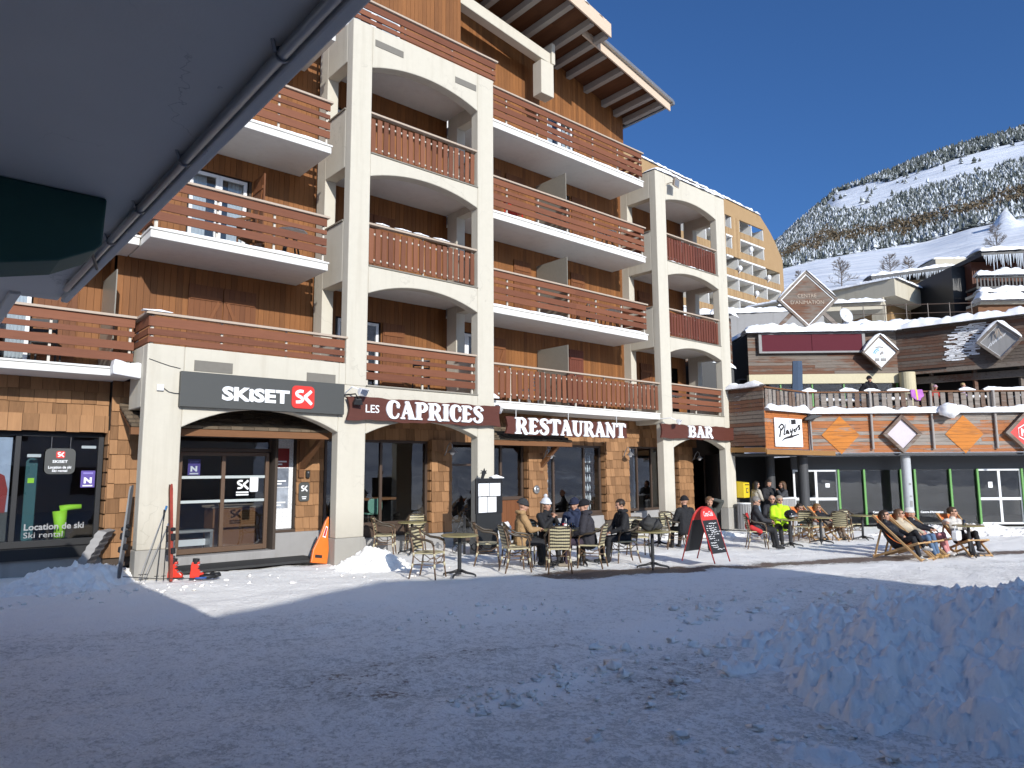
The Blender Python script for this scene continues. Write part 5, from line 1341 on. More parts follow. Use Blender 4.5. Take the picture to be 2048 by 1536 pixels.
# painted diamonds and framed diamond signs
def dia(cx, cz, a, b=None): b = b or a; return [(cx - a, cz), (cx, cz - b), (cx + a, cz), (cx, cz + b)]
for cx in (1.14, 5.66, 10.2):
    m = MB(); n = 10; R = .70
    for j in range(n):
        z0 = 3.28 - R + 2 * R * j / n; z1 = z0 + 2 * R / n - .005; wa = R - abs(z0 - 3.28); wb = R - abs(z1 - 3.28)
        if max(wa, wb) < .02: continue
        m.prism([(cx - max(wa, .01), z0), (cx + max(wa, .01), z0), (cx + max(wb, .01), z1), (cx - max(wb, .01), z1)], 'y', -.034, -.024, 0, random.random())
    m.build('painted_diamond', M_DIA, CE)
def diamond_sign(label, cx, cz, y, R, face, frame=M_OLDG, snow=False, rim=.17, line=None, rz=0.0, xyz=None):
    t = cthing('diamond_sign', label, 'sign', xyz or (cx, y, cz), rz)
    m = MB(); r2 = R - rim
    for i in range(4):
        a = RAD(90 * i); b = RAD(90 * (i + 1)); P = [(R * math.cos(a), R * math.sin(a)), (R * math.cos(b), R * math.sin(b)), (r2 * math.cos(b), r2 * math.sin(b)), (r2 * math.cos(a), r2 * math.sin(a))]
        m.prism(P, 'y', -.10, .06, 0, random.random())
    m.build('frame', frame, t, bevel=.008); m = MB(); m.prism(dia(0, 0, r2 + .01), 'y', -.03, .05, 0, .4); fc = m.build('board', face, t)
    if line:
        m = MB(); r3 = r2 - line
        for i in range(4):
            a = RAD(90 * i); b = RAD(90 * (i + 1)); m.prism([(r2 * .985 * math.cos(a), r2 * .985 * math.sin(a)), (r2 * .985 * math.cos(b), r2 * .985 * math.sin(b)), (r3 * math.cos(b), r3 * math.sin(b)), (r3 * math.cos(a), r3 * math.sin(a))], 'y', -.055, -.031, 0, .2)
        m.build('white_edge', M_PVC, t)
    if snow:
        m = MB()
        for s in (-1, 1): snow_strip(m, (0, -.02, R - .01), (s * R * .93, -.02, R * .07), .26, .13 * snow, 3.0 + s)
        m.build('snow_cap', M_SNOW, t, smooth=True)
    return t
M_PALEP = flat('faded_pink_sheet', (.52, .46, .49), .5)
diamond_sign('framed diamond with a faded pale sheet on the orange boards', 3.32, 3.30, -.13, .72, M_PALEP)
t = diamond_sign('red diamond sign with a white badge at the end of the orange boards', 7.80, 3.32, -.13, .76, M_RED)
m = MB()
for k in range(6):
    a = RAD(60 * k + 30); b = RAD(60 * k + 90); m.bar((.30 * math.cos(a), -.035, .30 * math.sin(a)), (.30 * math.cos(b), -.035, .30 * math.sin(b)), .012, .03, 0, .2)
m.build('badge', M_SIGNW, t); strokes('badge_mark', M_SIGNW, t, (-.17, -.033, -.13), (1, 0, 0), (.36, .28), [[(.1, 1, .16), (.1, 0, .16)], [(.1, .5, .14), (.5, 1, .14)], [(.25, .6, .14), (.55, 0, .16)], [(.7, .95, .14), (.7, .05, .14), (.95, .05, .14)]], .006)
t = diamond_sign('big brown diamond sign naming the animation centre on the roof edge', 2.12, 9.62, 4.9, 1.36, M_OLDB, M_OLDG, .6, .15, .07)
text('CENTRE', 'lettering', M_CAP, t, (-.42, -.032, .10), .84, .17, bold=-.004, depth=.012); text("D'ANIMATION", 'lettering', M_CAP, t, (-.74, -.032, -.20), 1.48, .17, bold=-.004, depth=.012)
m = MB()
for s in (-1, 1): m.bar((s * .72, .02, -.62), (s * 1.42, .02, -1.34), .10, .17, 0, .5)
m.each('strut', M_OLDG, t)
t = diamond_sign('white diamond sign with a blue arc emblem tilted beside the maroon panel', 5.07, 7.13, 4.62, .82, M_SIGNW, M_OLDG, 1.0, .13)
M_BLUE = flat('blue_print', (.10, .30, .42), .5); arc = lambda r, a0, a1, w: [(.5 + r * math.cos(RAD(a0 + (a1 - a0) * i / 8)), .2 + r * math.sin(RAD(a0 + (a1 - a0) * i / 8)), w) for i in range(9)]
strokes('emblem_mark', M_BLUE, t, (-.34, -.033, -.22), (1, 0, 0), (.62, .62), [arc(.42, 170, 95, .10), arc(.30, 170, 90, .07)], .004); strokes('emblem_mark', M_CONC, t, (-.34, -.033, -.22), (1, 0, 0), (.62, .62), [arc(.55, 120, 60, .10), [(.5, .2, .12), (.75, .38, .22)]], .004)
text('Les 2 Alpes', 'lettering', M_BLUE, t, (-.30, -.032, -.25), .58, .08, depth=.003)
strokes('caption', M_CONC, t, (-.26, -.033, -.36), (1, 0, 0), (.5, .06), [[(.0, .5, .5), (.4, .6, .5)], [(.5, .5, .5), (1, .5, .5)]], .003)
# the Players panel on the angled corner
d_ = Vector((0 - K[0], 0 - K[1], 0)); ln_ = d_.length; d_ /= ln_
t = cthing('bar_sign', 'white square bar sign with black brush script on the orange corner', 'sign', (K[0] + d_.x * 1.35, K[1] + d_.y * 1.35, 3.33), math.atan2(d_.y, d_.x)); m = MB(); m.box(-.86, .86, -.07, -.045, -.50, .52, 0, .1); m.build('board', M_SIGNW, t)
PL = [[(.10, .78, .03), (.16, .55, .06), (.10, .12, .07)], [(.06, .70, .04), (.22, .92, .05), (.30, .78, .06), (.16, .52, .05)], [(.38, .95, .04), (.34, .55, .06), (.30, .30, .05), (.38, .34, .03)], [(.50, .58, .05), (.42, .50, .05), (.42, .36, .06), (.52, .50, .05), (.50, .36, .05), (.56, .40, .03)],
      [(.60, .66, .05), (.60, .46, .05), (.68, .56, .04), (.72, .72, .04), (.64, .30, .06), (.54, .10, .04)], [(.74, .56, .04), (.82, .66, .05), (.78, .50, .05), (.86, .52, .03)], [(.88, .76, .05), (.87, .58, .05), (.90, .72, .04), (.95, .78, .04)], [(1.06, .92, .05), (.97, .86, .06), (1.05, .74, .06), (.97, .62, .05)], [(.42, .14, .03), (.70, .22, .05), (1.0, .36, .03)], [(.20, -.12, .02), (.34, .06, .05), (.56, .12, .04), (.72, .16, .02)]]
strokes('lettering', M_BLACK, t, (-.74, -.071, -.24), (1, 0, 0), (1.38, .58), PL, .004, 1.25); strokes('lettering', M_BLACK, t, (.06, -.071, .36), (1, 0, 0), (.5, .08), [[(0, .4, .5), (.05, .5, .5)], [(.2, .4, .6), (.8, .7, .6)], [(.95, .6, .5), (1, .7, .5)]], .004)
# balustrade of the terrace: planks, cap rail, posts, snow
def fence(a, b, name_rot=0):
    m = MB(); A = Vector((a[0], a[1], 0)); B = Vector((b[0], b[1], 0)); ln = (B - A).length; d = (B - A) / ln; n = round(ln / .245)
    for i in range(n):
        p = A + d * (ln * (i + .5) / n + rnd(-.02, .02)); h = rnd(-.03, .03); w = rnd(.15, .19); q = d * w / 2
        m.bar((p.x, p.y, 4.16 + rnd(-.02, .02)), (p.x + d.x * rnd(-.015, .015), p.y + d.y * .01, 4.84 + h), w, .03, 0, random.random(), up=(-d.y, d.x, 0))
    return m, A, B, d
m, A, B, d = fence((0, .02), (XR, .02)); m.build('balustrade', M_OLDG, CE); m, A, B, d = fence((K[0] + .03, K[1] + .03), (-.02, .01)); m.build('balustrade', M_OLDG, CE)
m = MB(); m.box(-.05, XR, -.04, .08, 4.86, 4.91, 0, .4); m.bar((K[0], K[1], 4.92), (-.02, .0, 4.885), .11, .05, 0, .5); m.box(0, XR, .05, .09, 4.30, 4.36, 0, .6); m.each('cap_rail', M_BEAM, CE)
for x in (-.02, 2.28, 4.5, 6.8, 9.1, 11.4): m = MB(); m.tube([(x, -.09, 2.74), (x, -.09, 4.9)], .045, 8, tone=.3); m.build('fence_post', flat('grey_post', (.30, .27, .245), .7), CE)
m = MB(); snow_strip(m, (0, -.06, 4.07), (XR, -.06, 4.07), .34, .24, 1.0); snow_strip(m, (K[0] + .05, K[1] - .03, 4.09), (-.02, -.05, 4.08), .32, .24, 2.0); snow_strip(m, (J[0], J[1], 4.94), (K[0], K[1], 4.94), .42, .22, 4.0)
for a, b in ((-.2, .35), (1.2, 1.9), (2.1, 2.7), (2.95, 3.8), (5.6, 6.2), (6.5, 8.2), (9, 11)): snow_strip(m, (a, .02, 4.912), (b, .02, 4.912), .17, .12, a)
m.each('terrace_snow', M_SNOW, CE, smooth=True)
t = cthing('snow_lamp', 'square lamp buried in snow on the terrace balustrade', 'lamp', (5.0, -.35, 3.98)); m = MB(); m.blob((0, 0, .16), (.36, .26, .26), 14, 9, .35, seed=2.0); m.build('snow_cap', M_SNOW, t, smooth=True); m = MB(); m.bar((.2, .30, -.02), (-.1, -.1, .05), .30, .10, 0, .3); m.build('housing', M_BLACK, t)
t = cthing('street_lamp', 'flat black lamp head on a thin post in front of the orange corner', 'lamp', (.02, -.16, 2.7)); m = MB(); m.tube([(0, 0, 0), (-.02, -.02, 1.15)], .03, 8, tone=.2); m.build('post', M_CONC, t); m = MB(); m.prism([(-.34, 1.10), (-.1, 1.12), (.32, 1.26), (.30, 1.30), (-.05, 1.32), (-.30, 1.20)], 'y', -.30, .06, 0, .2); m.build('lamp_head', M_BLACK, t, bevel=.02)
t = cthing('hanging_garment', 'pink and violet ski jacket hung over the terrace rail', 'garment', (4.0, -.05, 4.65)); m = MB(); M_PINK = flat('pink_violet_cloth', (.42, .12, .45), .7, var=.6, scale=7)
m.prism([(-.22, .30), (.22, .30), (.27, .05), (.16, -.02), (.13, -.12), (-.02, -.10), (-.12, -.02), (-.20, .02)], 'y', -.06, .0, 0, .2); m.build('cloth', M_PINK, t, bevel=.02); m = MB(); m.prism([(-.05, .30), (.02, .30), (.04, -.09), (-.01, -.08)], 'y', -.066, -.061, 0, .2); m.build('stripe', flat('yellow_cloth', (.6, .5, .06), .7), t)
# upper storey
W0 = (6.0, 5.0); wd_ = Vector((3.5, -2.6, 0)).normalized(); W1 = (6.0 + wd_.x * 8, 5.0 + wd_.y * 8)
wallpart('upper_boards', [((-.6, 5), (6.0, 5), 6.25, 8.12)], M_OLDB); wallpart('upper_boards', [(W0, W1, 6.35, 8.22)], weathered('dark_boards', (.12, .062, .042), .42, (.075, .058, .046), (.15, .12, .10)))
m = MB(); m.box(-.6, 6.0, 4.98, 5.3, 5.82, 6.245, 0, .2); m.build('cream_band', M_CREAM2, CE)
m = MB(); m.prism([(-.6, 5.02), (6.0, 5.02), (W1[0] - .02, W1[1] + .04), (W1[0] + 3, W1[1] + 6), (6, 14), (-.6, 14)], 'z', 6.26, 8.1, 0, .3); m.prism([(6.3, 6.4), (W1[0] + 1, W1[1] + 2.4), (W1[0] + 3, W1[1] + 6), (6, 14)], 'z', 4.045, 6.2, 0, .3); m.build('core', M_ROOM, CE)
f = MB()
for x in (-.6, .8, 2.2, 3.6, 4.9, 5.95): f.box(x - .03, x + .03, 5.05, 5.12, 4.05, 5.815, 0, .2)
fo = f.build('terrace_window', M_GREENP, CE); p = MB(); p.quad((-.6, 5.09, 4.05), (5.95, 5.09, 4.05), (5.95, 5.09, 5.815), (-.6, 5.09, 5.815)); p.build('pane', M_GLASS, fo); p = MB(); p.quad((-.6, 6.5, 4.05), (6.3, 6.5, 4.05), (6.3, 6.5, 6.2), (-.6, 6.5, 6.2)); p.build('reveal', M_ROOM, fo)
m = MB(); m.lathe([(.32, 4.05), (.32, 6.24), (0, 6.245)], 20, (6.25, 4.75), tone=.2); m.build('terrace_column', M_CREAM2, CE)
m = MB()
for k in (1.6, 3.2, 4.8, 6.4): q = Vector((6, 5, 0)) + wd_ * k; m.box(q.x - .07, q.x + .07, q.y + .6, q.y + .74, 4.05, 6.3, 0, .3)
a = Vector((6.3, 5.4, 0)); m.bar((6.2, 5.5, 5.9), (W1[0], W1[1] + .5, 5.9), .12, .3, 0, .2); m.bar((6.2, 5.0, 6.25), (W1[0], W1[1] + .02, 6.25), .16, .2, 0, .3); m.each('terrace_post', M_OLDB, CE)
m = MB(); m.box(-.02, 2.18, 4.80, 4.96, 7.26, 8.02, 0, .1); m.box(2.20, 4.40, 4.80, 4.96, 7.26, 8.02, 0, .1); mp = m.build('maroon_panel', M_MAROON, CE)
m = MB(); m.box(-.16, 4.54, 4.78, 4.97, 7.18, 7.255, 0, .1); m.box(-.16, 4.54, 4.78, 4.97, 8.025, 8.08, 0, .1); m.box(-.16, -.03, 4.78, 4.97, 7.256, 8.024, 0, .8); m.box(4.41, 4.54, 4.78, 4.97, 7.256, 8.024, 0, .8); m.each('panel_frame', M_CONC, mp)
m = MB(); snow_strip(m, (-.75, 5.1, 8.10), (6.05, 5.0, 8.12), .95, .40, 1.0); snow_strip(m, (5.9, 5.05, 8.14), (W1[0], W1[1] + .1, 8.24), .95, .36, 2.0); snow_strip(m, (-.6, 9.5, 8.1), (9, 9.5, 8.1), 8.6, .45, 3.0, 40); m.each('roof_snow', M_SNOW, CE, smooth=True)
m = MB(); rs2 = random.Random(3)
for i in range(260):    # snow blown onto the dark boards
    k = rs2.uniform(1.9, 3.4); z = rs2.uniform(6.6, 8.1)
    if abs((k - 1.9) / 1.5 - (z - 6.6) / 1.5) > .42 + .2 * rs2.random(): continue
    q = Vector((6, 5, 0)) + wd_ * k - Vector((-wd_.y, wd_.x, 0)) * .022; w = rs2.uniform(.05, .20); h = rs2.uniform(.02, .06)
    m.bar((q.x - wd_.x * w, q.y - wd_.y * w, z), (q.x + wd_.x * w, q.y + wd_.y * w, z), .02, h, 0, .2)
m.build('blown_snow', M_SNOW, CE)
q = Vector((6, 5, 0)) + wd_ * 3.82
t = diamond_sign('grey snow capped diamond sign with dangling icicles on the dark timber', 0, 0, 0, .82, M_CONC, M_OLDG, 1.2, .14, .03, math.atan2(wd_.y, wd_.x), (q.x + wd_.y * .22, q.y - wd_.x * .22, 7.22)); m = MB()
for a, b in (((-.05, .5), (-.1, .1)), ((.0, .5), (.06, .2)), ((-.08, .42), (-.2, .22)), ((.06, .3), (.14, .1))): m.tube([(a[0], -.12, a[1]), ((a[0] + b[0]) / 2 + .02, -.13, (a[1] + b[1]) / 2), (b[0], -.12, b[1])], [.02, .014, .006], 5, tone=.2)
m.build('icicle', M_CAP, t); m = MB()
for i in range(7): m.bar((-.40 + .09 * i, -.034, -.25 + .07 * i), (-.30 + .09 * i, -.034, -.05 + .06 * i), .008, .03, 0, .1)
m.build('lettering', M_PVC, t)
t = cthing('closed_parasol', 'folded dark blue parasol standing on the terrace', 'parasol', (.78, 3.0, 4.05)); m = MB(); m.tube([(0, 0, 0), (0, 0, 2.5)], .025, 8, tone=.2); m.build('pole', M_METAL, t); m = MB()
m.add([(x * k + dx, y * k, z) for z, k, dx in ((.95, 1.25, -.05), (1.5, 1.05, -.02), (2.2, 1.0, .02), (2.48, .95, .02)) for x, y in ((-.2, -.1), (.0, -.14), (.2, -.08), (.16, .1), (-.16, .1))], [tuple(j * 5 + i2 for i2 in (i, (i + 1) % 5)) + tuple((j + 1) * 5 + i2 for i2 in ((i + 1) % 5, i)) for j in range(3) for i in range(5)] + [(15, 16, 17, 18, 19)], 0, .2); m.build('canopy', flat('navy_cloth', (.030, .055, .10), .7), t)
for i, (x, y) in enumerate(((2.0, 2.6), (3.0, 2.9), (4.4, 2.4), (7.3, 1.8), (9.2, 1.6))):
    t = cthing('terrace_table', ['snow dusted terrace table behind the first fence bay', 'snow dusted terrace table near the person in black', 'snow dusted terrace table beneath the white diamond', 'terrace table behind the pink jacket', 'terrace table beneath the grey diamond sign'][i], 'table', (x, y, 4.05)); m = MB(); m.box(-.5, .5, -.4, .4, .70, .74, 0, .2); m.build('tabletop', M_OLDG, t); m = MB(); m.box(-.05, .05, -.05, .05, 0, .7, 0, .2); m.build('leg', M_BLACK, t); m = MB(); snow_strip(m, (-.45, 0, .742), (.45, 0, .742), .7, .12, i); m.build('snow_cap', M_SNOW, t, smooth=True)
# left wing showing between the tower and the roof sign
WG = cthing('timber_wing', 'curved brown timber wing with a thick snow cap beside the tower', 'building', (-2.2, 4.0, 4.0)); m = MB()
pts = [(-4.2, .4), (-3.0, .1), (-1.6, -.05), (-.4, -.2), (.35, -.1), (.75, .5)]
for a, b in zip(pts[:-1], pts[1:]): hboards(m, a, b, 2.5, 4.72, .12)
m.build('wall', M_OLDB, WG); m = MB()
for a, b in zip(pts[:-1], pts[1:]): snow_strip(m, (a[0], a[1] + .12, 4.72), (b[0] + .05, b[1] + .12, 4.72), .75, .34, 2.0 + a[0], 12)
m.build('snow_cap', M_SNOW, WG, smooth=True); m = MB(); m.prism([p for p in pts] + [(.7, 5), (-4, 5)], 'z', -.0, 4.70, 0, .3); m.build('core', M_DGREY, WG)
m = MB(); m.prism([(-1.3, 1.0), (.2, 1.0), (.2, 2.1), (-.5, 2.7), (-1.3, 2.6)], 'y', -1.6, -.25, 0, .3); m.build('porch', M_BLACK, WG); m = MB(); snow_strip(m, (-1.3, -.95, 2.62), (.3, -.95, 2.15), 1.3, .35, 5.0, 16); m.build('porch_snow', M_SNOW, WG, smooth=True)
# ------------------------------------------------------------------ buildings on the rise behind
M_CON2 = stuccomat('cream_concrete', (.50, .45, .35), amt=.35); M_OCHRE = woodmat('ochre_boards', (.23, .135, .058), (.46, .30, .145), 'z', .7)
B1 = cthing('concrete_chalet', 'low cream concrete building with a wedge roof and a satellite dish behind the roof sign', 'building', (11.5, 16, 9.6))
def rel(p): return (p[0] - 11.5, p[1] - 16, p[2] - 9.6)
def slab_part(name, poly, z0, z1, mat, host):
    m = MB(); m.prism([(x - 11.5, y - 16) for x, y in poly], 'z', z0 - 9.6, z1 - 9.6, 0, .3); return m.build(name, mat, host)
slab_part('roof_slab', [(11.7, 15.8), (20.2, 23.7), (16, 29), (5.1, 23.6), (7.8, 20.6)], 12.45, 13.5, M_CON2, B1)
m = MB()
for a, b in (((5.1, 23.4), (11.75, 16.0)), ((11.75, 15.95), (20.2, 23.6))): snow_strip(m, rel((a[0], a[1], 13.51)), rel((b[0], b[1], 13.51)), .5, .16, a[0])
m.prism([(x - 11.5, y - 16) for x, y in [(11.75, 16.1), (20.0, 23.7), (16, 28.8), (5.3, 23.5)]], 'z', 3.905, 4.0, 0, .2); m.build('roof_snow', M_SNOW, B1, smooth=False)
slab_part('wall', [(12.6, 18.2), (19.0, 24), (15, 28), (6.5, 23.5), (8.6, 21.2)], 9.6, 12.449, M_OCHRE, B1)
slab_part('corbel', [(10.6, 16.6), (11.1, 16.1), (11.5, 16.6), (11.0, 17.1)], 10.9, 12.44, M_CON2, B1)
slab_part('canopy', [(4.5, 15.5), (10.3, 14.6), (10.5, 15.6), (9.5, 19.5), (4.8, 19)], 11.35, 11.75, M_CON2, B1)
m = MB(); snow_strip(m, rel((4.5, 15.6, 11.75)), rel((10.4, 14.7, 11.75)), .8, .28, 4.0); m.build('canopy_snow', M_SNOW, B1, smooth=True)
m = MB(); m.prism([(x - 11.5, y - 16) for x, y in [(-.3, 11), (4.6, 10.4), (5.2, 10.6), (5.2, 13), (-.3, 13)]], 'z', -.9, .75, 0, .2); m.build('plant_box', M_CONC, B1); m = MB(); snow_strip(m, rel((-.3, 11.4, 10.36)), rel((5.2, 10.9, 10.36)), 1.1, .36, 6.0); m.build('plant_box_snow', M_SNOW, B1, smooth=True)
slab_part('parapet', [(5.6, 9.6), (12.5, 9.0), (13.5, 12), (5.6, 13)], 8.4, 9.25, M_CON2, B1); slab_part('left_roof', [(-3.0, 17), (4.5, 16), (5.0, 24), (-3, 24)], 10.9, 11.6, M_CON2, B1)
m = MB(); snow_strip(m, rel((5.6, 9.9, 9.25)), rel((12.6, 9.3, 9.25)), 1.0, .36, 7.0); snow_strip(m, rel((-3.0, 17.4, 11.6)), rel((4.6, 16.4, 11.6)), .9, .3, 8.0); m.each('ledge_snow', M_SNOW, B1, smooth=True)
m = MB()
for k in range(7): x = 5.8 + k * 1.05; m.tube([rel((x, 9.75 - k * .08, 9.4)), rel((x, 9.75 - k * .08, 10.45))], .025, 5, tone=.3)
m.tube([rel((5.8, 9.75, 10.4)), rel((12.1, 9.27, 10.4))], .025, 5, tone=.3); m.tube([rel((5.8, 9.75, 9.95)), rel((12.1, 9.27, 9.95))], .018, 5, tone=.3); m.build('railing', M_DKFRAME, B1)
t = cthing('satellite_dish', 'white satellite dish on the parapet beside the roof sign', 'satellite dish', (5.75, 9.3, 9.4)); m = MB(); m.lathe([(0, -.09), (.22, -.06), (.40, .0), (.41, .015), (.2, -.03), (0, -.06)], 20, tone=.1, M=Matrix.Translation((0, -.1, .42)) @ Matrix.Rotation(RAD(75), 4, 'X') @ Matrix.Rotation(RAD(20), 4, 'Y')); m.build('dish', M_PVC, t, smooth=True); m = MB(); m.tube([(0, .05, -.2), (0, .05, .42), (.0, -.4, .40)], .02, 6, tone=.3); m.build('mast', M_METAL, t)
def icicles(mb, a, b, n, lmin, lmax):
    a = Vector(a); b = Vector(b)
    for i in range(n):
        p = a + (b - a) * ((i + rnd(.2, .8)) / n); l = rnd(lmin, lmax) * (.5 + .8 * abs(math.sin(i * .37))); mb.tube([p, p + Vector((rnd(-.02, .02), 0, -l * .5)), p + Vector((0, 0, -l))], [.035, .022, .004], 5, tone=.2)
M_ICE = flat('icicle_ice', (.62, .66, .70), .25)
B2 = cthing('dark_chalet', 'dark timber chalet with long icicles and snow heaped balconies up the slope', 'chalet', (17.0, 14.0, 10.8))
def R2_(x, y, z): return (x - 17, y - 14, z - 10.8)
m = MB(); m.box(-1.4, 6, .6, 6, -.2, 3.3, 0, .3); m.build('wall', woodmat('red_brown_boards', (.06, .018, .008), (.16, .05, .022), 'z'), B2)
m = MB(); m.box(-2.2, -1.42, 1.2, 6, -.2, 3.2, 0, .3); m.build('side_wall', M_BLACK, B2)
m = MB(); m.prism([(-1.5, 3.3), (6, 3.62), (6, 3.85), (-1.5, 3.55)], 'y', -.6, 6, 0, .3); m.build('roof', M_BLACK, B2); m = MB(); snow_strip(m, (-1.6, 0.0, 3.53), (6, 0.0, 3.85), 1.5, .34, 2.0); m.build('roof_snow', M_SNOW, B2, smooth=True)
m = MB(); icicles(m, (-1.4, -.6, 3.34), (6, -.6, 3.64), 75, .35, 1.1); m.build('icicle_fringe', M_ICE, B2)
m = MB(); m.box(-1.85, 6, -.45, .6, 1.42, 1.55, 0, .3)
for i in range(40): m.box(-1.8 + i * .2, -1.72 + i * .2, -.42, -.38, 1.55, 2.05, 0, rnd(.1, .8))
m.box(-1.85, 6, -.46, -.36, 2.05, 2.16, 0, .3); m.build('balcony', M_BLACK, B2); m = MB(); snow_strip(m, (-1.85, -.42, 2.16), (6, -.42, 2.30), .5, .36, 4.0); snow_strip(m, (-1.85, -.4, 1.15), (6, -.4, 1.25), .7, .34, 5.0); snow_strip(m, (-2.1, -.7, .60), (6, -.7, .75), .9, .5, 6.0); m.each('balcony_snow', M_SNOW, B2, smooth=True)
m = MB(); m.box(-1.9, 6, -.75, .6, .45, .60, 0, .4); m.box(-1.9, 6, -.4, .6, 1.0, 1.15, 0, .3); m.each('lower_balcony', M_CON2, B2); m = MB(); m.box(-1.9, 6, -.5, .6, -.8, .44, 0, .4); m.build('lower_wall', M_BEAM, B2)
B3 = cthing('snowy_chalet', 'chalet with an icicle fringed eave and a small white window between the roofs', 'chalet', (17.3, 22, 13))
m = MB(); m.box(-3.5, 1.2, .6, 6, -1, 2.2, 0, .3); m.build('wall', M_OCHRE, B3); m = MB(); m.box(-.3, .95, .55, .598, -.2, 2.19, 0, .3); m.build('render_panel', M_CON2, B3)
m = MB(); m.prism([(-4.2, 2.0), (1.5, 2.72), (1.5, 2.9), (-4.2, 2.2)], 'y', -.5, 6, 0, .3); m.build('roof', M_DGREY, B3); m = MB(); snow_strip(m, (-4.2, .1, 2.2), (1.6, .1, 2.9), 1.3, .26, 2.0); m.build('roof_snow', M_SNOW, B3, smooth=True)
m = MB(); icicles(m, (-4.1, -.45, 2.02), (1.0, -.45, 2.66), 50, .15, .6); m.build('icicle_fringe', M_ICE, B3); m = MB(); m.box(1.25, 1.5, -.4, -.15, -.6, 2.7, 0, .3); m.build('post', M_CAP, B3); m = MB(); m.box(-1.0, 1.6, -.5, .55, .0, .12, 0, .3); m.box(-1.0, 1.6, -.5, -.45, .12, .8, 0, .3); m.build('balcony', M_BEAM, B3)
f = MB(); f.box(.1, .8, .50, .548, 1.2, 2.0, 0, .1); fo = f.build('window', M_PVC, B3); f = MB(); f.box(.15, .43, .490, .499, 1.25, 1.95, 0, .1); f.box(.47, .75, .490, .499, 1.25, 1.95, 0, .1); f.build('pane', M_BLACK, fo)
m = MB(); m.box(1.8, 4.6, 2.2, 6, 2.2, 4.2, 0, .2); m.build('chimney_block', M_CON2, B3); m = MB(); snow_strip(m, (1.8, 3.5, 4.2), (4.6, 3.5, 4.25), 2.4, .25, 3.0); m.build('chimney_snow', M_SNOW, B3, smooth=True)
# ------------------------------------------------------------------ tall block behind the second tower
TB = abs_thing('tower_block', 'tall ochre timber tower block with rows of loggias rising behind the arches', 'tower block', (82, 42, 4))
V0 = 37.0; FL = 2.86
m = MB()   # front wall: panels around the openings
def wallq(u0, u1, z0, z1): 
    n = max(1, round((u1 - u0) / .55)); w = (u1 - u0) / n
    for i in range(n): m.box(u0 + i * w + .006, u0 + (i + 1) * w - .006, V0, V0 + .25, z0, z1, 0, rnd(.1, .9))
m.prism([(60, 36.4), (92.1, 36.4), (94.1, 36.4), (91.3, 38.35), (64.7, 39.1), (60, 39.1)], 'y', V0 + .01, V0 + .26, 0, .6)
wallq(83.75, 85.75, 30.8, 36.4); wallq(60, 66.5, 14, 36.4)
m.prism([(92.1, 36.398), (94.1, 36.398), (95.25, 35.26), (97.25, 32.84), (97.25, 30.75), (92.1, 30.75)], 'y', V0 + .008, V0 + .26, 0, .5); m.box(96.22, 97.25, V0, V0 + .26, 8, 30.748, 0, .6)
m.build('timber_front', M_OCHRE, TB)
m = MB(); m.prism([(60, 8), (97.1, 8), (97.1, 32.7), (95.1, 35.1), (91.2, 38.2), (60, 38.9)], 'y', V0 + 2.2, V0 + 14, 0, .4); m.prism([(96.26, 8), (97.2, 8), (97.2, 32.8), (95.2, 35.2), (94.0, 36.2), (94.0, 30.8), (96.26, 30.8)], 'y', V0 + .262, V0 + 2.199, 0, .4); m.build('core', M_CON2, TB)
m = MB(); snow_strip(m, (60, V0 + .6, 39.15), (64.7, V0 + .6, 39.15), 1.6, .35, 1.0); snow_strip(m, (64.7, V0 + .6, 39.1), (91.3, V0 + .6, 38.35), 1.6, .4, 2.0, 60); m.each('roof_snow', M_SNOW, TB, smooth=True)
def loggia(u0, u1, zt, ndiv, name='loggia'):
    """one storey of open balconies: slab > railing, partition, window"""
    s = MB(); s.box(u0, u1, V0 - .06, V0 + 2.19, zt - FL - .12, zt - FL + .10, 0, .1); o = s.build(name, M_SOFF, TB)
    r = MB(); n = max(2, round((u1 - u0) / .22)); w = (u1 - u0) / n
    for i in range(n): r.box(u0 + i * w + .012, u0 + (i + 1) * w - .012, V0 - .02, V0 + .03, zt - FL + .14, zt - FL + 1.12, 0, random.random())
    r.build('railing', M_OCHRE, o); p = MB(); q = MB()
    for i in range(ndiv + 1):
        x = u0 + .05 + (u1 - u0 - .1) * i / ndiv; p.box(x - .06, x + .06, V0 + .05, V0 + 2.18, zt - FL + .105, zt - .13, 0, .1)
        if i < ndiv: q.box(x + .5, x + 1.5, V0 + 2.14, V0 + 2.19, zt - FL + .11, zt - .7, 0, .3)
    p.each('partition', M_SOFF, o); q.each('window', M_DKFRAME, o); return o
for k in range(2): loggia(85.76, 92.08, 36.39 - k * FL, 2); loggia(82.2, 83.74, 36.39 - k * FL, 1)
for k in range(2): loggia(66.52, 73, 36.39 - k * FL, 2); loggia(74.0, 81.2, 36.39 - k * FL, 2)
mm = MB(); m = mm; wallq(73.0, 74.0, 30.8, 36.4); wallq(81.2, 82.2, 30.8, 36.4); m.build('timber_front', M_OCHRE, TB)
for k in range(7): loggia(66.52, 96.2, 30.70 - k * FL, 8)
m = MB(); m.box(60, 97.2, V0, V0 + 2.2, 4, 30.70 - 7 * FL - .2, 0, .3); m.build('base', M_CON2, TB)
m = MB()
for u, z in ((88.0, 34.4 - FL * 0 - 1.9), (84.9, 28.95 + .3), (92.5, 29.4 - .1), (89, 26.4), (86.2, 23.6)): m.blob((u, V0 - .3, z), (.36, .30, .40), 12, 8, .1); m.tube([(u, V0 - .3, z - .4), (u, V0, z - .7)], .07, 6)
m.build('loggia_dish', M_PVC, TB, smooth=True)
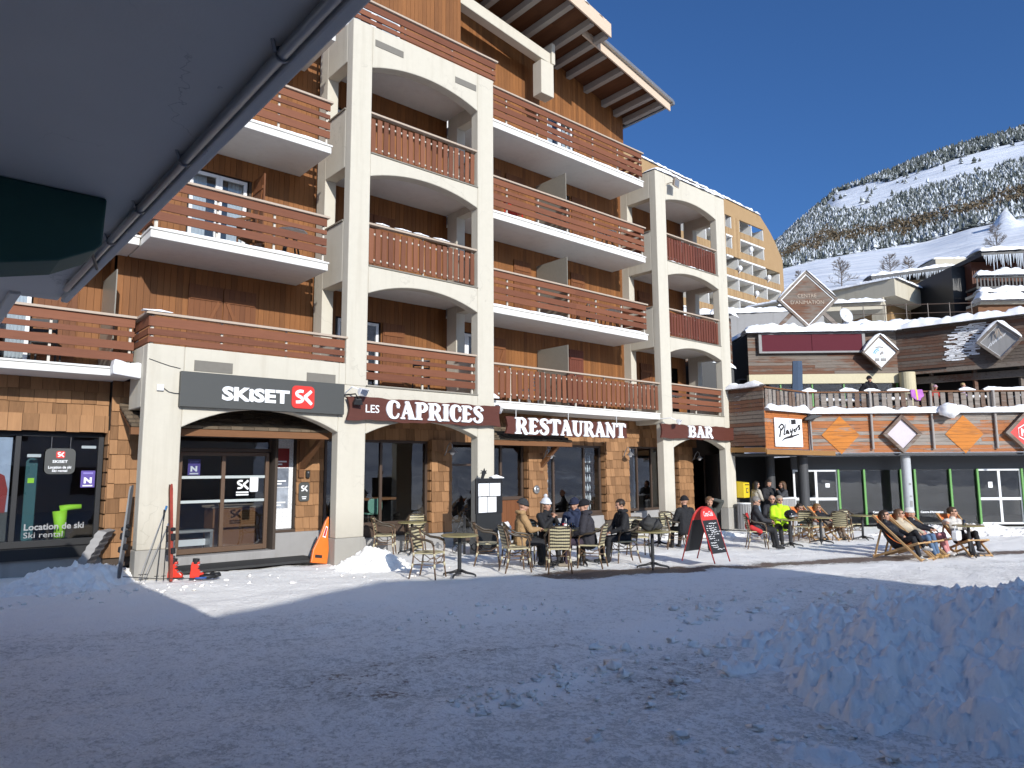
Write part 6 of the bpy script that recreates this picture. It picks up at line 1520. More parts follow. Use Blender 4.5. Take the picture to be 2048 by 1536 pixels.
# ------------------------------------------------------------------ terrace furniture
def weavemat():
    m, nt, b = newmat('rattan_weave'); t = tone(nt)
    s = nt.nodes.new('ShaderNodeTexCoord'); w = nt.nodes.new('ShaderNodeTexWave'); w.wave_type = 'BANDS'; w.bands_direction = 'Z'; w.inputs['Scale'].default_value = 5.2; w.inputs['Distortion'].default_value = 2.2; w.inputs['Detail'].default_value = 2
    L(nt, s.outputs['Object'], w.inputs['Vector']); x = nt.nodes.new('ShaderNodeTexWave'); x.bands_direction = 'X'; x.inputs['Scale'].default_value = 9; x.inputs['Distortion'].default_value = 1.5; L(nt, s.outputs['Object'], x.inputs['Vector'])
    f = mth(nt, 'ADD', mth(nt, 'MULTIPLY', w.outputs['Fac'], .75), mth(nt, 'MULTIPLY', x.outputs['Fac'], .25)); k = ramp(nt, f, [(.42, (.030, .026, .018)), (.58, (.44, .38, .22))])
    L(nt, k.outputs[0], b.inputs['Base Color']); b.inputs['Roughness'].default_value = .5; bump(nt, b, w.outputs['Fac'], .5, .008); return m
M_WEAVE = weavemat(); M_CANE = flat('dark_cane', (.050, .036, .022), .4, var=.3, scale=25); M_CANE2 = flat('brown_cane', (.13, .075, .040), .45, var=.3, scale=25); M_JOINT = flat('cream_binding', (.50, .44, .28), .5)
M_BRASS = flat('brass_tabletop', (.34, .29, .13), .3, .35, var=.2, scale=6); M_IRON = flat('cast_iron', (.020, .020, .021), .45)
def chair_proto():
    t = thing('bistro_chair', 'x', 'chair', (0, 0, 0))
    m = MB(); m.prism(round_rect(-.215, .215, -.21, .22, .07), 'z', .435, .465, 0, .3); m.build('seat', M_WEAVE, t, bevel=.008)
    for s in (-1, 1):
        m = MB(); m.tube([(s * .225, .235, 0), (s * .21, .205, .25), (s * .205, .20, .44), (s * .235, .20, .56), (s * .245, .17, .64), (s * .245, .08, .675)], .0155, 8, tone=.3); l = m.build('leg', M_CANE2, t, smooth=True)
        j = MB(); j.tube([(s * .213, .212, .20), (s * .209, .205, .27)], .021, 8, tone=.2); j.tube([(s * .205, .20, .40), (s * .206, .20, .45)], .021, 8, tone=.2); j.each('binding', M_JOINT, l, smooth=True)
        m = MB(); m.tube([(s * .225, -.285, 0), (s * .205, -.225, .25), (s * .20, -.205, .44), (s * .205, -.25, .68), (s * .19, -.30, .86)], .0155, 8, tone=.3); l = m.build('leg', M_CANE2, t, smooth=True)
        j = MB(); j.tube([(s * .208, -.235, .20), (s * .204, -.22, .27)], .021, 8, tone=.2); j.tube([(s * .20, -.207, .41), (s * .20, -.208, .46)], .021, 8, tone=.2); j.each('binding', M_JOINT, l, smooth=True)
        m = MB(); m.tube([(s * .195, -.29, .84), (s * .235, -.24, .78), (s * .262, -.10, .705), (s * .258, .08, .685), (s * .248, .17, .66), (s * .235, .205, .58)], [.018, .021, .023, .023, .021, .016], 8, tone=.2); m.build('armrest', M_CANE, t, smooth=True)
        m = MB(); m.tube([(s * .207, .203, .25), (s * .203, -.222, .25)], .009, 6, tone=.3); m.tube([(s * .206, .20, .40), (s * .2055, .06, .31), (s * .204, -.08, .31), (s * .20, -.21, .40)], .008, 6, tone=.3); m.build('stretcher', M_CANE2, t, smooth=True)
    m = MB(); m.tube([(-.207, .203, .27), (.207, .203, .27)], .009, 6, tone=.3); m.tube([(-.2, .2, .40), (-.08, .2, .29), (.08, .2, .29), (.2, .2, .40)], .008, 6, tone=.3); m.build('stretcher', M_CANE2, t, smooth=True)
    m = MB(); n = 11        # slightly dished woven back
    P = [(-.19 + .38 * i / n, -.22 - .085 * (k / 6) - .028 * math.sin(math.pi * i / n), .50 + .36 * k / 6 + .02 * math.sin(math.pi * i / n) * (k / 6)) for k in range(7) for i in range(n + 1)]
    Q = [(x, y - .014, z) for x, y, z in P]; w = n + 1; nn = len(P)
    m.add(P + Q, [(k * w + i, k * w + i + 1, (k + 1) * w + i + 1, (k + 1) * w + i) for k in range(6) for i in range(n)] + [(nn + (k + 1) * w + i, nn + (k + 1) * w + i + 1, nn + k * w + i + 1, nn + k * w + i) for k in range(6) for i in range(n)], 0, .3); m.build('backrest', M_WEAVE, t, smooth=True)
    m = MB(); m.tube([(-.19, -.30, .85), (-.12, -.325, .882), (.12, -.325, .882), (.19, -.30, .85)], .018, 8, tone=.2); m.build('top_rail', M_CANE, t, smooth=True)
    return t
CHAIR = chair_proto(); CH_USED = [False]
def place(proto, used, name, x, y, ang, label, group, z=None):
    o = proto if not used[0] else copy_tree(proto); used[0] = True
    o.location = (x, y, gz(x) - .035 if z is None else z); o.rotation_euler = (0, 0, ang); o['label'] = label; o['group'] = group; return o
def face(dx, dy): return math.atan2(-dx, dy)      # rotation that turns +y towards (dx,dy)
GC = 'rattan bistro chairs on the terrace'
for x, y, f, l in ((7.37, -2.79, (.5, -.85), 'empty rattan chair pulled up to the lone round table at the shadow edge'),
                   (8.75, 1.05, (.75, -.6), 'rattan chair against the pillar side of the table under the second arch'), (9.75, 1.30, (-.6, -.7), 'rattan chair behind the table under the second arch'),
                   (9.42, -1.95, (.7, -.6), 'rattan chair behind the empty chair at the near end of the group table'), (9.2, -3.08, (.8, -.35), 'empty rattan chair at the near end of the group table'),
                   (9.82, -3.62, (.62, .78), 'rattan chair seen square from behind at the group table'), (10.86, -3.52, (-.45, .85), 'rattan chair under the person in the black puffer coat'),
                   (12.12, -3.32, (-.85, .45), 'rattan chair under the man in black facing the group'), (13.3, -2.75, (-.6, -.75), 'rattan chair behind the table with the dark backpack'),
                   (11.3, -2.55, (-.6, -.6), 'rattan chair under the person in the navy beanie'), (9.75, -2.55, (.8, -.5), 'rattan chair under the man in the tan jacket'), (10.55, -2.2, (-.1, -1), 'rattan chair under the woman with the white bobble hat'),
                   (16.5, -1.35, (-.3, -.9), 'rattan chair behind the board by the bar pillar'), (15.6, -2.2, (.5, -.6), 'rattan chair under the person in the dark beanie behind the board'), (16.3, -2.6, (-.7, -.4), 'rattan chair under the man shading his eyes behind the board'),
                   (17.42, -3.42, (.62, -.78), 'rattan chair under the man in the red and black jacket'), (19.35, -3.0, (-.6, -.8), 'rattan chair under the man in the neon yellow jacket'),
                   (20.35, -3.2, (-.9, -.2), 'rattan chair between the neon jacket and the next round table'), (20.9, -3.15, (-.4, -.8), 'rattan chair whose woven back shows over the round table beside the neon jacket'),
                   (21.75, -3.7, (.8, .2), 'dark rattan chair in front of the reclining couple'), (22.9, -3.5, (-.3, -.9), 'rattan chair behind the far empty round table')):
    place(CHAIR, CH_USED, 'bistro_chair', x, y, face(*f), l, GC)
def table_proto():
    t = thing('bistro_table', 'x', 'table', (0, 0, 0))
    m = MB(); m.lathe([(0, .715), (.33, .715), (.345, .722), (.345, .738), (.335, .745), (0, .746)], 32, tone=.2); m.build('tabletop', M_BRASS, t)
    m = MB(); m.lathe([(.036, .03), (.036, .70), (.12, .70), (.12, .714)], 14, tone=.2); m.build('pole', M_IRON, t, smooth=False)
    for k in range(4):
        a = k * math.pi / 2 + .35; c, s = math.cos(a), math.sin(a)
        m = MB(); m.tube([(.03 * c, .03 * s, .10), (.14 * c, .14 * s, .065), (.27 * c, .27 * s, .045), (.31 * c, .31 * s, .03), (.315 * c, .315 * s, .0)], [.030, .024, .019, .018, .016], 7, tone=.3); m.build('leg', M_IRON, t, smooth=True)
    return t
TAB = table_proto(); TB_USED = [False]; GT = 'round brass topped bistro tables'
for x, y, a, l in ((7.95, -2.93, .2, 'lone round brass table standing at the shadow edge'), (9.38, .88, .5, 'round table under the second arch by the shingle pillar'), (10.45, -2.98, .1, 'round table of the seated group nearer the tan jacket'), (11.08, -3.10, .6, 'round table of the seated group nearer the man in black'),
                   (11.75, -4.38, .3, 'round brass table carrying the dark backpack'), (15.9, -1.35, .2, 'round table in the shade of the bar pillar behind the board'), (18.6, -3.72, .4, 'round table with two black helmets'), (20.36, -3.72, .1, 'round table between the neon jacket and the reclining couple'), (22.72, -3.9, .5, 'far empty round table in front of the green mullions'), (19.79, -7.66, .3, 'round table with drinks beside the woman in white')):
    place(TAB, TB_USED, 'bistro_table', x, y, a, l, GT)
# things on the tables
M_CLEAR = glassmat('drinking_glass', (.9, .92, .92), 1.4); M_ORJ = flat('orange_drink', (.62, .26, .03), .3); M_REDC = flat('red_cup', (.55, .02, .02), .35); M_BOTT = flat('green_bottle_glass', (.03, .08, .02), .1)
def ontable(tx, dx, dy): return (tx[0] + dx, tx[1] + dy, gz(tx[0]) - .035 + .747)
def tumbler(p, label, drink=None, group='glasses on the terrace tables'):
    t = thing('drinking_glass', label, 'glass', p, group=group); m = MB(); m.lathe([(.030, 0), (.036, .12), (.033, .12), (.028, .01), (0, .01)], 14, tone=.2); m.build('vessel', M_CLEAR, t, smooth=True)
    if drink: m = MB(); m.lathe([(.027, .012), (.031, .09), (0, .091)], 12, tone=.2); m.build('drink', drink, t, smooth=True)
def bottle(p, label, mat, h=.24):
    t = thing('bottle', label, 'bottle', p, group='bottles on the group table'); m = MB(); m.lathe([(.032, 0), (.034, .02), (.034, h * .55), (.013, h * .78), (.013, h), (0, h)], 12, tone=.2); m.build('vessel', mat, t, smooth=True); m = MB(); m.lathe([(.0355, h * .2), (.0355, h * .45)], 12, tone=.1); m.build('paper_label', M_SIGNW, t)
A_ = (10.45, -2.98); B_ = (11.08, -3.10); C_ = (18.6, -3.72); D_ = (19.79, -7.66)
tumbler(ontable(A_, .12, .1), 'clear glass on the group table in front of the bobble hat', None); tumbler(ontable(A_, -.08, .05), 'clear glass on the group table beside the tan sleeve', None); tumbler(ontable(A_, .2, -.1), 'beer glass near the middle of the group table', M_BRASS); tumbler(ontable(B_, -.2, .12), 'clear glass by the red cup on the group table', None); tumbler(ontable(B_, .1, -.12), 'glass in front of the man in black', None)
bottle(ontable(A_, .05, -.16), 'clear water bottle on the group table', M_CLEAR); bottle(ontable(B_, .16, .08), 'green bottle at the far end of the group table', M_BOTT, .26)
t = thing('red_cup', 'bright red cup with a straw in the middle of the group table', 'cup', ontable(A_, .27, .05)); m = MB(); m.lathe([(.05, 0), (.075, .10), (.07, .10), (.045, .01), (0, .01)], 16, tone=.2); m.build('vessel', M_REDC, t, smooth=True); m = MB(); m.tube([(.02, 0, .02), (.05, .03, .2)], .005, 5, tone=.2); m.build('straw', M_SIGNW, t)
tumbler(ontable(D_, .08, .12), 'tall orange drink at the back of the table by the woman in white', M_ORJ, 'orange drinks'); tumbler(ontable(D_, -.2, .02), 'short orange drink at the edge of the table by the woman in white', M_ORJ, 'orange drinks')
t = thing('white_bag', 'small white handbag leaning under the table by the woman in white', 'bag', (19.45, -7.5, gz(19.5) + .35)); m = MB(); m.prism(round_rect(-.17, .17, 0, .24, .06), 'y', -.06, .06, 0, .2); m.build('pouch', M_PVC, t, bevel=.02); m = MB(); m.tube([(-.12, 0, .22), (-.06, 0, .34), (.06, 0, .34), (.12, 0, .22)], .010, 6, tone=.2); m.build('strap', M_PVC, t)
for dx, dy, l in ((-.12, -.06, 'black ski helmet on the table at the side of the neon jacket'), (.14, .02, 'glossy black ski helmet at the outer side of the helmet table')):
    p = ontable(C_, dx, dy); t = thing('ski_helmet', l, 'helmet', p, face(-.3, -.9), 'ski helmets'); m = MB(); m.blob((0, 0, .125), (.125, .15, .125), 16, 10, tone=.3); m.build('shell', flat('gloss_black', (.012, .012, .013), .18), t, smooth=True); m = MB(); m.tube([(-.1, .11, .08), (0, .155, .09), (.1, .11, .08)], .03, 8, tone=.2); m.build('goggles', M_METAL, t, smooth=True)
p = ontable((11.75, -4.38), 0, 0); t = thing('backpack', 'slumped dark grey backpack on a round table', 'backpack', p, .2); m = MB(); m.blob((-.10, 0, .14), (.24, .18, .15), 18, 11, .35, seed=1.0); m.build('pack', flat('dark_bag_cloth', (.035, .034, .032), .8, bmp=.3), t, smooth=True); m = MB(); m.blob((.20, .02, .10), (.17, .14, .11), 14, 9, .3, seed=4.0); m.build('side_pocket', MATS['dark_bag_cloth'], t, smooth=True); m = MB(); m.tube([(-.25, -.16, .05), (-.2, -.2, .18), (-.05, -.19, .26), (.08, -.17, .16)], .014, 6, tone=.2); m.tube([(-.2, .0, .28), (-.12, .0, .34), (-.05, 0, .28)], .012, 6, tone=.3); m.build('strap', M_BLACK, t)
# pavement menu board
t = thing('menu_board', 'red topped chalk menu board standing on the snow in front of the terrace', 'menu board', (13.1, -4.72, gz(13.1) - .03), .02)
CHALK = flat('chalkboard', (.014, .015, .016), .6); M_REDF = flat('red_frame', (.42, .02, .018), .4)
for s, nm in ((-1, 'front'), (1, 'rear')):
    sl = math.atan2(.36, 1.12); R_ = Matrix.Translation((0, s * .02, 1.2)) @ Matrix.Rotation(-s * sl if s < 0 else -s * sl, 4, 'X'); R_ = Matrix.Translation((0, s * .03, 1.22)) @ Matrix.Rotation(s * sl, 4, 'X')
    m = MB(); m.box(-.27, .27, s * .004 - .008, s * .004 + .008, -1.0, -.30, 0, .2, R_); pn = m.build('chalk_panel', CHALK, t)
    m = MB(); m.prism([(-.27, -.30)] + [(.27 * math.cos(RAD(180 - k * 15)), -.30 + .27 * math.sin(RAD(180 - k * 15))) for k in range(1, 12)] + [(.27, -.30)], 'y', s * .004 - .009, s * .004 + .009, 0, .2, R_); m.build('red_header', M_RED, t)
    fr = [(-.285, 0, -1.20), (-.285, 0, -.30)] + [(.285 * math.cos(RAD(180 - k * 15)), 0, -.30 + .285 * math.sin(RAD(180 - k * 15))) for k in range(1, 12)] + [(.285, 0, -.30), (.285, 0, -1.20)]
    m = MB(); m.tube([R_ @ Vector(p) for p in fr], .014, 7, tone=.2); m.build('frame', M_REDF, t, smooth=True)
    if s < 0:
        m = MB(); rq = random.Random(5)
        for j in range(13):
            z = -.38 - .045 * j; w = rq.uniform(.18, .40); x = -.22 if j % 4 else -.08
            q = [(x + w * k / 9, z + rq.uniform(-.010, .012)) for k in range(10)]
            for a, b in zip(q[:-1], q[1:]):
                if rq.random() < .78: m.bar(R_ @ Vector((a[0], -.014, a[1])), R_ @ Vector((b[0], -.014, b[1])), .003, .011, 0, .2)
        m.build('chalk_writing', M_SIGNW, pn)
        o = text('Coca-Cola', 'lettering', M_SIGNW, t, (-.17, -.016, -.22), .34, .11, bold=.01, depth=.003, shear=.35); o.matrix_local = R_
# menu stand by the tower pillar, with papers and a black bird on top
t = thing('menu_stand', 'black menu stand with white sheets and a bird silhouette by the pillar', 'menu stand', (10.72, -.40, gz(10.7) - .03), .05)
m = MB(); m.box(-.42, .42, .0, .05, .95, 1.78, 0, .2); m.build('board', M_BLACK, t, bevel=.01); m = MB(); m.box(-.40, .40, .01, .05, .12, .948, 0, .3); m.build('lower_panel', CHALK, t)
for x in (-.40, .36): m = MB(); m.box(x, x + .04, -.005, .055, 0, .119, 0, .2); m.build('leg', M_BLACK, t)
for k in range(2): m = MB(); m.box(-.36 + .36 * k, -.02 + .36 * k, -.010, -.002, 1.36, 1.66, 0, .1); m.build('sheet', M_SIGNW, t)
for k in range(2): m = MB(); m.box(-.35 + .29 * k, -.08 + .29 * k, -.009, -.002, .98, 1.34, 0, .1); m.build('sheet', M_SIGNW, t)
m = MB(); rq = random.Random(2)
for k in range(4):
    for j in range(7): x = -.33 + .36 * (k % 2) if k < 2 else -.33 + .29 * (k % 2); z = (1.62 if k < 2 else 1.28) - .036 * j; m.box(x, x + rq.uniform(.10, .22), -.0125, -.011, z, z + .008, 0, .3)
m.build('print', M_CONC, t); m = MB()
for x, z in ((-.3, 1.67), (-.1, 1.67), (.25, 1.67), (-.28, 1.345), (-.1, 1.345), (.1, 1.345)): m.box(x, x + .05, -.02, 0, z, z + .02, 0, .2)
m.build('clip', M_BLACK, t); m = MB(); m.prism([(-.26, 1.78), (-.17, 1.78), (-.12, 1.88), (-.06, 1.90), (-.10, 1.92), (-.07, 1.97), (-.12, 1.95), (-.15, 2.02), (-.18, 1.96), (-.27, 1.97), (-.21, 1.93), (-.29, 1.90), (-.22, 1.89)], 'y', .015, .03, 0, .2); m.build('bird_silhouette', M_BLACK, t); m = MB(); snow_strip(m, (.05, .02, 1.78), (.42, .02, 1.78), .16, .10, 2.0, 8); m.build('snow_cap', M_SNOW, t, smooth=True)
t = thing('white_cut_out', 'white rounded board peeping from behind the menu stand', 'board', (10.9, -.75, gz(10.9))); m = MB(); m.prism([(-.2, 0), (.18, 0), (.20, .62), (.10, .74), (-.08, .72), (-.10, .60), (-.2, .55)], 'y', 0, .03, 0, .2); m.build('panel', M_PVC, t, bevel=.01)
t = thing('scroll_railing', 'black wrought iron scroll railing by the glass door', 'railing', (10.2, -.1, gz(10.2) - .02), .1); m = MB()
for s in (-1, 1):
    m.tube([(s * .02, 0, 0), (s * .02, 0, .9)], .014, 6, tone=.2); m.tube([(s * .02, 0, .86), (s * .12, 0, .80), (s * .2, 0, .62), (s * .30, 0, .50), (s * .42, 0, .46)], .011, 6, tone=.2); m.tube([(s * (.30 + .08 * math.cos(a)), 0, .14 + .08 * math.sin(a)) for a in np.linspace(-1.5, 4, 12)], .009, 5, tone=.2); m.tube([(s * .02, 0, .3), (s * .15, 0, .25), (s * .30, 0, .06)], .009, 5, tone=.2)
m.build('scrolls', M_IRON, t, smooth=True)
# yellow letter box on the tower
t = abs_thing('letter_box', 'yellow letter box fixed to the outer side of the bar tower', 'letter box', (23.4, .75, 1.0)); M_YEL = flat('post_yellow', (.66, .47, .02), .4, var=.05)
m = MB(); m.prism([(.48, 1.0), (1.0, 1.0), (1.0, 1.60), (.48, 1.55)], 'x', 23.33, 23.72, 0, .2); m.build('body', M_YEL, t, bevel=.025); m = MB(); m.box(23.40, 23.66, .465, .478, 1.46, 1.49, 0, .2); m.build('slot', M_BLACK, t); m = MB(); m.box(23.47, 23.60, .466, .478, 1.18, 1.36, 0, .2); m.build('label_plate', M_CHAR, t); m = MB(); m.box(23.49, 23.58, .460, .4655, 1.22, 1.33, 0, .2); m.build('emblem', M_YEL, t)
t = abs_thing('high_table', 'slatted grey standing table in the shade by the letter box', 'table', (24.0, -.6, -.1)); m = MB(); m.box(23.55, 24.6, -.85, -.35, .98, 1.03, 0, .2); m.build('tabletop', M_PVC, t); m = MB()
for k in range(9): m.box(23.6 + k * .11, 23.69 + k * .11, -.82, -.79, -.1, .975, 0, random.random())
m.build('slatted_front', M_CONC, t)
t = abs_thing('litter_bin', 'grey slatted bin beside the bar pillar', 'bin', (23.05, .45, -.1)); m = MB()
for k in range(16): a = k * math.pi / 8; m.box(23.15 + .2 * math.cos(a) - .03, 23.15 + .2 * math.cos(a) + .03, .40 + .2 * math.sin(a) - .03, .40 + .2 * math.sin(a) + .03, -.1, .80, 0, random.random())
m.build('slats', M_CONC, t); m = MB(); m.lathe([(.24, .80), (.24, .84), (0, .85)], 20, (23.15, .40), tone=.2); m.build('lid', M_PVC, t)
# shop mat, orange marker, skis, poles, boots, ribbed step
t = abs_thing('door_mat', 'long dark rubber mat in front of the sliding door', 'mat', (5.4, .75, .2)); m = MB(); m.prism([(3.95, .30), (6.85, .32), (6.8, 1.18), (4.2, 1.22)], 'z', .2, .245, 0, .3); m.build('sheet', flat('rubber_mat', (.025, .025, .025), .8, bmp=.3), t)
t = abs_thing('orange_marker', 'tall tapering orange plastic snow marker leaning against the pillar', 'marker', (6.72, .25, .2)); M_ORP = flat('orange_plastic', (.72, .15, .015), .4)
lean = Matrix.Translation((6.70, .22, .17)) @ Matrix.Scale(.86, 4) @ Matrix.Rotation(RAD(9), 4, 'Y') @ Matrix.Rotation(RAD(-6), 4, 'X')
m = MB(); m.prism([(-.22, 0), (.20, 0), (.20, .35), (.15, .62), (.10, 1.12), (.03, 1.0), (-.06, .66), (-.20, .30)], 'y', -.05, .03, 0, .2, lean); m.build('blade', M_ORP, t, bevel=.012); m = MB(); m.prism([(-.01, .62), (.07, .60), (.10, .86), (.05, .88)], 'y', -.060, -.052, 0, .2, lean); st_ = m.build('sticker', M_SIGNW, t); m = MB(); m.prism([(.005, .64), (.06, .63), (.085, .84), (.05, .85)], 'y', -.064, -.061, 0, .2, lean); m.build('sticker_print', M_REDF, st_); m = MB(); m.box(-.14, .04, -.060, -.052, .12, .19, 0, .2, lean); m.build('print', M_BLACK, t)
def ski_pair(name, label, base, top, colA, colB, roll, tipcol):
    t = abs_thing(name, label, 'skis', base); B = Vector(base); T = Vector(top); d = (T - B); ln = d.length; d = d.normalized(); side = Vector((math.cos(roll), math.sin(roll), 0)); side = (side - d * side.dot(d)).normalized(); nr = d.cross(side)
    for s, mt in ((-1, colA), (1, colB)):
        m = MB(); n = 16; vs = []
        for i in range(n + 1):
            k = i / n; w = (.050 + .012 * abs(2 * k - 1) ** 2) * (1 if k < .97 else .5) * (1 if k > .03 else .7); e = .05 * max(0, k - .86) ** 1.5 * 20 ** .5 * s; c = B + d * ln * k + nr * (s * .012 + e + .012 * s * math.sin(k * math.pi))
            vs += [c + side * w / 2 + nr * .005, c - side * w / 2 + nr * .005, c - side * w / 2 - nr * .005, c + side * w / 2 - nr * .005]
        m.add(vs, [(4 * i + j, 4 * i + (j + 1) % 4, 4 * i + 4 + (j + 1) % 4, 4 * i + 4 + j) for i in range(n) for j in range(4)] + [(0, 1, 2, 3), (4 * n + 3, 4 * n + 2, 4 * n + 1, 4 * n)], 0, .3); sk = m.build('ski', mt, t)
        m = MB()
        for k, h in ((.30, .10), (.44, .12), (.52, .06)): c = B + d * ln * k + nr * s * .055; m.bar(c - d * h / 2, c + d * h / 2, .055, .065, 0, .3, up=side)
        m.build('binding', M_BLACK, sk, bevel=.008)
    return t
ski_pair('ski_pair', 'pair of red skis leaning against the arcade pillar beside the boots', (3.66, -.52, .20), (3.70, -.08, 1.83), flat('red_ski', (.36, .05, .03), .35, var=.75, scale=7), flat('dark_red_ski', (.10, .05, .035), .4, var=.7, scale=9), .5, 0)
ski_pair('ski_pair', 'pair of dark grey skis standing in the snow bank beside the shingle pillar', (2.93, -.22, .30), (3.30, .9, 1.80), flat('black_ski', (.075, .075, .08), .35), flat('silver_ski', (.28, .29, .30), .35), .6, 0)
def pole_pair(label, a, b, a2, b2, grip, strapc):
    t = abs_thing('ski_poles', label, 'ski poles', a)
    for p, q in ((a, b), (a2, b2)):
        P = Vector(p); Q = Vector(q); d = (Q - P).normalized(); m = MB(); m.tube([P, Q], .007, 6, tone=.3); s = m.build('shaft', M_METAL if grip != 'k' else M_BLACK, t); m = MB(); m.tube([Q - d * .02, Q + d * .06, Q + d * .13], [.012, .016, .019], 7, tone=.2); m.build('grip', strapc, s, smooth=True); m = MB(); m.lathe([(0, 0), (.04, .005), (.04, .01), (0, .012)], 10, tone=.2, M=Matrix.Translation(P + d * .07)); m.build('basket', M_BLACK, s)
pole_pair('ski poles with blue grips leaning on the arcade pillar', (3.22, -.30, .26), (3.62, -.06, 1.33), (3.30, -.28, .26), (3.70, -.06, 1.13), 'm', flat('blue_grip', (.03, .15, .36), .5))
pole_pair('dark ski poles leaning beside the red skis', (3.46, -.40, .22), (3.60, -.12, 1.26), (3.56, -.45, .22), (3.66, -.14, .98), 'k', M_BLACK)
t = abs_thing('ski_pole', 'ski pole lying flat on the snow in front of the skis', 'ski pole', (3.1, -.5, .25)); m = MB(); m.tube([(2.95, -.40, .34), (3.45, -.68, .285), (3.98, -.86, .262)], .007, 6, tone=.2); m.build('shaft', M_BLACK, t); m = MB(); m.tube([(3.95, -.85, .262), (4.12, -.90, .262)], .016, 7, tone=.2); m.build('grip', flat('deep_blue', (.02, .07, .28), .5), t, smooth=True)
def ski_boot(x, y, rz, label):
    t = thing('ski_boot', label, 'ski boot', (x, y, gz(x) - .03), rz, 'red ski boots'); t.scale = (.86, .86, .86); MR = flat('red_boot', (.62, .035, .018), .3)
    m = MB(); vs = []; prof = [(0.0, -.13, .16, .045), (.05, -.13, .165, .05), (.10, -.125, .12, .05), (.15, -.115, .045, .052), (.22, -.115, .035, .055), (.32, -.10, .055, .055)]
    for z, y0, y1, hw in prof: vs += [(-hw, y0, z + .02), (hw, y0, z + .02), (hw * .9, y1, z + .02), (-hw * .9, y1, z + .02)]
    m.add(vs, [(4 * i + j, 4 * i + (j + 1) % 4, 4 * i + 4 + (j + 1) % 4, 4 * i + 4 + j) for i in range(5) for j in range(4)] + [(3, 2, 1, 0), (20, 21, 22, 23)], 0, .2); m.build('shell', MR, t, bevel=.018); m = MB(); m.box(-.045, .045, -.14, .175, 0, .022, 0, .3); m.build('sole', M_BLACK, t, bevel=.006); m = MB(); m.tube([(0, -.03, .30), (0, -.02, .40)], [.062, .068], 12, tone=.2); m.build('liner', M_BLACK, t)
    for k in range(3): m = MB(); m.box(-.062, .062, .02 + .012 * (k == 0) * 4, .06 + .05 * (k == 0), .13 + .07 * k, .15 + .07 * k, 0, .2); m.build('buckle', M_BLACK if k % 2 else M_METAL, t, bevel=.004)
ski_boot(4.10, -.45, face(.9, -.42), 'red ski boot standing apart beside the skis'); ski_boot(3.80, -.22, face(.8, -.6), 'red ski boot half hidden behind the red skis')
t = abs_thing('glove_pair', 'black gloves lying on the snow beside the red boots', 'gloves', (4.25, -.65, .2)); m = MB(); m.blob((4.22, -.66, .25), (.13, .08, .045), 12, 8, .5, seed=2.0); m.blob((4.36, -.60, .25), (.10, .07, .05), 12, 8, .5, seed=5.0); m.build('glove', M_BLACK, t, smooth=True)
t = abs_thing('ribbed_step', 'grey wavy plastic step tipped against the shingle pillar', 'step', (2.75, 1.1, .3)); m = MB(); n = 36; P = []
for i in range(n + 1):
    k = i / n; x = 2.42 + .36 * k; z = .36 + .66 * k; P.append((x + .010 * math.sin(k * 40), z))
for i in range(n): m.add([(P[i][0], .85, P[i][1]), (P[i + 1][0], .85, P[i + 1][1]), (P[i + 1][0] + .26, 1.25, P[i + 1][1]), (P[i][0] + .26, 1.25, P[i][1]), (P[i][0] + .13, .80, P[i][1] - .03), (P[i + 1][0] + .13, .80, P[i + 1][1] - .03), (P[i + 1][0] + .36, 1.22, P[i + 1][1] - .03), (P[i][0] + .36, 1.22, P[i][1] - .03)], [(0, 1, 2, 3), (7, 6, 5, 4), (0, 4, 5, 1), (3, 2, 6, 7), (1, 5, 6, 2), (0, 3, 7, 4)], 0, .4)
m.build('slab', M_CONC, t)
# deck chairs
M_SLING = flat('orange_canvas', (.66, .155, .03), .75, bmp=.2); M_PINE = flat('pine_frame', (.50, .30, .13), .6, var=.3)
def deck_proto():
    t = thing('deck_chair', 'x', 'deck chair', (0, 0, 0))
    for s in (-1, 1):
        m = MB(); m.bar((s * .28, .62, .0), (s * .28, -.46, .98), .028, .05, 0, .3); m.build('frame_rail', M_PINE, t)
        m = MB(); m.bar((s * .25, -.52, .0), (s * .25, .56, .40), .028, .05, 0, .5); m.build('frame_rail', M_PINE, t)
        m = MB(); m.bar((s * .222, -.50, .02), (s * .222, -.27, .76), .024, .04, 0, .6); m.build('strut', M_PINE, t)
    m = MB()
    for y, z in ((-.45, .965), (.55, .395), (.60, .04), (-.50, .04)): m.tube([(-.29, y, z), (.29, y, z)], .017, 8, tone=.3)
    m.each('crossbar', M_PINE, t); m = MB(); n = 16; vs = []
    for i in range(n + 1):
        k = i / n; y = -.45 + 1.0 * k; z = .965 - .57 * k - .30 * math.sin(math.pi * k ** .85) ; vs += [(-.235, y, z), (.235, y, z), (-.235, y, z - .006), (.235, y, z - .006)]
    m.add(vs, [(4 * i, 4 * i + 1, 4 * i + 5, 4 * i + 4) for i in range(n)] + [(4 * i + 3, 4 * i + 2, 4 * i + 6, 4 * i + 7) for i in range(n)], 0, .2); m.build('sling', M_SLING, t, smooth=True); return t
DECK = deck_proto(); DK_USED = [False]; GD = 'orange canvas deck chairs'
for x, y, f, l in ((18.0, -6.75, (-.12, -.99), 'orange deck chair under the woman in the black puffer coat'), (18.85, -6.75, (-.10, -.99), 'orange deck chair under the woman in the cream fleece'), (19.7, -6.70, (-.05, -1), 'orange deck chair under the person in pink trousers'), (20.25, -7.35, (-.55, -.83), 'orange deck chair under the woman in white'), (21.6, -2.7, (-.35, -.93), 'orange deck chair under the reclining dark haired man'), (22.25, -3.0, (-.2, -.98), 'orange deck chair under the reclining curly haired person')):
    place(DECK, DK_USED, 'deck_chair', x, y, face(*f), l, GD)
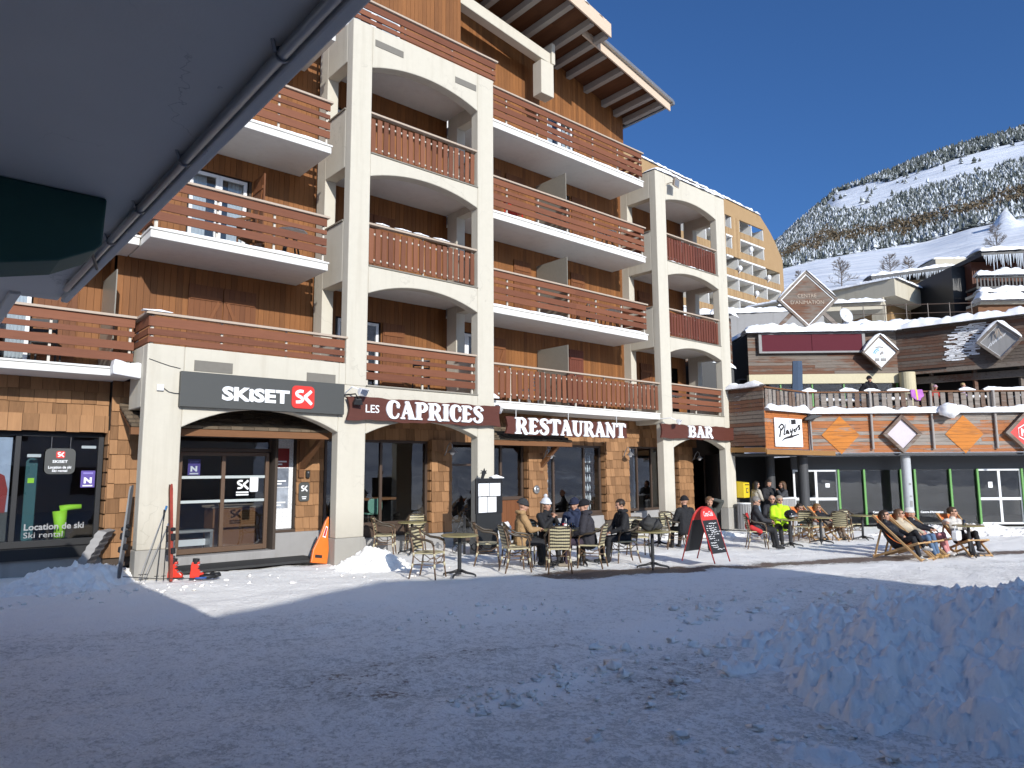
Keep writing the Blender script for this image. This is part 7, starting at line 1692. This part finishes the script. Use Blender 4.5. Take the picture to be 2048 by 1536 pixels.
# ------------------------------------------------------------------ people: one skin grown over tapered limbs
def clothmat(name, col, rough=.8):
    if name in MATS: return MATS[name]
    m, nt, b = newmat(name); v = coords(nt); n = noise(nt, v, 9, 5, .6); f = noise(nt, v, 34, 3)
    c = mixc(nt, n, tuple(x * .72 for x in col), tuple(min(1, x * 1.15) for x in col)); L(nt, c, b.inputs['Base Color']); b.inputs['Roughness'].default_value = rough; b.inputs['Specular IOR Level'].default_value = .25
    bump(nt, b, mth(nt, 'ADD', n, mth(nt, 'MULTIPLY', f, .3)), .6, .02); MATS[name] = m; return m
M_SKIN = clothmat('skin', (.50, .27, .18), .55); M_LIP = clothmat('lip', (.32, .10, .08), .5); M_EYE = flat('eye_dark', (.02, .015, .012), .2)
def ik(a, b, l1, l2, pole):
    a = Vector(a); b = Vector(b); d = b - a; L_ = min(d.length, (l1 + l2) * .995); d = d.normalized(); b = a + d * L_
    x = (l1 * l1 - l2 * l2 + L_ * L_) / (2 * L_); h = math.sqrt(max(0, l1 * l1 - x * x)); p = Vector(pole); p = (p - d * p.dot(d)).normalized()
    return a + d * x + p * h, b
def capsule(mb, a, ra, b, rb, n=10):
    a = Vector(a); b = Vector(b); d = b - a
    if d.length < 1e-4: mb.blob(tuple(a), ra, n, 8); return
    d.normalize(); pts = []; rr = []
    for k in (90, 60, 30, 0): t = RAD(k); pts.append(a - d * ra * math.sin(t)); rr.append(max(.001, ra * math.cos(t)))
    for k in (0, 30, 60, 90): t = RAD(k); pts.append(b + d * rb * math.sin(t)); rr.append(max(.001, rb * math.cos(t)))
    mb.tube(pts, rr, n)
def grow(bones, voxel, name, mats, parent, wrinkle=.005, seed=0.0):
    """joins the limb shapes into one continuous surface and colours it by the nearest limb"""
    mb = MB()
    for a, ra, b, rb, k in bones: capsule(mb, a, ra, b, rb)
    o = mb.build(name, mats[0])
    for f in (0,): pass
    r = o.modifiers.new('r', 'REMESH'); r.mode = 'VOXEL'; r.voxel_size = voxel; s = o.modifiers.new('s', 'SMOOTH'); s.iterations = 2; s.factor = .5
    dg = bpy.context.evaluated_depsgraph_get(); me = bpy.data.meshes.new_from_object(o.evaluated_get(dg)); old = o.data; o.modifiers.clear(); o.data = me; bpy.data.meshes.remove(old)
    me.materials.clear()
    for m in mats: me.materials.append(m)
    n = len(me.vertices); co = np.empty(n * 3); me.vertices.foreach_get('co', co); co = co.reshape(-1, 3); nf = len(me.polygons); fc = np.empty(nf * 3); me.polygons.foreach_get('center', fc); fc = fc.reshape(-1, 3)
    def nearest(P):
        best = np.full(len(P), 9e9); idx = np.zeros(len(P), int)
        for a, ra, b, rb, k in bones:
            A = np.array(a, float); B = np.array(b, float); ab = B - A; q = max(1e-9, ab @ ab); t = np.clip(((P - A) @ ab) / q, 0, 1); d = np.linalg.norm(P - (A + t[:, None] * ab), axis=1) - (ra + (rb - ra) * t)
            mk = d < best; best[mk] = d[mk]; idx[mk] = k
        return idx
    me.polygons.foreach_set('material_index', nearest(fc).astype('i').tolist()); me.polygons.foreach_set('use_smooth', [True] * nf)
    if wrinkle:
        vi = nearest(co); no = np.empty(n * 3); me.vertices.foreach_get('normal', no); no = no.reshape(-1, 3)
        for i in range(n):
            if vi[i] in (1, 2): w = mnoise.noise(Vector((co[i][0] * 14 + seed, co[i][1] * 14, co[i][2] * 17))) + .6 * mnoise.noise(Vector((co[i][0] * 30, co[i][1] * 30 + seed, co[i][2] * 26))); co[i] += no[i] * wrinkle * w
        me.vertices.foreach_set('co', co.ravel())
    at = me.attributes.new('tone', 'FLOAT', 'FACE'); at.data.foreach_set('value', [.3] * nf); me.update()
    o.parent = parent; return o
PSEED = [0]
def person(label, x, y, f, pose='sit', jacket=(.02, .02, .022), legs=(.02, .02, .022), shoe=(.05, .045, .04), hair=None, hat=None, pom=False, glasses=False, hands=None, lean=0.0, head=(0, 0), z=None, puff=1.0, feet=None, hood=False, hairlen=0, s=1.0, cross=False, glove=None, gz_off=-.035, group=None, hatcol=None, collar=None, stripe=None, shiny=False):
    """head=(yaw, pitch) in degrees; hands: two targets in body axes (x to the body's +x, y forward)"""
    PSEED[0] += 1; sd = PSEED[0] * 3.7
    zz = gz(x) + gz_off if z is None else z; t = thing('person', label, 'person', (x, y, zz), face(*f), group); t.scale = (s, s, s)
    B = []; V = Vector
    J, T, SK, SH, LP, GV = 1, 2, 0, 3, 4, 5
    if pose == 'stand': hz, hy = .93, 0.0
    elif pose == 'recline': hz, hy = .36, 0.0
    else: hz, hy = .52, 0.0
    la = RAD({'stand': 3, 'recline': -40}.get(pose, -4) + lean); up = V((0, math.sin(la), math.cos(la))); fw = V((0, math.cos(la), -math.sin(la)))
    H = V((0, hy, hz)); waist = H + up * .18; chest = H + up * .36; neck = H + up * .53 + fw * .01; p_ = puff
    for sx in (-1, 1):
        B.append((H + V((sx * .075, 0, 0)), .118, waist + V((sx * .06, 0, 0)), .105 * p_, T)); B.append((waist + V((sx * .062, 0, -.06)), .112 * p_, chest + V((sx * .075, .005, 0)), .118 * p_, J))
        B.append((chest + V((sx * .07, 0, .02)), .112 * p_, neck + V((sx * .13, -.01, -.05)), .075 * p_, J))
    if pose == 'stand' or puff > 1.05:
        for sx in (-1, 1): B.append((waist + V((sx * .06, 0, -.05)), .118 * p_, H + V((sx * .07, 0, -.02)), .124 * p_, J))
    # neck and head
    hy_, hp_ = RAD(head[0]), RAD(head[1]); Rm = Matrix.Rotation(hy_, 3, 'Z') @ Matrix.Rotation(hp_, 3, 'X'); base = neck + V((0, .01, .03)); hc = neck + V((0, .015 + .04 * math.sin(max(0, la)), .185))
    if pose == 'recline': hc = neck + up * .10 + V((0, .06, .10))
    def hp(a, b, c): return hc + Rm @ V((a, b, c))
    B.append((neck, .060, hp(0, -.01, -.07), .054, SK)); B.append((neck + V((0, -.005, -.02)), .078 * p_, neck + V((0, 0, .035)), .070 * p_, J))
    B += [(hp(0, -.012, .022), .092, hp(0, .012, .030), .088, SK), (hp(0, .030, -.045), .066, hp(0, .022, .0), .078, SK), (hp(0, .046, -.085), .044, hp(0, .050, -.075), .042, SK), (hp(0, .092, .0), .012, hp(0, .112, -.034), .017, SK), (hp(-.016, .088, -.072), .010, hp(.016, .088, -.072), .010, LP)]
    for sx in (-1, 1): B += [(hp(sx * .084, -.004, -.002), .018, hp(sx * .086, -.010, -.035), .014, SK), (hp(sx * .032, .072, .028), .018, hp(sx * .045, .066, .028), .014, SK), (hp(sx * .042, .058, -.035), .030, hp(sx * .036, .05, -.05), .03, SK)]
    if hood:
        for k in range(7): a = RAD(-30 + 240 * k / 6); a2 = RAD(-30 + 240 * (k + 1) / 6); q = lambda w: neck + V((.105 * math.cos(w), -.03 - .085 * math.sin(w), .055)); B.append((q(a), .040, q(a2), .040, J))
    # arms
    dflt = {'stand': ((-.18, .22, 1.05), (.18, .22, 1.05)), 'recline': ((-.12, .24, .52), (.12, .26, .52))}.get(pose, ((-.16, .30, .66), (.16, .30, .66)))
    hd = hands or dflt
    for i, sx in enumerate((-1, 1)):
        sh = neck + V((sx * .185, -.012, -.058)); tg = V(hd[i]); el_, wr = ik(sh, tg, .275, .245, V((sx * .8, -.5, -.75)))
        B.append((sh, .074 * p_, el_, .056 * p_, J)); B.append((el_, .056 * p_, wr, .043 * p_, J)); d = (wr - el_).normalized(); side = d.cross(V((0, 0, 1))).normalized() if abs(d.z) < .95 else V((1, 0, 0)); dn = d.cross(side) * 1.0
        if dn.z > 0: dn = -dn
        hk = GV if glove else SK; pc = wr + d * .055; B.append((wr + d * .012, .028, pc, .030, hk)); B.append((pc + side * .018, .020, pc - side * .018, .020, hk))
        for q in range(4):
            o = (q - 1.5) * .0185; ln = (.068, .078, .074, .058)[q]; k0 = pc + d * .022 + side * o; k1 = k0 + d * ln * .5 + dn * ln * .16; k2 = k1 + d * ln * .32 + dn * ln * .42; B.append((k0, .0098, k1, .0092, hk)); B.append((k1, .0092, k2, .0080, hk))
        th = side * (1 if side.x * sx < 0 else -1); B.append((wr + d * .03 + th * .026, .013, wr + d * .065 + th * .052 + dn * .012, .0105, hk)); B.append((wr + d * .065 + th * .052 + dn * .012, .0105, wr + d * .095 + th * .050 + dn * .03, .0090, hk))
    # legs
    if feet is None: feet = {'stand': ((-.10, .04), (.11, -.02)), 'recline': ((-.11, .50), (.11, .55))}.get(pose, ((-.12, .46), (.12, .50)))
    for i, sx in enumerate((-1, 1)):
        hpj = H + V((sx * .09, .0, -.02)); fx, fy = feet[i][0], feet[i][1]; fz = .085 + (feet[i][2] if len(feet[i]) > 2 else 0); ank = V((fx, fy, fz)); kn, an = ik(hpj, ank, .43, .42, V((sx * .12, .8, .75 if pose != 'stand' else .05)))
        B.append((hpj, .100, kn, .066, T)); B.append((kn, .066, kn + (an - kn) * .4, .062, T)); B.append((kn + (an - kn) * .4, .062, an, .048, T)); toe = V((sx * .03, 1, 0)).normalized(); 
        B.append((an + V((0, -.03, -.035)), .042, an + V((0, .03, -.02)), .044, SH)); B.append((an + V((0, .0, -.042)), .040, an + toe * .15 + V((0, 0, -.048)), .034, SH))
    mats = [M_SKIN, clothmat('cloth_%d_%d_%d' % tuple(int(c * 999) for c in jacket), jacket, .5 if shiny else .8), clothmat('cloth_%d_%d_%d' % tuple(int(c * 999) for c in legs), legs), clothmat('shoe_%d_%d_%d' % tuple(int(c * 999) for c in shoe), shoe), M_LIP, clothmat('glove_%d' % int((glove or (.02,))[0] * 999), glove or (.02, .02, .02))]
    bd = grow(B, .0115, 'body', mats, t, .005 if not shiny else .008, sd)
    # hair, hat, glasses, eyes
    RM4 = Matrix.Translation(hc) @ Rm.to_4x4()
    if hair:
        m = MB(); nu, nv = 26, 18; vs = []; keep = []
        for i in range(nv + 1):
            ph = math.pi * i / nv
            for j in range(nu): a = 2 * math.pi * j / nu; dv = V((math.sin(ph) * math.cos(a), math.sin(ph) * math.sin(a), math.cos(ph))); k = 1 + .07 * mnoise.noise(dv * 5 + V((sd, 0, 0))) + .04 * mnoise.noise(dv * 13 + V((0, sd, 0))); vs.append(V((dv.x * .101 * k, -.012 + dv.y * .114 * k, .030 + dv.z * .100 * k)))
        low = -.05 if hairlen == 0 else -.11
        for i in range(nv):
            for j in range(nu):
                q = (i * nu + j, (i + 1) * nu + j, (i + 1) * nu + (j + 1) % nu, i * nu + (j + 1) % nu); c = sum((vs[w] for w in q), V()) / 4
                if (c.y > .035 and c.z < .062 - .15 * max(0, abs(c.x) - .05)) or c.z < low or (abs(c.x) > .07 and -.02 < c.y and c.z < .0 and hairlen == 0): continue
                keep.append(q)
        m.add([RM4 @ v for v in vs], keep, tone=.3)
        hm = clothmat('hair_%d_%d' % (int(hair[0] * 999), int(hair[1] * 999)), hair, .5)
        if hairlen:
            bb = []
            for k in range(9): a = RAD(180 * k / 8 + 180); x0 = .085 * math.cos(a); y0 = -.02 + .085 * math.sin(a); bb.append((hp(x0, y0, .02), .034, hc + V((x0 * 1.15, y0 - .02, -.06 - .13 * hairlen)), .022, 0))
            grow(bb, .012, 'hair', [hm], t, 0)
        m.build('hair', hm, t, smooth=True)
    if hat:
        m = MB(); vs = []; nu = 24
        for i in range(9):
            ph = RAD(8 + 82 * i / 8)
            for j in range(nu): a = 2 * math.pi * j / nu; k = 1 + .03 * mnoise.noise(V((math.cos(a) * 4, math.sin(a) * 4, i + sd))); vs.append(RM4 @ V((.106 * math.sin(ph) * math.cos(a) * k, -.012 + .120 * math.sin(ph) * math.sin(a) * k, .030 + .125 * math.cos(ph) * k)))
        m.add(vs, [(i * nu + j, (i + 1) * nu + j, (i + 1) * nu + (j + 1) % nu, i * nu + (j + 1) % nu) for i in range(8) for j in range(nu)] + [tuple(range(nu - 1, -1, -1))], tone=.3)
        m.tube([RM4 @ V((.104 * math.cos(a), -.012 + .118 * math.sin(a), .035 + .012 * math.sin(-a))) for a in np.linspace(0, 2 * math.pi, 24, endpoint=False)], .020, 7, tone=.3, closed=True)
        hm = clothmat('hat_%d_%d' % (int(hat[0] * 999), int(hat[2] * 999)), hat, .95); ho = m.build('beanie', hm, t, smooth=True)
        if pom: m = MB(); m.blob(tuple(hp(0, -.02, .185)), .042, 14, 9, .35, seed=sd); m.build('pompom', hm, ho, smooth=True)
    if glasses:
        m = MB()
        for sx in (-1, 1):
            m.add([RM4 @ V((sx * .036 + .029 * math.cos(a), .098 - .018 * abs(math.cos(a)) * (1 if math.cos(a) * sx > 0 else .2), .010 + .021 * math.sin(a))) for a in np.linspace(0, 2 * math.pi, 12, endpoint=False)] + [RM4 @ V((sx * .036, .104, .010))], [(k, (k + 1) % 12, 12) for k in range(12)], tone=.2); m.tube([hp(sx * .062, .088, .014), hp(sx * .086, .03, .016), hp(sx * .088, -.01, .012)], .004, 5, tone=.2)
        m.tube([hp(-.012, .101, .016), hp(.012, .101, .016)], .004, 5, tone=.2); m.build('sunglasses', MATS['gloss_black'], t)
    else:
        for sx in (-1, 1): m = MB(); m.blob(tuple(hp(sx * .034, .086, .006)), (.011, .009, .007), 8, 6, tone=.2); m.build('eye', M_EYE, t, smooth=True)
    if stripe: stripe(t, H, up, fw, chest, neck)
    return t
BK = (.016, .016, .018); DK = (.028, .028, .032); GD_ = 'people seated around the group table'
def hoodie_mark(t, H, up, fw, chest, neck): pass
person('man in a tan jacket and dark grey beanie at the group table', 9.72, -2.62, (.85, -.45), jacket=(.36, .22, .10), legs=BK, hat=(.035, .035, .036), glasses=False, lean=8, head=(-10, -12), hands=((-.14, .34, .74), (.12, .36, .76)), puff=1.12, hood=True, group=GD_)
person('woman with a white bobble hat and sunglasses drinking at the group table', 10.60, -2.45, (.05, -1), jacket=BK, legs=BK, hat=(.62, .63, .66), pom=True, glasses=True, hair=(.16, .09, .05), hairlen=1, hands=((-.05, .22, .98), (.06, .24, .95)), lean=4, puff=1.05, group=GD_)
person('person in a black puffer coat seen from behind at the group table', 10.88, -3.46, (-.55, .80), jacket=(.030, .028, .034), legs=(.05, .035, .05), shoe=(.30, .25, .19), hat=(.012, .012, .014), lean=12, puff=1.28, hood=True, head=(25, -5), group=GD_)
person('person with a navy knitted beanie at the back of the group table', 11.32, -2.62, (-.7, -.55), jacket=(.020, .028, .06), legs=BK, hat=(.018, .022, .045), lean=5, puff=1.1, hood=True, head=(-20, -8), group=GD_)
person('man in a black softshell with short dark hair at the end of the group table', 12.16, -3.30, (-.88, .40), jacket=BK, legs=BK, hair=(.03, .02, .014), lean=10, head=(-6, -12), hands=((-.12, .34, .66), (.12, .36, .64)), puff=1.1, hood=True, shoe=(.012, .012, .012), group=GD_)
person('person in a dark beanie seen from behind through the bar arch', 15.60, -2.45, (.35, .9), jacket=BK, legs=BK, hat=(.014, .014, .016), puff=1.15, lean=4, group='pair behind the menu board')
person('man with light brown hair shading his eyes behind the menu board', 16.2, -2.78, (-.6, -.6), jacket=(.05, .052, .045), legs=BK, hair=(.14, .075, .035), hands=((-.1, .18, 1.28), (.14, .34, .78)), lean=10, head=(0, -18), group='pair behind the menu board')
person('man in a red and black ski jacket sitting at the helmet table', 17.42, -3.40, (.62, -.78), jacket=(.030, .030, .034), legs=(.018, .018, .02), hair=(.20, .18, .16), glasses=True, head=(-8, -22), hands=((-.08, .36, .70), (.10, .34, .72)), lean=4, puff=1.15, shoe=(.02, .02, .02), stripe=None)
person('man in a neon yellow ski jacket sitting behind two helmets', 19.25, -3.10, (-.72, -.70), jacket=(.50, .78, .02), legs=BK, hair=(.30, .24, .18), glasses=True, head=(10, -8), puff=1.22, hands=((-.16, .30, .70), (.16, .32, .70)))
person('bald man in dark clothes sitting behind the neon jacket', 20.0, -2.45, (-.75, -.6), jacket=DK, legs=BK, glasses=True, puff=1.1, head=(0, -5))
person('dark haired man reclining in a brown jacket in an orange deck chair', 21.62, -2.72, (-.35, -.93), pose='recline', jacket=(.16, .065, .03), legs=(.30, .29, .28), hair=(.02, .014, .01), glasses=True, head=(8, -18), hands=((-.1, .3, .55), (.12, .28, .6)))
person('curly haired person in black reclining in an orange deck chair', 22.27, -3.02, (-.2, -.98), pose='recline', jacket=BK, legs=(.16, .12, .09), hair=(.16, .085, .035), hairlen=.3, glasses=True, head=(20, -14), hands=((-.25, .46, .62), (.12, .3, .55)))
person('woman in a black puffer coat and sunglasses reclining in a deck chair', 18.0, -6.73, (-.12, -.99), pose='recline', jacket=(.012, .012, .014), legs=BK, shoe=(.50, .48, .44), hair=(.035, .022, .015), hairlen=1.0, glasses=True, head=(12, 8), puff=1.22, hands=((-.1, .26, .50), (.12, .28, .47)), feet=((.02, .58, .22), (.12, .52)), shiny=True, lean=4)
person('woman in a cream fleece jacket and jeans in a deck chair', 18.85, -6.73, (-.10, -.99), pose='recline', jacket=(.50, .42, .30), legs=(.09, .15, .25), shoe=(.42, .24, .08), hair=(.10, .055, .03), hairlen=.9, glasses=True, head=(18, 6), puff=1.25, lean=6)
person('person in pink trousers and a white beanie in a deck chair', 19.7, -6.68, (-.05, -1), pose='recline', jacket=(.016, .016, .02), legs=(.55, .22, .22), shoe=(.62, .60, .58), hat=(.60, .58, .54), head=(15, 5), puff=1.1, hands=((-.08, .34, .56), (.10, .36, .56)), lean=5)
person('woman in a white jacket with sunglasses beside the table with drinks', 20.25, -7.33, (-.55, -.83), pose='recline', jacket=(.60, .56, .50), legs=BK, shoe=(.10, .09, .085), hair=(.06, .035, .02), glasses=True, head=(42, 4), hands=((-.10, .24, .56), (.50, .20, .80)), feet=((.0, .58, .12), (.10, .52)), puff=1.05, lean=14)
person('woman in a cream sweater and jeans standing at the entrance corner', 23.72, .28, (.75, -.35), pose='stand', jacket=(.42, .38, .31), legs=(.20, .26, .34), hair=(.018, .013, .010), hairlen=.8, hands=((-.10, .28, 1.08), (.12, .30, 1.05)), head=(-20, -8), lean=2, group='trio standing at the entrance')
person('person in a black jacket standing in the middle of the trio', 24.05, -.05, (-.4, -.9), pose='stand', jacket=(.020, .020, .022), legs=BK, hair=(.02, .016, .014), hairlen=.4, hands=((-.10, .28, 1.12), (.10, .30, 1.08)), head=(0, -20), puff=1.1, s=1.03, group='trio standing at the entrance')
person('woman with long brown hair in a dark grey jacket standing with raised hand', 24.15, -.62, (-.6, .5), pose='stand', jacket=(.045, .046, .050), legs=(.12, .125, .14), hair=(.085, .045, .022), hairlen=1.3, hands=((-.12, .26, 1.42), (.14, .26, 1.05)), puff=1.12, group='trio standing at the entrance')
q = CEM @ Vector((3.35, 2.3, 4.05)); person('person in a hooded black coat on the upper terrace', q.x, q.y, (-.6, -.6), pose='stand', jacket=(.012, .012, .015), legs=BK, hat=(.012, .012, .014), hood=True, puff=1.25, z=q.z, lean=14, s=.98)
q = CEM @ Vector((5.4, 1.2, 4.05)); person('child in a red jacket behind the terrace fence', q.x, q.y, (-.3, -.9), pose='stand', jacket=(.42, .04, .03), legs=BK, hat=(.5, .3, .35), z=q.z, s=.68); q = CEM @ Vector((6.4, 1.1, 4.05)); person('child in a lilac jacket behind the terrace fence', q.x, q.y, (.3, -.9), pose='stand', jacket=(.42, .30, .42), legs=BK, hair=(.40, .28, .12), z=q.z, s=.72)
# phone held up by the woman in white, phone of the man in red
t = thing('phone', 'phone held out by the woman in white', 'phone', (20.66, -7.60, gz(20.6) + .76), .4); m = MB(); m.prism(round_rect(-.04, .04, 0, .155, .012), 'y', -.005, .005, 0, .2); m.build('case', M_BLACK, t)
# red panels of the two-tone jacket hung over the chair arm
t = thing('jacket_tail', 'red and black ski jacket spilling over the chair of the man with the phone', 'jacket', (17.40, -3.38, gz(17.4) + .40), face(.62, -.78)); bb = [((-.16, -.12, .12), .07, (-.20, .10, .02), .06, 0), ((-.24, -.05, .05), .05, (-.25, .14, -.08), .05, 0), ((.16, -.12, .12), .07, (.20, .10, .02), .06, 0), ((-.20, -.16, .35), .05, (-.22, -.12, .10), .06, 0), ((.0, -.20, .45), .05, (.0, -.20, .12), .07, 0)]
grow(bb, .014, 'cloth', [clothmat('red_cloth', (.50, .03, .03))], t, 0)
# ------------------------------------------------------------------ covered gallery over the photographer and the chalet behind
def gallerymat():
    m, nt, b = newmat('gallery_soffit')
    v = coords(nt)
    n = noise(nt, v, 1.6, 6, .6); f = noise(nt, v, 60, 4)
    cr = nt.nodes.new('ShaderNodeTexVoronoi'); cr.feature = 'DISTANCE_TO_EDGE'; cr.inputs['Scale'].default_value = .55
    wv = nt.nodes.new('ShaderNodeVectorMath'); wv.operation = 'ADD'; nn = nt.nodes.new('ShaderNodeTexNoise'); nn.inputs['Scale'].default_value = 3.5; nn.inputs['Detail'].default_value = 5
    L(nt, v, nn.inputs['Vector']); L(nt, v, wv.inputs[0]); L(nt, nn.outputs['Color'], wv.inputs[1]); L(nt, wv.outputs[0], cr.inputs['Vector'])
    k = ramp(nt, cr.outputs['Distance'], [(.0, (1, 1, 1)), (.004, (0, 0, 0))])
    msk = ramp(nt, noise(nt, v, .9, 2), [(.60, (0, 0, 0)), (.68, (1, 1, 1))])
    c = mixc(nt, n, (.58, .56, .52), (.68, .65, .60))
    c = mixc(nt, mth(nt, 'MULTIPLY', mth(nt, 'MULTIPLY', k.outputs[0], msk.outputs[0]), .4), c, (.05, .05, .05))
    sp = nt.nodes.new('ShaderNodeTexVoronoi'); sp.inputs['Scale'].default_value = 2.3; L(nt, v, sp.inputs['Vector'])
    s = ramp(nt, sp.outputs['Distance'], [(.03, (1, 1, 1)), (.05, (0, 0, 0))])
    c = mixc(nt, mth(nt, 'MULTIPLY', s.outputs[0], .5), c, (.06, .06, .06))
    L(nt, c, b.inputs['Base Color']); b.inputs['Roughness'].default_value = .9; b.inputs['Specular IOR Level'].default_value = .1
    bump(nt, b, f, .2, .005)
    return m
M_GAL = gallerymat()
M_GREEN = flat('dark_green_panel', (.014, .062, .050), .7, bmp=.1)
GAL = abs_thing('covered_gallery', 'grey concrete gallery roof overhead with a pipe along its edge', 'gallery', (-3, -12, .3))
g = MB(); g.box(-7.0, .934, -20.0, -6.6, 3.5, 3.60, 0, .2); g.box(-7.0, .58, -6.598, -5.0, 3.502, 3.60, 0, .2)
S = g.each('gallery_soffit', M_GAL, GAL)
g = MB(); g.box(.936, .990, -20.0, -6.75, 3.455, 3.62, 0, .3); g.box(.582, .66, -6.748, -4.9, 3.47, 3.62, 0, .3); g.each('fascia', M_GAL, GAL, bevel=.01)
p = MB(); p.tube([(.902, -20, 3.468), (.902, -12, 3.466), (.902, -7.2, 3.468)], .021, 12, tone=.2)
pp = p.build('drain_pipe', M_METAL, GAL, smooth=True)
for y in (-11.35, -10.25, -9.45, -8.75):
    c = MB(); c.tube([(.902 + .026 * math.cos(a), y, 3.468 + .026 * math.sin(a)) for a in np.linspace(0, 6.28, 15)], .005, 5, tone=.4); c.tube([(.88, y, 3.47), (.86, y - .02, 3.502)], .008, 5, tone=.4)
    c.build('pipe_clip', M_METAL, pp)
g = MB(); g.prism([(-6.8, 3.498), (.75, 3.498), (.741, 3.238), (.708, 3.204), (.555, 3.119), (.3, 3.058), (-6.8, 3.0)], 'y', -9.42, -9.05, 0, .2); g.build('green_valance', M_GREEN, GAL, bevel=.012)
w = MB(); w.tube([(.74, -9.03, 3.45), (.80, -8.7, 3.44), (.87, -8.4, 3.45), (.95, -8.1, 3.44)], .010, 6, tone=.5); w.build('cable', M_BLACK, GAL)
g = MB()
for y in (-19.5, -15.9): g.box(-6.9, -6.5, y - .25, y + .25, 0, 3.498, 0, .3)
g.box(-7.2, -7.0, -20, -5, 0, 3.6, 0, .3); g.each('gallery_pillar', M_CONC, GAL)
# chalet across the square; its gable shadow falls on the snow
CH = abs_thing('chalet', 'gabled chalet across the square whose shadow falls over the snow', 'chalet', (2.5, -27, .2))
ZP = 8.25
c = MB(); c.prism([(-8, 0), (9.2, 0), (9.2, 7.05), (1.1, ZP - .1), (-8, 6.3)], 'y', -31, -22.35, 0, .2); c.build('wall', M_WHITE, CH)
c = MB(); c.prism([(-8.6, 6.30), (1.0, ZP), (9.0, 7.06), (9.0, 7.3), (1.0, ZP + .24), (-8.6, 6.54)], 'y', -31.4, -22.0, 0, .2); c.build('roof', M_UNDER, CH)
c = MB(); c.box(9.202, 15.0, -31, -22.4, 0, 5.1, 0, .2); c.build('annex', M_STUCCO, CH)
for u in (-5, -2, 1, 4, 7):
    for z in (1.0, 3.6):
        c = MB(); c.box(u - .6, u + .6, -22.36, -22.30, z, z + 1.4, 0, .2); c.build('window', M_DKFRAME, CH)
# ------------------------------------------------------------------ camera and light
cam = bpy.data.cameras.new('camera'); co = bpy.data.objects.new('camera', cam); COL.objects.link(co)
cam.sensor_width = 36.0; cam.lens = 36.0 * 1412.0 / 2048.0; cam.clip_start = .05; cam.clip_end = 6000
pi_, ro_, hd_ = RAD(7.01), RAD(.346), RAD(90 - 49.07)
Fh = Vector((math.sin(hd_), math.cos(hd_), 0)); Rh = Vector((math.cos(hd_), -math.sin(hd_), 0)); Zv = Vector((0, 0, 1))
F_ = Fh * math.cos(pi_) + Zv * math.sin(pi_); U_ = Zv * math.cos(pi_) - Fh * math.sin(pi_)
R2 = Rh * math.cos(ro_) - U_ * math.sin(ro_); U2 = Rh * math.sin(ro_) + U_ * math.cos(ro_)
mw = Matrix((R2, U2, -F_)).transposed().to_4x4(); mw.translation = Vector((0, -13.6, 2.03))
co.matrix_world = mw
scene.camera = co
SUN = Vector((.28, 1.0, -.43)).normalized()      # the way the light travels
el = math.asin(-SUN.z); az = math.atan2(-SUN.x, -SUN.y)   # compass bearing of the sun from +y, clockwise
ld = bpy.data.lights.new('sun', 'SUN'); ld.energy = 5.0; ld.angle = RAD(.5); ld.color = (1, .97, .92)
lo = bpy.data.objects.new('sun', ld); COL.objects.link(lo)
lo.rotation_euler = SUN.to_track_quat('-Z', 'Y').to_euler(); lo.location = (0, -20, 30)
wd = bpy.data.worlds.new('World'); scene.world = wd; wd.use_nodes = True
nt = wd.node_tree; bg = nt.nodes['Background']
sk = nt.nodes.new('ShaderNodeTexSky'); sk.sky_type = 'NISHITA'; sk.sun_disc = False
sk.sun_elevation = el; sk.sun_rotation = az; sk.altitude = 1650; sk.air_density = 1.0; sk.dust_density = 10.0; sk.ozone_density = 7.0
tn = nt.nodes.new('ShaderNodeMix'); tn.data_type = 'RGBA'; tn.blend_type = 'MULTIPLY'; tn.inputs[0].default_value = 1.0
tn.inputs[7].default_value = (.56, .78, .97, 1)     # deep winter blue at altitude
nt.links.new(sk.outputs[0], tn.inputs[6]); nt.links.new(tn.outputs[2], bg.inputs[0]); bg.inputs[1].default_value = .15
scene.view_settings.view_transform = 'Standard'; scene.view_settings.look = 'None'; scene.view_settings.exposure = 0; scene.view_settings.gamma = 1.06
scene.render.engine = 'CYCLES'
scene.cycles.use_denoising = True
scene.cycles.max_bounces = 8; scene.cycles.diffuse_bounces = 4; scene.cycles.transparent_max_bounces = 12
